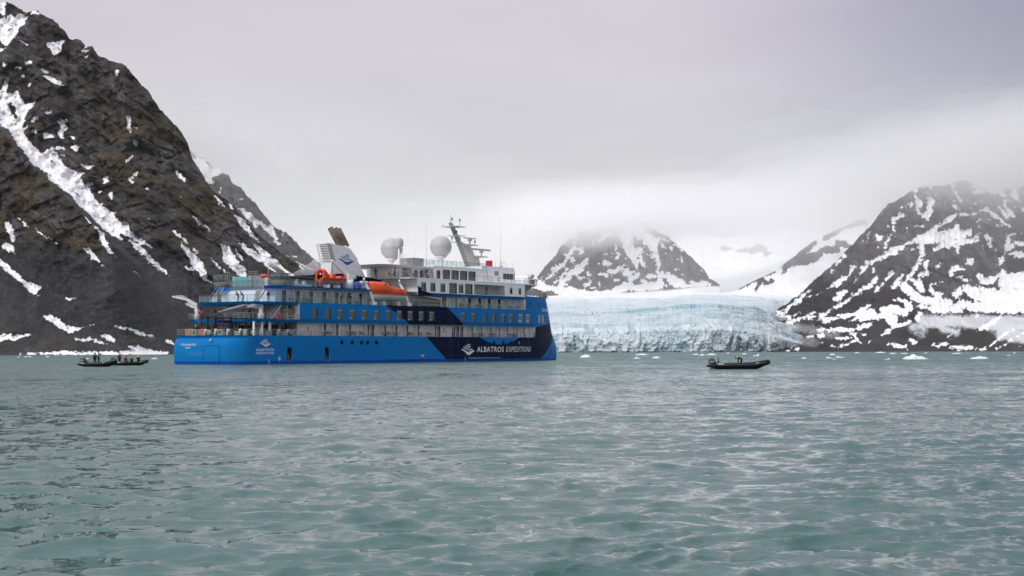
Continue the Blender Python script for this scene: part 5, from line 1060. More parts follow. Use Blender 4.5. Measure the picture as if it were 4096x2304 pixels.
# --- funnel with its pipes, louvres and wave emblem
def lerp2(p, q, t): return (p[0] + (q[0] - p[0]) * t, p[1] + (q[1] - p[1]) * t)
FB = 1.25
FB_L, FB_R, FT_R, FT_L = (28.6, 15.45), (39.6, 15.3), (34.95, 20.6), (30.2, 21.15)
mb = MB(); mb.prism([(30.2, 15.4), (39.6, 15.3), (37.1, 18.9), (34.95, 20.6), (30.5, 21.1), (31.7, 18.0), (30.6, 18.0)], (-FB, FB), 1); mb.build('funnel', WHITE, ship)
mb = MB(); mb.box((29.2, -FB, 20.9), (30.6, FB, 21.12)); mb.box((30.35, -FB, 17.95), (30.45, FB, 18.1))
for s in (-1, 1): mb.beam((29.3, s * (FB - 0.05), 21.0), (30.4, s * (FB - 0.05), 18.0), 0.1, 0.16)
mb.build('louvre_frame', WHITE, ship)
MB().prism([(30.8, 18.0), (31.6, 18.0), (30.5, 20.9), (29.8, 20.9)], (-0.9, 0.9), 1).build('louvre_core', GREY, ship)
me = MB(); me.box((0, -FB, -0.06), (1.25, FB, 0.06)); me = me.mesh('louvre'); me.materials.append(WHITE)
for k in range(9): link('louvre', me, None, ship, (30.3 - 0.115 * k, 0, 18.28 + k * 0.3))
me = MB().box((0, -FB, -0.06), (1.0, FB, 0.06)).mesh('louvre'); me.materials.append(WHITE)
for k in range(7): link('louvre', me, None, ship, (36.5 - k * 0.3, 0, 18.75 + k * 0.27))
mb = MB(); mb.prism([(22.5, 15.1), (31.5, 15.75), (34.2, 15.6), (39.8, 15.28), (42.4, 14.9), (42.4, 12.9), (31, 12.9), (31, 14.9), (23.5, 14.85)], (-2.6, 2.6), 1); mb.build('funnel_casing', NAVY, ship)
MB().box((33.6, 2.6, 13.0), (34.9, 2.64, 15.0)).build('casing_door', GREY, ship)
mb = MB(); mb.prism([(15, 3.2), (31, 3.2), (31, -3.2), (15, -3.2)], (14.72, 14.86), 2); mb.build('bar_canopy', PLANK, ship)
for k, (x0, b) in enumerate(((31.0, 0.7), (31.75, -0.5), (32.45, 0.5), (33.0, -0.7), (33.9, 0.0))):
    d = (2.25, -2.95); mb = MB(); mb.path([(x0 + 0.1, b, 23.95 - 0.12 * (k % 2)), (x0 + 0.1 + d[0], b, 23.95 + d[1])], 0.29, 10, 0); o = mb.build('exhaust_pipe', BROWN, ship)
    MB().lathe([(0.27, 0), (0.2, 0.02)], (x0 + 0.08, b, 23.97 - 0.12 * (k % 2)), 10, 0, False, (-2.25, 0, 2.95)).build('pipe_mouth', BLACK, o)
for k in range(7): MB().path([(29.7 - 0.05 * k, 1.3 - k * 0.42, 18.3), (24.6 - 0.3 * k, 1.9 - k * 0.5, 15.2)], 0.05, 5).build('stay', WHITE, ship)

WAVES = [[(948,930),(985,920),(1010,935),(1040,960),(1075,970),(1105,955),(1135,940),(1170,955),(1140,970),(1115,990),(1095,1012),(1070,1020),(1045,1005),(1020,975),(985,945)],
 [(975,893),(1000,888),(1025,905),(1055,925),(1090,932),(1120,925),(1148,922),(1115,940),(1080,945),(1045,935),(1015,915)],
 [(1005,872),(1030,868),(1055,888),(1085,903),(1118,908),(1095,915),(1060,905),(1030,888)],[(1040,852),(1060,850),(1080,870),(1110,890),(1085,888),(1060,875)],[(1070,842),(1088,843),(1105,870),(1085,860)]]
def emblem(a0, a1, z0, z1, b, mat):
    for w in WAVES:
        # smooth the outline once
        pts = []
        for p, q in zip(w, w[1:] + w[:1]): pts += [lerp2(p, q, 0.25), lerp2(p, q, 0.75)]
        poly = [(a0 + (x - 948) / 222 * (a1 - a0), z1 - (y - 842) / 178 * (z1 - z0)) for x, y in pts]
        MB().prism(poly, (b - 0.02, b + 0.014), 1).build('emblem_wave', mat, ship)
emblem(58.60, 63.0, 1.21, 3.36, HB, LETTER); emblem(6.10, 8.68, 2.83, 4.05, HB, LETTER); emblem(32.2, 36.6, 17.4, 19.4, FB, BLUE)

# --- lettering
def lettering(txt, place, w, h, mat, parent, shear=0.0, name='lettering', bold=0.0, space=1.0):
    """flat letters of width w and height h; place(u, v, d) -> local point"""
    cu = bpy.data.curves.new('t', 'FONT'); cu.body = txt; cu.size = 1.0; cu.extrude = 0.5; cu.shear = shear; cu.offset = bold; cu.space_character = space; cu.resolution_u = 3
    to = bpy.data.objects.new('t', cu); COL.objects.link(to); dg = bpy.context.evaluated_depsgraph_get(); me = bpy.data.meshes.new_from_object(to.evaluated_get(dg)); bpy.data.objects.remove(to); bpy.data.curves.remove(cu)
    co = np.array([v.co[:] for v in me.vertices]); lo, hi = co.min(0), co.max(0); out = []
    for c in co: out.append(place((c[0] - lo[0]) / (hi[0] - lo[0]) * w, (c[1] - lo[1]) / (hi[1] - lo[1]) * h, 0.012 if c[2] > 0 else -0.03))
    me.vertices.foreach_set('co', np.array(out, np.float32).reshape(-1)); me.materials.clear(); me.materials.append(mat); me.update(); me.name = name
    return link(name, me, None, parent)
side = lambda a0, z0: (lambda u, v, d: (a0 + u, -(half(a0 + u, z0 + v) + d), z0 + v))
lettering('ALBATROS', side(63.64, 1.79), 8.65, 1.04, LETTER, ship, 0.0, bold=0.012, space=1.12)
lettering('EXPEDITIONS', side(73.0, 1.79), 9.0, 1.04, LETTER, ship, 0.25, bold=0.0, space=1.15)
lettering('ALBATROS', side(5.52, 2.14), 3.82, 0.42, LETTER, ship, bold=0.01, space=1.15)
lettering('EXPEDITIONS', side(5.5, 1.61), 3.85, 0.37, LETTER, ship, bold=0.0, space=1.2)
lettering('OCEAN ALBATROS', side(88.6, 10.05), 6.4, 0.62, LETTER, ship, bold=0.004)
st = lambda b0, z0: (lambda u, v, d: (0.13 + 0.012 * (b0 + u) ** 2 + (0.05 if z0 < 2.7 else 0) * 0 - d - 0.03, -(b0 + u), z0 + v))
lettering('OCEAN ALBATROS', st(-3.85, 3.02), 3.75, 0.34, LETTER, ship, 0.15); lettering('NASSAU', st(-2.65, 2.58), 1.25, 0.27, LETTER, ship, 0.1)
mb = MB(); mb.box((10.2, HB - .02, 0.84), (11.05, HB + 0.012, 0.95)); mb.box((10.57, HB - .02, 0.5), (10.68, HB + 0.012, 1.28)); mb.build('thruster_mark', LETTER, ship)
mb = MB()
for k in range(5): mb.box((8.15, HB - .02, 0.05 + k * 0.17), (8.3, HB + 0.012, 0.12 + k * 0.17)); mb.box((59.95, HB - .02, 0.05 + k * 0.17), (60.1, HB + 0.012, 0.12 + k * 0.17))
mb.build('draught_mark', LETTER, ship)
mb = MB(); 
for lo, hi in (((46.9, .98), (47.0, 1.4)), ((46.9, .98), (47.45, 1.06)), ((46.9, 1.32), (47.45, 1.4)), ((47.4, 1.1), (47.75, 1.3))): mb.box((lo[0], HB - .02, lo[1]), (hi[0], HB + 0.012, hi[1]))
mb.build('bulb_mark', LETTER, ship)

# --- domes, mast, radars, whips
def dome(a, b, zc, r, zbase, name='satellite_dome'):
    mb = MB(); mb.lathe([(r * math.sin(t), -r * math.cos(t)) for t in np.linspace(0.45, math.pi, 14)], (a, b, zc), 24); o = mb.build(name, simple('radome', (0.46, 0.455, 0.45), 0.45, 0, 0.05), ship)
    mb = MB(); mb.lathe([(r * 0.52, 0), (r * 0.5, 0.25)], (a, b, zc - r * 0.93 - 0.2), 18); mb.lathe([(0.16, 0), (0.45, 0.9), (0.6, 1.1)], (a, b, zc - r - 1.2), 10); mb.path([(a, b, zbase), (a, b, zc - r - 0.6)], 0.28, 8)
    for k in range(4): t = k * math.pi / 2 + 0.5; mb.path([(a, b, zbase + 0.5), (a + 0.8 * math.cos(t), b + 0.8 * math.sin(t), zc - r)], 0.05, 4)
    mb.build('dome_pedestal', WHITE, o)
    MB().lathe([(r * 1.003, -0.02), (r * 1.003, 0.02)], (a, b, zc), 24).build('dome_seam', GREY, o)
dome(50.6, -2.0, 21.3, 2.05, 17.7); dome(62.9, 0, 22.25, 2.12, 17.95)
mb = MB(); mb.lathe([(0.72, -0.75), (0.8, -0.5), (0.8, 0.35), (0.6, 0.75), (0.3, 0.9), (0.02, 0.95)], (46.85, 3, 22.0), 18); o = mb.build('satellite_dome', simple('radome', ()), ship); MB().path([(46.85, 3, 17.6), (46.85, 3, 21.3)], 0.2, 8).build('dome_pedestal', WHITE, o)
mb = MB(); mb.prism([(71.4, 18.6), (75.3, 18.6), (74.6, 20.8), (73.2, 21.0), (72.2, 22.6), (70.6, 23.1), (68.9, 23.6), (66.2, 27.05), (65.8, 27.1), (68.2, 23.4)], (-0.35, 0.35), 1); o = mb.build('mast', simple('mast_grey', (0.58, 0.57, 0.55), 0.5), ship)
MB().prism([(71.2, 18.6), (71.5, 18.6), (68.5, 23.4), (65.95, 27.05), (65.7, 27.1), (68.2, 23.4)], (-0.37, 0.37), 1).build('mast_edge', GREY, o)
mb = MB(); mb.box((69.5, -1.4, 22.9), (73.0, 1.4, 23.1)); mb.box((73.0, -1.2, 20.75), (76.4, 1.2, 20.95)); mb.box((66.2, -0.15, 23.25), (69.0, 0.15, 23.4)); mb.box((65.0, -1.8, 26.3), (68.6, 1.8, 26.4)); mb.box((66.4, -1.3, 24.6), (69.2, 1.3, 24.68)); mb.build('mast_platform', simple('mast_grey', ()), o)
for a, z0, l, az in ((72.1, 23.1, 3.9, 0.0), (75.9, 20.95, 5.8, 0.05)):
    mb = MB(); mb.path([(a, 0, z0), (a, 0, z0 + 0.9)], 0.14, 8); mb.box((a - 0.3, -0.3, z0 + 0.75), (a + 0.3, 0.3, z0 + 1.15)); r = mb.build('radar', GREYW, ship); MB().box((a - l / 2, -0.12, z0 + 1.2), (a + l / 2, 0.12, z0 + (1.4 if l < 5 else 1.55))).build('scanner_bar', GREYW, r)
mb = MB()
for a, b, z, h in ((66.0, 0, 27.1, 1.6), (65.6, 0.4, 26.9, 0.9), (68.5, 0.3, 26.4, 1.3), (65.2, -1.2, 26.4, 0.5), (66.6, 0.9, 24.6, 0.7), (69.0, -0.9, 24.6, 0.9), (66.4, 0, 23.4, 0.7), (68.9, 0, 23.3, 0.9), (72.7, 0.8, 23.1, 0.7)): mb.path([(a, b, z), (a, b, z + h)], 0.05, 5)
mb.build('mast_pole', GREY, o)
for a, b, z in ((66.1, 0.3, 27.6), (68.5, 0.3, 27.5), (66.6, 0.9, 25.1), (69.0, -0.9, 25.3), (66.4, 0, 23.9), (68.9, 0, 23.9), (72.7, .8, 23.5)): MB().lathe([(0.13, 0), (0.13, 0.45), (0.08, 0.5)], (a, b, z), 8).build('navigation_lamp', BLACK, o)
for a, b, z0, z1 in ((79.7, 2, 18.65, 28.5), (83.9, 2, 16.4, 20.2), (61.5, -2.5, 17.95, 27.4), (52.6, 2, 17.95, 21.0), (49.6, 2.2, 17.7, 20.2), (78.0, -2, 18.6, 20.3)):
    mb = MB(); mb.path([(a, b, z0), (a, b, z0 + (z1 - z0) * 0.25), (a, b, z1)], [0.07, 0.045, 0.02], 5); mb.build('whip_aerial', GREYW, ship)
MB().box((50.2, 0.5, 17.72), (53.4, 3.5, 19.4)).build('plant_box', GREY, ship)
mb = MB(); mb.box((74.0, 2.5, 18.65), (74.9, 3.5, 19.95)); mb.build('fire_locker', RED, ship)
mb = MB(); mb.lathe([(0.1, 0), (0.35, 0.1), (0.35, 0.6), (0.1, 0.65)], (77.6, 3.2, 18.9), 10, 0, True, (0, 1, 0)); mb.path([(77.6, 3.5, 18.6), (77.6, 3.5, 19.0)], 0.06, 5); mb.build('searchlight', GREYW, ship)
mb = MB(); mb.box((78.4, 1.6, 18.65), (80.4, 2.8, 18.75)); 
for a in (78.4, 80.4):
    for b in (1.6, 2.8): mb.path([(a, b, 18.65), (a, b, 19.8)], 0.03, 4)
mb.path([(78.4, 2.8, 19.8), (80.4, 2.8, 19.8), (80.4, 1.6, 19.8)], 0.03, 4); mb.build('aerial_frame', STEEL, ship)
mb = MB(); mb.path([(46.5, 3.6, 17.7), (46.5, 3.6, 20.9)], 0.03, 4); mb.path([(47.2, 3.6, 17.7), (47.2, 3.6, 20.9)], 0.03, 4)
for k in range(9): mb.path([(46.5, 3.6, 18 + k * 0.34), (47.2, 3.6, 18 + k * 0.34)], 0.02, 4)
mb.build('ladder', STEEL, ship)
# bridge wing gear
mb = MB(); mb.path([(85.2, 5.4, 15.4), (85.2, 5.4, 16.7)], 0.14, 8); mb.box((84.9, 5.0, 16.6), (85.6, 5.8, 16.8)); mb.prism([(84.7, 17.0), (85.3, 17.6), (85.9, 17.5), (86.2, 17.1), (85.7, 16.8), (85.2, 16.75)], (5.0, 5.8), 1); mb.build('wing_searchlight', GREYW, ship)
MB().box((83.6, 6.3, 15.45), (84.7, 6.9, 16.4)).build('wing_locker', RED, ship)
MB().box((92.6, 2.2, 12.9), (93.8, 3.4, 14.0)).build('foredeck_box', BROWN, ship)
mb = MB(); mb.path([(88.2, 4, 12.6), (88.2, 4, 14.8)], 0.05, 5); mb.lathe([(0.05, 0), (0.14, 0.1), (0.14, 0.35), (0.05, 0.4)], (88.2, 4, 14.7), 8); mb.build('foredeck_lamp', GREYW, ship)

# --- lifeboat falls, deck cranes
def davit(a):
    mb = MB(); mb.beam((a + 0.3, 7.9, Z6), (a - 0.5, 7.8, 12.4), 0.42, 0.55, 0, 0.34, 0.45); mb.beam((a - 0.5, 7.8, 12.35), (a - 1.3, 7.0, 14.5), 0.34, 0.45, 0, 0.28, 0.35); mb.beam((a - 1.3, 7.0, 14.45), (a - 1.9, 7.6, 14.75), 0.3, 0.3)
    mb.box((a - 0.25, 7.3, Z6), (a + 0.85, 8.15, Z6 + 0.55)); return mb
davit(33.9).build('lifeboat_davit', WHITE, ship); davit(43.4).build('lifeboat_davit', WHITE, ship)
for a in (37.0, 41.0): MB().prism([(a - 0.5, Z6), (a + 0.5, Z6), (a + 0.2, Z6 + 0.75), (a - 0.5, Z6 + 0.75)], (6.9, 8.0), 1).build('lifeboat_chock', WHITE, ship)
def knuckle_crane(base, elbow, tip, far, zb):
    mb = MB(); a, b, z = base
    mb.lathe([(0.55, 0), (0.55, 0.9), (0.45, 1.0), (0.34, 1.1), (0.32, 2.0)], (a, b, zb), 12); mb.beam((a, b, zb + 1.2), (a, b, z), 0.5, 0.55); o = mb.build('deck_crane', GRPW, ship)
    mb = MB(); mb.beam(base, elbow, 0.45, 0.55, 0, 0.35, 0.4); mb.beam((a, b, z - 0.7), lerp3(base, elbow, 0.7, -0.25), 0.18, 0.18); mb.build('crane_arm', GRPW, o)
    mb = MB(); mb.beam(elbow, tip, 0.36, 0.42, 0, 0.24, 0.26); mb.build('crane_jib', simple('crane_dark', (0.05, 0.05, 0.055), 0.5) if far else GRPW, o)
    mb = MB(); mb.path([lerp3(elbow, tip, 0.0, 0.32), lerp3(elbow, tip, 0.75, 0.25)], 0.07, 5); mb.path([lerp3(elbow, tip, 0.1, 0.45), lerp3(elbow, tip, 0.5, 0.4)], 0.06, 5); mb.build('crane_ram', GREYW, o)
    MB().path([(a + 0.3, b + 0.2, zb + 1.0), (a + 0.55, b + 0.3, zb + 1.9), (a + 0.2, b + 0.3, z + 0.1)], 0.06, 5).build('crane_hose', BLACK, o)
def lerp3(p, q, t, dz=0.0): return (p[0] + (q[0] - p[0]) * t, p[1] + (q[1] - p[1]) * t, p[2] + (q[2] - p[2]) * t + dz)
knuckle_crane((8.15, 6.5, 9.85), (5.8, 5.7, 9.35), (3.2, -0.5, 7.9), True, Z5)
knuckle_crane((7.0, -7.4, 9.75), (6.4, -9.3, 10.85), (5.6, -11.9, 11.35), False, Z5)
mb = MB(); mb.lathe([(0.75, 0), (0.75, 1.5), (0.55, 1.6)], (29.4, 6.4, 12.86), 12); mb.box((28.8, 5.9, 14.3), (30.0, 6.9, 15.4)); o = mb.build('rescue_crane', WHITE, ship)
MB().beam((29.5, 6.4, 15.0), (25.2, 6.3, 17.65), 0.6, 0.75, 0, 0.3, 0.35).build('crane_jib', WHITE, o); MB().path([(25.3, 6.3, 17.5), (25.4, 6.3, 15.5)], 0.03, 4).build('hoist_wire', BLACK, o)
MB().lathe([(0.35, -0.25), (0.35, 0.25), (0.18, 0.28)], (30.5, 6.6, 14.9), 12, 0, True, (0, 1, 0)).build('winch_drum', GRPW, o)
mb = MB(); mb.lathe([(0.35, 0), (0.3, 0.3), (0.22, 0.5), (0.22, 1.5), (0.34, 1.55), (0.34, 1.9)], (54.1, 7.0, Z6), 12); o = mb.build('side_crane', WHITE, ship); MB().beam((54.3, 7.0, 11.75), (49.1, 7.2, 12.12), 0.28, 0.34, 0, 0.14, 0.14).build('crane_jib', WHITE, o)
mb = MB(); mb.box((46.9, 7.1, 10.5), (53.0, 7.9, 10.6)); mb.box((46.9, 7.1, 11.3), (53.0, 7.9, 11.36))
for k in range(16): mb.box((46.9 + k * 0.4, 7.1, 10.2), (46.97 + k * 0.4, 7.9, 11.36))
mb.build('gangway_rack', STEEL, ship)
MB().box((55.0, 6.45, Z6), (55.9, 6.9, 12.2)).build('cargo_net', simple('net_grey', (0.2, 0.19, 0.17), 0.8), ship)
mb = MB(); mb.lathe([(0.55, -1.6), (0.62, -1.55), (0.62, 1.55), (0.55, 1.6)], (14.0, 6.6, 8.7), 14, 0, True, (1, 0, 0)); o = mb.build('pressure_tank', TAN, ship)
mb = MB(); mb.box((12.5, 6.0, Z5), (15.2, 7.1, 7.5)); mb.box((12.5, 6.9, 7.9), (15.2, 7.0, 8.05))
for a in (12.5, 13.8, 15.1): mb.box((a, 6.0, 7.5), (a + 0.1, 7.1, 8.2))
mb.build('tank_cradle', GREYW, o)
MB().box((11.9, 5.9, Z5), (12.4, 6.7, 9.3)).build('control_cabinet', GREYW, ship)
mb = MB(); mb.box((11.0, 6.4, Z5), (12.2, 7.6, 8.2)); mb.build('deck_locker', RED, ship)
for a in (5.6, 7.4, 9.1): MB().box((a - 0.13, 7.3, Z4), (a + 0.13, 7.6, 6.9)).build('column', WHITE, ship)
for a, b in ((6.2, -6.9), (8.0, -7.5)): MB().box((a - 0.1, b, Z4), (a + 0.1, b + 0.2, 6.9)).build('column', WHITE, ship)
# boat rack amidships aft: black and maroon uprights with cross bars
for k, (a, b) in enumerate([(x, y) for x in (5.2, 8.6, 12.2) for y in (-4.6, -3.0, -1.2, 0.6, 2.4, 3.6)]):
    MB().box((a, b, Z4), (a + 0.16, b + 0.16, 7.95 if k % 2 else 7.75)).build('rack_post', MAROON if k % 3 == 0 else BLACK, ship)
for a in (5.25, 8.65, 12.25):
    for z in (6.35, 7.55): MB().box((a, -4.7, z), (a + 0.1, 3.7, z + 0.1)).build('rack_bar', BLACK, ship)
# deck fittings along the rail
def vent(a, b, s=1.0):
    mb = MB(); mb.path([(a, b, Z4), (a, b, Z4 + 0.72 * s), (a + 0.06, b, Z4 + 0.86 * s), (a + 0.2, b, Z4 + 0.93 * s), (a + 0.34, b, Z4 + 0.86 * s), (a + 0.38, b, Z4 + 0.62 * s)], [0.2, 0.13, 0.15, 0.16, 0.17, 0.19], 8); mb.build('gooseneck_vent', WHITE, ship)
for a, b in ((1.5, 0.4), (1.6, 2.7), (2.1, 5.0), (3.2, 6.6), (7.0, 7.4), (10.9, 7.5), (13.0, 7.5), (16.4, 7.5), (18.9, 7.4)): vent(a, b)
def winch(a, b, ang):
    mb = MB(False); mb.prism([(-0.55, 0), (0.55, 0), (0.4, 0.95), (-0.4, 0.95)], (-0.3, 0.3), 1); o = mb.build('mooring_roller', GREENG, ship, (a, -b, Z4), ang); MB(False).box((-0.16, -0.32, 0.3), (0.16, 0.32, 0.75)).build('roller_slot', DARK, o)
for a, b, g in ((1.7, -2.0, 1.6), (1.6, 4.1, 1.7), (4.2, 7.0, 0.5), (14.7, 7.5, 0.0)): winch(a, b, g)
for a, b in ((1.5, 1.5), (13.9, 7.5), (6.0, 6.9)): MB().lathe([(0.28, -0.22), (0.42, -0.2), (0.42, 0.2), (0.28, 0.22)], (a, b, Z4 + 0.45), 12, 0, True, (0, 1, 0) if a > 3 else (1, 0, 0)).build('mooring_drum', GREENG, ship)
for a, b in ((2.1, 3.4), (3.3, 5.8), (8.4, 7.4), (11.9, 7.4)): MB().box((a, b - 0.3, Z4), (a + 0.7, b + 0.3, Z4 + 0.7)).build('deck_cabinet', GREENG, ship)
MB().box((12.5, 7.0, Z4), (13.2, 7.4, Z4 + 0.85)).build('deck_locker', RED, ship)
for a in (19.0, 55.6): MB().box((a, 6.42, 5.6), (a + 0.35, 6.45, 6.3)).build('notice_board', YELLOW if a < 50 else GREY, ship)
# sun deck aft: pool, wind drums, bar
mb = MB(); mb.box((11.5, -3.4, 12.86), (15.5, 0.8, 13.2)); mb.build('pool_base', GREY, ship)
MB().box((11.45, -3.2, 13.25), (11.55, 0.35, 14.55)).build('pool_window', POOL, ship); mb = MB(); mb.box((11.4, 0.35, 13.0), (15.5, 1.1, 14.7)); mb.box((11.4, -3.5, 13.0), (15.5, -3.2, 14.7)); mb.box((15.4, -3.4, 13.0), (15.6, 1.0, 14.6)); mb.build('pool_wall', GREYW, ship)
MB().box((11.6, 1.2, 12.86), (14, 4.6, 14.3)).build('pool_bar', GREYW, ship)
for a, b in ((12.6, -7.1), (13.0, 6.2)):
    MB().lathe([(1.55, 0), (1.6, 0.85), (1.6, 0.9)], (a, b, 12.86), 20).build('wind_drum', simple('tan_panel', (0.27, 0.18, 0.11), 0.6), ship)
    me = []; mb = MB(); mb.lathe([(1.5, 0.95), (1.55, 0.95), (1.55, 2.0), (1.5, 2.0)], (a, b, 12.9), 20); mb.build('drum_glass', CLEAR, ship)
    mb = MB()
    for k in range(10): t = k * math.pi / 5; mb.path([(a + 1.6 * math.cos(t), b + 1.6 * math.sin(t), 13.8), (a + 1.6 * math.cos(t), b + 1.6 * math.sin(t), 14.95)], 0.035, 4)
    mb.lathe([(1.63, 0), (1.63, 0.06)], (a, b, 14.93), 20); mb.build('drum_frame', STEEL, ship)
for b in (-4.6, 0.9, 2.0): rail('pool_rail', [(11.3, b - 0.6), (11.3, b + 0.5)], 13.2, 2.2, 6, 0.5)
rail('pool_rail', [(11.2, 1.1), (11.2, 3.6)], 13.0, 1.7, 3, 0.5)
MB().path([(14.4, 2.0, 16.85), (17.8, 2.0, 15.3)], 0.42, 10).build('water_slide', simple('pale_tube', (0.5, 0.47, 0.46), 0.4), ship); MB().path([(14.3, 2, 14.8), (14.3, 2, 16.9)], 0.06, 5).build('slide_post', GREYW, ship)
for a, b in ((16.8, 6.0), (18.4, 6.2)): MB().prism([(a, 13.0), (a + 1.5, 13.0), (a + 1.6, 13.3), (a + 0.5, 13.35), (a + 0.1, 13.9), (a - 0.1, 13.85)], (b - 0.35, b + 0.35), 1).build('sun_lounger', GREYW, ship)
MB().box((26.2, 5.7, 12.86), (26.5, 7.0, 13.5)).build('boat_cradle', WHITE, ship); MB().box((23.7, 5.7, 12.86), (24.0, 7.0, 13.5)).build('boat_cradle', WHITE, ship)
MB().box((8.2, -5.0, Z6 + 0.03), (8.3, -3.9, Z6 + 0.9)).build('deck_locker', GREYW, ship)

# ------------------------------------------------------------------ loose things aboard
def top(name, label, cat, place, rotz=SHIP_A, group=None):
    o = empty(name, place, rotz); tag(o, label, cat, group); return o
# enclosed lifeboat in its davits
lb = top('lifeboat', 'orange and white enclosed lifeboat hanging in white davits amidships', 'lifeboat', on_ship(33.5, 7.3, 10.95))
def lb_sec(x, top_z, n=9):
    L = 9.9; t = x / L; w = 1.55 * max(0.12, min(1, (1 - abs(2 * t - 1) ** 3.2))) ** 0.5; zb = 0.1 + 1.0 * max(0, abs(t - 0.47) - 0.32) ** 1.6 * 6
    return w, zb
xs = np.linspace(0.0, 9.9, 17)
mb = MB(); mb.loft([[(x, w * math.cos(th), 1.12 - (1.12 - zb) * math.sin(th) ** 0.8) for th in np.linspace(0, math.pi, 13)] for x in xs for w, zb in [lb_sec(x, 0)]], 0, True, True); mb.build('hull', GRPW, lb)
def canopy_z(x): return float(np.interp(x, (0, 0.25, 3.9, 4.6, 5.0, 6.2, 8.8, 9.6, 9.9), (3.3, 3.42, 3.4, 2.95, 2.7, 2.6, 2.3, 1.8, 1.3)))
mb = MB(); mb.loft([[(x, w * 1.03 * math.cos(th), 1.14 + (canopy_z(x) - 1.14) * math.sin(th) ** 0.42) for th in np.linspace(0, math.pi, 15)] for x in xs for w, zb in [lb_sec(x, 0)]], 0, True, True); cn = mb.build('canopy', ORANGE, lb)
mb = MB(); mb.loft([[(x, 1.6 * math.cos(th), 1.14 + (canopy_z(x) + 0.04 - 1.14) * math.sin(th) ** 0.5) for th in np.linspace(0.05, math.pi - 0.05, 11)] for x in (5.6, 6.5, 7.6)], 0, True, False, False); mb.build('hatch_cover', ORANGE2, cn)
for x in (2.7, 4.0): MB().box((x, 1.42, 2.8), (x + 0.32, 1.62, 3.05)).build('cockpit_window', GLASS, cn)
MB().path([(x, lb_sec(x, 0)[0] * 1.05, 1.14) for x in xs], 0.06, 6).build('fender', ORANGE, lb)
# fast rescue boat on the sun deck
rb = top('rescue_boat', 'small orange open rescue boat with stern arch on the deck aft of the funnel', 'rescue boat', on_ship(22.3, 6.0, 13.55))
mb = MB(); mb.loft([[(x, w * y, z) for y, z in ((0, zk), (0.7, zk + 0.3), (1.0, 0.85 + sh), (0.95, 1.02 + sh), (-0.95, 1.02 + sh), (-1.0, 0.85 + sh), (-0.7, zk + 0.3))] for x, w, zk, sh in ((0, 0.95, 0.25, 0), (1.5, 1.05, 0.08, 0), (3.5, 1.05, 0.05, 0), (5.2, 0.85, 0.2, 0.05), (6.2, 0.5, 0.5, 0.12), (6.75, 0.08, 0.85, 0.2))], 0, False); mb.build('hull', ORANGE, rb)
MB().path([(0.0, 0.95, 0.95), (1.5, 1.05, 0.95), (3.5, 1.05, 0.95), (5.2, 0.88, 1.0), (6.2, 0.5, 1.08), (6.8, 0, 1.15), (6.2, -0.5, 1.08), (5.2, -0.88, 1.0), (3.5, -1.05, 0.95), (0, -0.95, 0.95)], 0.1, 6).build('fender', simple('dull_red_rubber', (0.25, 0.03, 0.015), 0.6), rb)
mb = MB()
for s in (-1, 1): mb.beam((0.45, s * 0.8, 1.0), (0.5, s * 0.78, 2.0), 0.4, 0.5)
mb.path([(0.45, -0.8, 1.9), (0.6, -0.6, 2.3), (0.7, 0, 2.4), (0.6, 0.6, 2.3), (0.45, 0.8, 1.9)], 0.26, 8); mb.beam((0.9, 0.0, 2.25), (2.1, 0.0, 1.2), 1.2, 0.35); mb.build('stern_arch', ORANGE, rb)
MB().prism([(2.6, 1.0), (3.9, 1.0), (3.6, 1.75), (3.0, 1.8)], (-0.5, 0.5), 1).build('console', ORANGE, rb); MB().prism([(4.4, 1.05), (6.3, 1.2), (5.9, 1.5), (5.0, 1.5)], (-0.55, 0.55), 1).build('bow_shell', ORANGE, rb)
MB().box((-0.25, -0.25, 0.9), (0.25, 0.25, 1.5)).build('outboard_motor', BLACK, rb)
# liferaft canisters, tarpaulin, crates
for k, (a, b, z) in enumerate(((32.1, 7.0, 13.3), (32.1, 7.0, 14.0), (33.1, 7.0, 13.3), (33.1, 7.0, 14.0))):
    o = top('liferaft_canister', 'white drum shaped liferaft canister %s row, %s end, aft of the lifeboat' % ('lower' if z < 13.6 else 'upper', 'aft' if a < 32.5 else 'forward'), 'liferaft', on_ship(a, b, z), SHIP_A, 'liferaft canisters by the lifeboat')
    MB().lathe([(0.2, -0.48), (0.33, -0.42), (0.36, -0.03), (0.36, 0.03), (0.33, 0.42), (0.2, 0.48)], (0, 0, 0), 12, 0, True, (1, 0, 0.05)).build('canister', GRPW, o); MB().lathe([(0.37, -0.03), (0.37, 0.03)], (0, 0, 0), 12, 0, True, (1, 0, 0.05)).build('band', GREY, o)
rng_ = np.random.RandomState(4)
mb = MB(); bmx = bmesh.new(); bmesh.ops.create_icosphere(bmx, subdivisions=3, radius=1.0)
for v in bmx.verts: f = 1 + 0.12 * float(vnoise(v.co.x * 2.2, v.co.y * 2.2, v.co.z * 2.2, 3)); v.co = Vector((v.co.x * 1.05 * f, v.co.y * 0.7 * f, max(0, 0.62 + v.co.z * 0.72 * f)))
me = bpy.data.meshes.new('tarpaulin_bundle'); bmx.to_mesh(me); bmx.free(); o = link('tarpaulin_bundle', me, TARP, None, on_ship(31.0, 6.9, 12.88), SHIP_A); tag(o, 'bright blue tarpaulin covered bundle beside the rescue boat crane', 'tarpaulin')
MB().path([(0.1, 0.75, 0.1), (0.12, 0.72, 0.9), (0.15, 0.4, 1.3)], 0.04, 5).build('strap', simple('pink_strap', (0.5, 0.1, 0.2), 0.6), o)
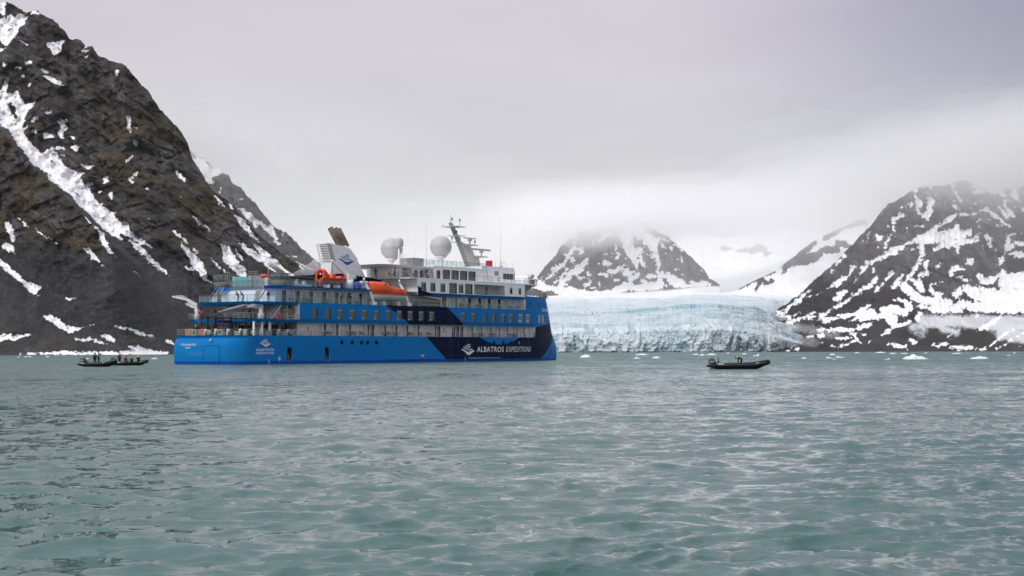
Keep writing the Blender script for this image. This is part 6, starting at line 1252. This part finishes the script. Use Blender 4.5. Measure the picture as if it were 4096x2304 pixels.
for k, (a, b, w, h) in enumerate(((1.9, -4.7, 0.75, 1.1), (1.8, -3.9, 0.6, 1.15), (1.75, -3.2, 0.65, 1.1), (1.65, -1.1, 0.5, 1.05), (1.6, -0.5, 0.55, 1.1))):
    o = top('wooden_crate', ['outermost tan board crate at the port corner of the stern rail', 'narrow tan board crate second from the port corner of the stern rail', 'tan board crate third from the port corner, left of the grey roller', 'orange strapped narrow crate just right of the first grey roller', 'board crate with orange netting left of the first white vent'][k], 'crate', on_ship(a, b, Z4), SHIP_A, 'crates on the stern deck')
    for j in range(4): MB().box((0, 0, j * h / 4 + 0.01), (0.7, w, (j + 1) * h / 4 - 0.01)).build('board', CRATE if k < 3 else simple('orange_board', (0.48, 0.16, 0.07), 0.7, 0, 0.25, 4), o)
o = top('life_ring_stand', 'round orange lifebuoy float on the sun deck beside the pool', 'lifebuoy', on_ship(11.9, 3.4, 14.35)); MB().lathe([(0.5, 0), (0.75, 0.08), (0.78, 0.3), (0.6, 0.45), (0.3, 0.5)], (0, 0, 0), 14).build('float', ORANGE, o)
def lifebuoy(a, b, z, label, face=0.0):
    mb = MB(False); n = 16; secs = []
    for k in range(n): t = 2 * math.pi * k / n; c = Vector((math.cos(t), 0, math.sin(t))); secs.append([c * (0.30 + 0.075 * math.cos(u)) + Vector((0, 0.075 * math.sin(u), 0)) for u in np.linspace(0, 2 * math.pi, 7)[:-1]])
    secs.append(secs[0]); mb.loft(secs, 0, True, True, False); o = top('lifebuoy', label, 'lifebuoy', on_ship(a, b, z), SHIP_A + face, 'lifebuoys on the rails'); mb.build('ring', simple('lifebuoy_orange', (0.62, 0.07, 0.02), 0.5), o)
    mb = MB(False)
    for t in (0.4, 2.0, 3.5, 5.1): c = Vector((0.30 * math.cos(t), 0, 0.30 * math.sin(t))); mb.lathe([(0.085, -0.05), (0.085, 0.05)], c, 8, 0, True, (-math.sin(t), 0, math.cos(t)))
    mb.build('reflective_band', LETTER, o)
for q in ((60.7, 8.2, 5.2, 'orange lifebuoy on the lower gallery rail above the large lettering'), (17.95, 8.2, 5.2, 'orange lifebuoy on the lower rail near the wicker furniture aft'), (70.7, 8.15, 15.95, 'orange lifebuoy on the upper deck rail below the bridge'), (20.4, 8.15, 13.3, 'orange lifebuoy on the rail below the rescue boat'), (10.0, 8.15, 7.8, 'orange lifebuoy on the rail beside the red locker')): lifebuoy(*q)
cm = MB(); cm.box((-0.3, -0.3, 0.38), (0.3, 0.3, 0.46)); cm.box((-0.3, -0.36, 0.38), (0.3, -0.28, 0.85)); cm.box((-0.36, -0.3, 0.38), (-0.3, 0.3, 0.64)); cm.box((0.3, -0.3, 0.38), (0.36, 0.3, 0.64))
for x in (-0.28, 0.24):
    for y in (-0.28, 0.24): cm.box((x, y, 0), (x + 0.05, y + 0.05, 0.38))
cm = cm.mesh('wicker_chair'); cm.materials.append(WICKER)
for k, (a, b, z) in enumerate([(a, 7.35, Z4) for a in (22.2, 23.4, 28.4, 29.6, 31.6, 37.8, 38.7, 40.9, 44.4, 45.2, 47.4, 50.2, 63.9, 66.1, 69.3, 70.2, 75.7, 77.7, 80.8)] + [(a, 7.3, Z6 + 0.03) for a in (14.3, 17.6, 18.5, 22.1, 23.0, 30.4)] + [(a, 7.3, Z6) for a in (60.2, 62.2, 64.9, 66.2, 69.1, 72.4, 75.9, 77.9)]):
    if z == Z4 and a > 76: b -= 0.4
    o = link('wicker_chair', cm, None, None, on_ship(a, b, z), SHIP_A + (k * 1.7) % 1.2 - 0.6)
    ordn = ['first', 'second', 'third', 'fourth', 'fifth', 'sixth', 'seventh', 'eighth', 'ninth', 'tenth', 'eleventh', 'twelfth', 'thirteenth', 'fourteenth', 'fifteenth', 'sixteenth', 'seventeenth', 'eighteenth', 'nineteenth']
    if z == Z4: tag(o, 'brown wicker armchair behind the lower gallery wire rail, %s from the stern' % ordn[k], 'chair', 'chairs on the lower gallery')
    elif a < 40: tag(o, 'brown wicker armchair on the aft glass balcony, %s from the stern' % ordn[k - 19], 'chair', 'chairs on the aft balconies')
    else: tag(o, 'brown wicker armchair on the balcony forward of the lifeboat, %s counting from aft' % ordn[k - 25], 'chair', 'chairs on the forward balconies')
cm2 = MB(); cm2.box((-0.26, -0.26, 0.4), (0.26, 0.26, 0.45)); cm2.box((-0.26, -0.3, 0.4), (0.26, -0.25, 0.85))
for x in (-0.25, 0.21):
    for y in (-0.25, 0.21): cm2.box((x, y, 0), (x + 0.04, y + 0.04, 0.4))
cm2 = cm2.mesh('terrace_chair'); cm2.materials.append(simple('dark_weave', (0.07, 0.06, 0.055), 0.8))
for k, (a, b) in enumerate([(44.6 + 0.95 * i, 6.9 - 0.5 * (i % 2)) for i in range(9)] + [(41.5 + 0.9 * i, 5.5) for i in range(3)]):
    o = link('terrace_chair', cm2, None, None, on_ship(a, b, Z8 + 0.05), SHIP_A + k * 0.9); tag(o, 'dark woven chair on the open lounge terrace under the canopy, %s of the row' % ordn[k], 'chair', 'chairs on the lounge terrace')

# ------------------------------------------------------------------ inflatable boats
def zodiac(label, loc, rotz, L=6.0, group='black inflatable boats on the water', gear=True, text=True):
    z = empty('inflatable_boat', loc, rotz); tag(z, label, 'inflatable boat', group)
    k = L / 6.0; R = 0.27
    side = [(-3.35, 0.86, 0.30), (-3.0, 0.87, 0.31), (-2.4, 0.88, 0.32), (-1.0, 0.88, 0.33), (0.4, 0.87, 0.35), (1.3, 0.83, 0.40), (1.95, 0.70, 0.50), (2.4, 0.48, 0.60), (2.68, 0.22, 0.67)]
    rad = [0.03, 0.15, 0.25, R, R, R, R * 0.99, R * 0.97, R * 0.96]
    pts = side + [(2.75, 0, 0.69)] + [(x, -y, zz) for x, y, zz in side[::-1]]; rads = rad + [R * 0.95] + rad[::-1]
    mb = MB(False); mb.path([(x * k, y * k, zz * k) for x, y, zz in pts], [r * k for r in rads], 14, 0); mb.build('tube', RUBBER, z)
    mb = MB(False); secs = []
    for x, w, zk, zt in ((-2.6, 0.75, -0.12, 0.22), (-1, 0.75, -0.16, 0.22), (0.6, 0.74, -0.16, 0.24), (1.5, 0.62, -0.06, 0.32), (2.1, 0.4, 0.14, 0.44), (2.6, 0.1, 0.42, 0.6)): secs.append([(x * k, -w * k, zt * k), (x * k, 0, zk * k), (x * k, w * k, zt * k), (x * k, 0, (zt + 0.02) * k)])
    mb.loft(secs, 0, False); mb.build('hull', BLACK, z)
    MB(False).box((-2.62 * k, -0.7 * k, 0.05), (-2.54 * k, 0.7 * k, 0.72 * k)).build('transom', BLACK, z)
    for s in (-1, 1):
        mb = MB(False); mb.path([(x * k, (y + 0.26) * s * k, (zz + 0.10) * k) for x, y, zz in side[2:]], 0.018, 4); mb.build('grab_line', GREY, z)
        mb = MB(False); mb.path([(x * k, (y + 0.255) * s * k, (zz - 0.02) * k) for x, y, zz in side[2:]], 0.03, 5); mb.build('rubbing_strip', BLACK, z)
    # outboard
    cow = simple('outboard_grey', (0.075, 0.08, 0.095), 0.35); mb = MB(False)
    mb.loft([[(-2.88 * k + sx * x, y * sy, zz) for x, y in ((-0.36, -0.2), (-0.3, -0.26), (0.2, -0.26), (0.3, -0.2), (0.3, 0.2), (0.2, 0.26), (-0.3, 0.26), (-0.36, 0.2))] for zz, sx, sy in ((0.62, 0.95, 0.9), (0.70, 1.05, 1.0), (0.95, 1.05, 1.0), (1.20, 0.85, 0.9), (1.30, 0.55, 0.6))], 0, False); m = mb.build('outboard_motor', cow, z)
    MB(False).box((-3.02 * k, -0.1, -0.5), (-2.75 * k, 0.1, 0.66)).build('motor_leg', cow, m); MB(False).box((-3.1 * k, -0.265, 0.82), (-2.72 * k, -0.262, 0.87)).build('motor_stripe', LETTER, m)
    MB(False).path([(-2.6 * k, 0.0, 0.8), (-2.0 * k, 0.05, 0.95)], 0.035, 6).build('tiller', BLACK, m)
    if gear: mb = MB(False); mb.path([(-2.25 * k, -0.35, 0.5), (-2.25 * k, -0.35, 1.45)], [0.07, 0.035], 6); mb.build('fuel_post', BLACK, z)
    if text:
        for x0, w, h in ((-2.45, 0.62, 0.13), (1.35, 0.34, 0.075)):
            def place(u, v, d, x0=x0):
                x = x0 + u / 1.0; yc = np.interp(x, [q[0] for q in side], [q[1] for q in side]); zc = np.interp(x, [q[0] for q in side], [q[2] for q in side]); an = 0.75 - 0.0 + v / R
                return (x * k, -(yc + math.cos(an - 0.25) * (R + d)) * k, (zc + math.sin(an - 0.25) * (R + d)) * k)
            lettering('MILPRO', place, w, h, LETTER, z, 0.3, bold=0.02)
    return z

# ------------------------------------------------------------------ people
SKIN = simple('skin', (0.42, 0.24, 0.17), 0.6)
def cloth(n, c): return simple('cloth_' + n, c, 0.85, 0, 0.18, 9.0, 0, 0.15)
BLK, NVY, OLV, REDC, ORC, YEL, LIME, BLU, TEA, CRM = cloth('black', (0.012, 0.012, 0.014)), cloth('navy', (0.012, 0.016, 0.035)), cloth('olive', (0.08, 0.075, 0.06)), cloth('red', (0.24, 0.015, 0.018)), cloth('orange', (0.75, 0.06, 0.012)), cloth('yellow', (0.62, 0.36, 0.01)), cloth('lime', (0.42, 0.62, 0.02)), cloth('blue', (0.015, 0.05, 0.24)), cloth('teal', (0.02, 0.06, 0.07)), cloth('pale', (0.35, 0.33, 0.28))
POSES = {   # joints facing +x, feet at z 0: pelvis, chest, neck, head, then (shoulder, elbow, wrist, fingertips), (hip, knee, ankle, toe) for left and right
 'stand': dict(pel=(0, 0, .93), wai=(0, 0, 1.1), che=(.01, 0, 1.32), nec=(.0, 0, 1.5), hea=(.03, 0, 1.62), top=(.03, 0, 1.76), aL=((0, .19, 1.42), (-.03, .25, 1.14), (.10, .22, .92), (.16, .20, .82)), aR=((0, -.19, 1.42), (-.03, -.25, 1.14), (.10, -.22, .92), (.16, -.2, .82)), lL=((0, .1, .9), (.03, .12, .5), (0, .13, .09), (.17, .14, .04)), lR=((0, -.1, .9), (.03, -.12, .5), (0, -.13, .09), (.17, -.14, .04))),
 'lean': dict(pel=(-.12, 0, .92), wai=(-.02, 0, 1.07), che=(.14, 0, 1.24), nec=(.25, 0, 1.38), hea=(.33, 0, 1.47), top=(.38, 0, 1.6), aL=((.17, .19, 1.32), (.26, .25, 1.08), (.42, .12, 1.05), (.5, .06, 1.05)), aR=((.17, -.19, 1.32), (.26, -.25, 1.08), (.42, -.12, 1.05), (.5, -.06, 1.05)), lL=((-.12, .1, .9), (-.05, .12, .5), (-.06, .13, .09), (.12, .14, .04)), lR=((-.12, -.1, .9), (-.02, -.12, .5), (0, -.13, .09), (.17, -.14, .04))),
 'bend': dict(pel=(-.22, 0, .86), wai=(-.10, 0, 1.02), che=(.13, 0, 1.14), nec=(.30, 0, 1.16), hea=(.41, 0, 1.14), top=(.54, 0, 1.10), aL=((.2, .19, 1.1), (.22, .22, .82), (.24, .16, .58), (.26, .14, .48)), aR=((.2, -.19, 1.1), (.24, -.22, .82), (.26, -.16, .56), (.28, -.14, .46)), lL=((-.2, .1, .85), (-.06, .13, .48), (-.16, .13, .09), (.02, .14, .04)), lR=((-.2, -.1, .85), (-.02, -.13, .48), (-.1, -.13, .09), (.08, -.14, .04))),
 'sit': dict(pel=(0, 0, .12), wai=(0, 0, .28), che=(.04, 0, .5), nec=(.05, 0, .68), hea=(.08, 0, .8), top=(.08, 0, .94), aL=((.04, .19, .6), (.10, .25, .34), (.30, .16, .24), (.38, .12, .22)), aR=((.04, -.19, .6), (.10, -.25, .34), (.30, -.16, .24), (.38, -.12, .22)), lL=((.02, .1, .1), (.42, .13, .12), (.46, .13, -.30), (.62, .14, -.36)), lR=((.02, -.1, .1), (.42, -.13, .12), (.46, -.13, -.30), (.62, -.14, -.36)))}
POSES['reach'] = dict(POSES['sit'], che=(.1, 0, .48), nec=(.16, 0, .64), hea=(.22, 0, .74), top=(.25, 0, .88), aL=((.1, .19, .56), (.32, .2, .36), (.5, .14, .18), (.58, .12, .12)), aR=((.1, -.19, .56), (.32, -.2, .36), (.5, -.14, .18), (.58, -.12, .12)))
_bodies = {}
def body_mesh(pose, jacket, legs, gloves, suit):
    p = POSES[pose]; V, E, Rr = [], [], []
    def add(q, r, par=None):
        V.append(q); Rr.append(r); i = len(V) - 1
        if par is not None: E.append((par, i))
        return i
    pel = add(p['pel'], (.16, .13)); wai = add(p['wai'], (.15, .12), pel); che = add(p['che'], (.18, .13), wai); nec = add(p['nec'], (.065, .065), che); hea = add(p['hea'], (.095, .105), nec); top_ = add(p['top'], (.06, .07), hea)
    for key in ('aL', 'aR'):
        s_, e_, w_, f_ = p[key]; a = add(s_, (.085, .085), che); a = add(e_, (.06, .06), a); a = add(w_, (.045, .045), a); add(f_, (.04, .03), a)
    for key in ('lL', 'lR'):
        h_, k_, a_, t_ = p[key]; a = add(h_, (.11, .11), pel); a = add(k_, (.08, .08), a); a = add(a_, (.06, .06), a); add(t_, (.055, .04), a)
    me = bpy.data.meshes.new('b'); me.from_pydata(V, E, []); o = bpy.data.objects.new('b', me); COL.objects.link(o)
    o.modifiers.new('s', 'SKIN'); sv = me.skin_vertices[0].data
    for i, r in enumerate(Rr): sv[i].radius = r; sv[i].use_root = (i == 0)
    o.modifiers.new('u', 'SUBSURF').levels = 1
    dg = bpy.context.evaluated_depsgraph_get(); out = bpy.data.meshes.new_from_object(o.evaluated_get(dg)); bpy.data.objects.remove(o); bpy.data.meshes.remove(me)
    out.materials.clear()
    for m in (SKIN, jacket, legs, gloves, BLK): out.materials.append(m)
    VV = [Vector(q) for q in V]; own = [0] * len(V)
    mats = [2 if not suit else 1, 1, 1, 0, 0, 0] + [1, 1, 1, 3] * 2 + [2, 2, 2, 4] * 2
    for f in out.polygons:
        c = f.center; i = min(range(len(VV)), key=lambda k: (VV[k] - c).length); f.material_index = mats[i]; f.use_smooth = True
    out.name = 'body'; return out
def person(label, loc, rotz, pose='stand', jacket=BLK, legs=BLK, gloves=BLK, hat=None, vest=None, collar=None, h=1.0, suit=False, group=None):
    o = empty('person', loc, rotz); tag(o, label, 'person', group); o.scale = (h, h, h); p = POSES[pose]
    key = (pose, jacket.name, legs.name, gloves.name, suit)
    if key not in _bodies: _bodies[key] = body_mesh(pose, jacket, legs, gloves, suit)
    link('body', _bodies[key], None, o)
    hd, tp, nk, ch, wa = Vector(p['hea']), Vector(p['top']), Vector(p['nec']), Vector(p['che']), Vector(p['wai']); up = (tp - nk).normalized()
    fw = Vector((1, 0, 0)); fw = (fw - up * fw.dot(up)).normalized() if abs(up.x) < 0.9 else Vector((0, 0, -1)); fc = hd + up * 0.02
    mb = MB(False)
    for s in (-1, 1): mb.lathe([(0.004, 0.0), (0.013, 0.006), (0.006, 0.014)], fc + fw * 0.093 + Vector((0, s * 0.035, 0)), 6, 1, True, fw)
    mb.lathe([(0.018, 0), (0.006, 0.03)], fc + fw * 0.092 - up * 0.03, 6, 0, True, fw); mb.beam(fc + fw * 0.095 - up * 0.065 + Vector((0, -.025, 0)), fc + fw * 0.095 - up * 0.065 + Vector((0, .025, 0)), 0.012, 0.01, 2); mb.build('face', [SKIN, BLK, cloth('lip', (0.25, 0.09, 0.08))], o)
    mb = MB(False); mb.lathe([(0.122, 0.0), (0.128, 0.05), (0.11, 0.12), (0.06, 0.17), (0.01, 0.185)], fc + up * 0.01 - fw * 0.012, 12, 0, True, up); mb.build('hat' if hat else 'hair', hat or cloth('hair', (0.035, 0.026, 0.02)), o)
    if vest:
        ax = (ch - wa).normalized(); mb = MB(False); mb.lathe([(0.185, -0.16), (0.225, -0.10), (0.235, 0.05), (0.215, 0.14), (0.15, 0.19)], ch, 12, 0, True, ax); mb.build('life_vest', vest, o)
    if collar: mb = MB(False); mb.lathe([(0.16, -0.05), (0.155, 0.03), (0.12, 0.10), (0.10, 0.11)], nk, 12, 0, True, up); mb.build('collar', collar, o)
    return o

# boats on the water with their crews
def on_boat(b, x, y, z):
    v = Matrix.Rotation(b.rotation_euler.z, 3, 'Z') @ Vector((x, y, z)); return (b.location.x + v.x, b.location.y + v.y, b.location.z + v.z)
bx, by = water_at(2962, 1476); zr = zodiac('black inflatable boat with one bending person in front of the glacier', (bx, by, 0.0), 0.03, 6.95, text=True)
person('person in black suit with lime hood bending over in the lone inflatable boat', on_boat(zr, -0.05, -0.1, 0.22), 3.05 + 0.03, 'bend', BLK, BLK, YEL, OLV, None, LIME, 0.98, True)
bx, by = water_at(398, 1466.5); z1 = zodiac('black inflatable boat with two people standing, bow towards the second boat', (bx, by, 0.0), -0.42, 6.0)
person('standing person with dark cap and red vest in the nearer inflatable boat', on_boat(z1, -0.85, 0.05, 0.2), -1.2, 'stand', NVY, BLK, BLK, TEA, REDC, None, 1.0)
person('standing person with lime collar behind the red vested one in the boat', on_boat(z1, -0.45, 0.35, 0.2), 0.6, 'stand', BLK, BLK, BLK, None, None, LIME, 0.97)
bx, by = water_at(522, 1461.5); z2 = zodiac('black inflatable boat with four people aboard beyond the nearer boat', (bx, by, 0.0), 0.42, 5.6)
person('standing person with orange cap at the stern of the farther boat', on_boat(z2, -1.7, -0.25, 0.2), -0.6, 'stand', BLK, BLK, BLK, YEL, ORC, None, 1.0)
person('seated person with dark cap reaching down in the farther boat', on_boat(z2, -1.0, -0.82, 0.58), 0.3, 'reach', NVY, BLK, BLK, TEA, REDC, YEL)
person('seated person with yellow cap amidships in the farther boat', on_boat(z2, 0.0, -0.82, 0.58), -1.2, 'sit', BLK, BLK, BLK, YEL, cloth('ochre', (0.35, 0.22, 0.02)), None)
person('seated person with yellow hood near the bow of the farther boat', on_boat(z2, 1.05, -0.72, 0.62), 1.6, 'sit', BLK, BLK, BLK, YEL, None, LIME)
# boats stowed on the after deck
for k, (a, b, g, lab) in enumerate(((7.2, -5.6, 1.75, 'black inflatable boat stowed on the after deck at the port corner'), (7.6, -3.0, 1.6, 'black inflatable boat stowed on the after deck between the rack posts'), (9.6, 0.6, 1.45, 'black inflatable boat stowed furthest to starboard on the after deck'))):
    zodiac(lab, on_ship(a, b, Z4 + 0.75 + 0.02 * k), SHIP_A + g + 1.4, 4.6, 'inflatable boats stowed aft', False, False)
# people aboard the ship
A = SHIP_A
person('person in brown jacket on the aft stairs behind the glass rail', on_ship(7.4, -2.6, Z6 + .03), A + 2.6, 'stand', OLV, cloth('grey', (0.05, 0.05, 0.055)), BLK, cloth('cap', (0.06, 0.05, 0.05)))
person('dark clothed person leaning over the aft glass rail beside a companion', on_ship(6.6, 2.8, Z6 + .03), A + math.pi, 'lean', BLK, BLK, SKIN, BLK)
person('person in navy leaning over the aft glass rail, right of a companion', on_ship(6.6, 3.9, Z6 + .03), A + math.pi - .3, 'lean', NVY, cloth('jeans', (0.02, 0.03, 0.06)), SKIN, cloth('grey', ()))
person('person in black standing at the aft rail near the starboard stairs', on_ship(8.9, 7.4, Z6 + .03), A - 1.9, 'stand', BLK, BLK, SKIN, BLK)
person('dark haired person leaning on the balcony rail below the rescue boat', on_ship(26.2, 7.55, Z6 + .03), A - 1.57, 'lean', BLK, BLK, SKIN, None)
person('person in black on the balcony next to the leaning passenger', on_ship(28.2, 7.45, Z6 + .03), A - 1.4, 'stand', BLK, BLK, SKIN, None, h=0.95)
person('second person in dark blue beside the one in black on the balcony', on_ship(28.75, 7.3, Z6 + .03), A - 1.8, 'stand', NVY, BLK, SKIN, BLK)
person('person in blue jacket on the upper deck beside the funnel', on_ship(42.6, 1.0, Z8 + .05), A + 1.2, 'stand', BLU, BLK, SKIN, None, h=1.05)
person('person in black on the terrace under the white canopy', on_ship(43.1, 5.2, Z8 + .05), A - 1.0, 'stand', BLK, BLK, SKIN, None, h=1.03)
person('crew member in orange jacket by the port deck crane', on_ship(7.2, -6.6, Z5), A + 2.8, 'stand', ORC, BLK, BLK, BLK)
person('crew member in orange jacket behind the starboard deck crane', on_ship(9.2, 6.3, Z5), A + 3.0, 'stand', ORC, BLK, BLK, ORC)
person('crew member in dark red jacket beside the crane jib aft', on_ship(9.4, -5.6, Z5 + .1), A + 2.9, 'stand', REDC, CRM, BLK, REDC)

# ------------------------------------------------------------------ drifting ice
def ice_mat():
    m, nt, b, L = new_mat('berg_ice'); tc = nd(nt, 'ShaderNodeTexCoord'); n = nd(nt, 'ShaderNodeTexNoise'); n.inputs['Scale'].default_value = 0.9; n.inputs['Detail'].default_value = 6; L(tc.outputs['Object'], n.inputs['Vector'])
    sp = nd(nt, 'ShaderNodeSeparateXYZ'); L(tc.outputs['Object'], sp.inputs[0]); r = nd(nt, 'ShaderNodeMapRange'); r.inputs['From Min'].default_value = 0.1; r.inputs['From Max'].default_value = 0.9; L(sp.outputs[2], r.inputs[0])
    mx = nd(nt, 'ShaderNodeMix', data_type='RGBA'); ad = nd(nt, 'ShaderNodeMath', operation='ADD'); ad.use_clamp = True; sb_ = nd(nt, 'ShaderNodeMath', operation='SUBTRACT'); L(n.outputs[0], sb_.inputs[0]); sb_.inputs[1].default_value = 0.45; L(sb_.outputs[0], ad.inputs[0]); L(r.outputs[0], ad.inputs[1]); L(ad.outputs[0], mx.inputs['Factor'])
    mx.inputs[6].default_value = (0.62, 0.745, 0.78, 1); mx.inputs[7].default_value = (0.85, 0.875, 0.89, 1); L(mx.outputs[2], b.inputs['Base Color']); b.inputs['Roughness'].default_value = 0.4
    b.inputs['Subsurface Weight'].default_value = 0.0
    bp = nd(nt, 'ShaderNodeBump'); bp.inputs['Distance'].default_value = 0.3; bp.inputs['Strength'].default_value = 0.6; L(n.outputs[0], bp.inputs['Height']); L(bp.outputs[0], b.inputs['Normal']); return m
ICE = ice_mat()
def floe(px, py, wpx, hpx, label, shape, seed):
    x, y = water_at(px, py); w = wpx / FPX * y; h = hpx / FPX * y; n = 52 if wpx > 60 else 26
    u = np.linspace(-1, 1, n); v = np.linspace(-1, 1, 12); U, V = np.meshgrid(u, v, indexing='ij')
    prof = np.interp(U, [q[0] for q in shape], [q[1] for q in shape])
    rad = np.sqrt(np.maximum(0, 1 - np.maximum(np.abs(U) ** 3, V ** 2)))
    hz = h * prof * np.clip(rad * 1.4, 0, 1) * (1 + 0.25 * vnoise(U * 5 + seed, V * 3, 0 * U, seed)) + 0.10 * h * vnoise(U * 12, V * 6, 0 * U + seed, seed + 1) * rad
    hz = np.maximum(hz, 0.02); ed = (np.abs(U) >= 0.999) | (np.abs(V) >= 0.999); hz = np.where(ed, -0.3, hz)
    P = np.stack([U * w / 2, V * w * 0.32 * np.sqrt(np.clip(1 - U ** 4, 0.02, 1)), hz], -1)
    o = link('ice_floe', grid_mesh('ice_floe', P, False), ICE, None, (x, y, 0.0)); tag(o, label, 'ice floe', 'drifting ice floes'); return o
DOME_, PEAK, LOW, LEFTY, RIGHTY = [(-1, .15), (-.6, .75), (0, 1), (.5, .9), (1, .2)], [(-1, .1), (-.4, .35), (0, 1), (.25, .5), (.6, .3), (1, .1)], [(-1, .2), (-.5, .6), (.1, 1), (.5, .7), (1, .2)], [(-1, .3), (-.8, 1), (-.4, .45), (.3, .4), (1, .1)], [(-1, .15), (-.2, .3), (.35, .45), (.65, 1), (.9, .9), (1, .4)]
CREST = [(-1, .25), (-.75, .5), (-.4, .62), (-.25, .75), (-.15, 1), (-.05, .72), (.1, .7), (.25, .62), (.4, .55), (.6, .45), (.75, .25), (1, .1)]
FLOES = [(2343, 1430, 46, 12, 'rounded pale blue ice floe nearest the bow of the ship', DOME_), (2547, 1434.5, 30, 8, 'small pointed ice floe right of the ship in front of the cliff', PEAK), (2625, 1433, 36, 8, 'low white ice floe beside the small pointed floe', LOW), (2567, 1420, 58, 6, 'long flat ice floe close under the ice cliff', LOW),
 (2783, 1419, 28, 5, 'flat ice floe left of the lone boat under the cliff', LOW), (2809, 1422.5, 30, 8, 'peaked ice floe behind the lone boat motor', PEAK), (2846, 1420, 42, 7, 'wide low ice floe just behind the lone boat', LOW), (2912, 1414, 14, 4, 'tiny ice floe under the cliff above the lone boat', LOW), (2977, 1417.5, 20, 5, 'small ice floe behind the bow of the lone boat', LOW), (3024, 1424, 28, 9, 'ice floe with a raised right end beyond the lone boat', RIGHTY),
 (3216, 1433.5, 22, 5, 'small low floe right of the lone boat', LOW), (3330, 1420, 28, 6, 'small double humped floe near the stony shore', LOW), (3317, 1433, 24, 9, 'floe with a raised left tip in the cluster of three', LEFTY), (3337, 1437, 18, 5, 'lowest small floe in the cluster of three', PEAK), (3361, 1430.5, 32, 8, 'floe with a thin spike in the cluster of three', LEFTY),
 (3521, 1411.5, 42, 5, 'long flat floe close to the stony shore', LOW), (3572, 1415, 30, 4, 'thin flat floe behind the crested iceberg', LOW), (3548, 1438, 24, 6, 'small floe left of the crested iceberg', RIGHTY), (3662, 1437, 102, 21, 'large white iceberg fragment with a jagged crest', CREST), (3617, 1415, 28, 4, 'thin floe directly behind the crested iceberg', LOW), (3703, 1413, 14, 3, 'tiny floe right of the crested iceberg by the shore', LOW),
 (3827, 1415, 40, 4, 'flat floe on the shore side between two larger pieces', LOW), (3917, 1435.5, 74, 11, 'broad smooth white ice floe at the far right', LOW), (4034, 1422, 20, 2.5, 'thin floe at the right edge near the shore', LOW), (4057, 1412.5, 14, 3, 'tiny floe at the right edge close to shore', LOW), (3428, 1412, 24, 3.5, 'flat white floe by the shore below the snow patch', LOW),
 (349, 1436, 16, 4, 'small floe left of the two boats', LOW), (618, 1435.5, 28, 5, 'floe between the boats and the stern of the ship', LOW), (74, 1429, 12, 2.5, 'leftmost tiny floe by the beach', LOW), (104, 1428, 18, 3, 'second tiny floe from the left by the beach', LOW), (120, 1428, 12, 4, 'third tiny floe from the left by the beach', LOW), (190, 1427.5, 18, 3, 'tiny floe by the beach left of the boats', LOW)]
for k, (px, py, w, h, lab, shp) in enumerate(FLOES): floe(px, py, w, h * 0.85, lab, shp, 200 + k)
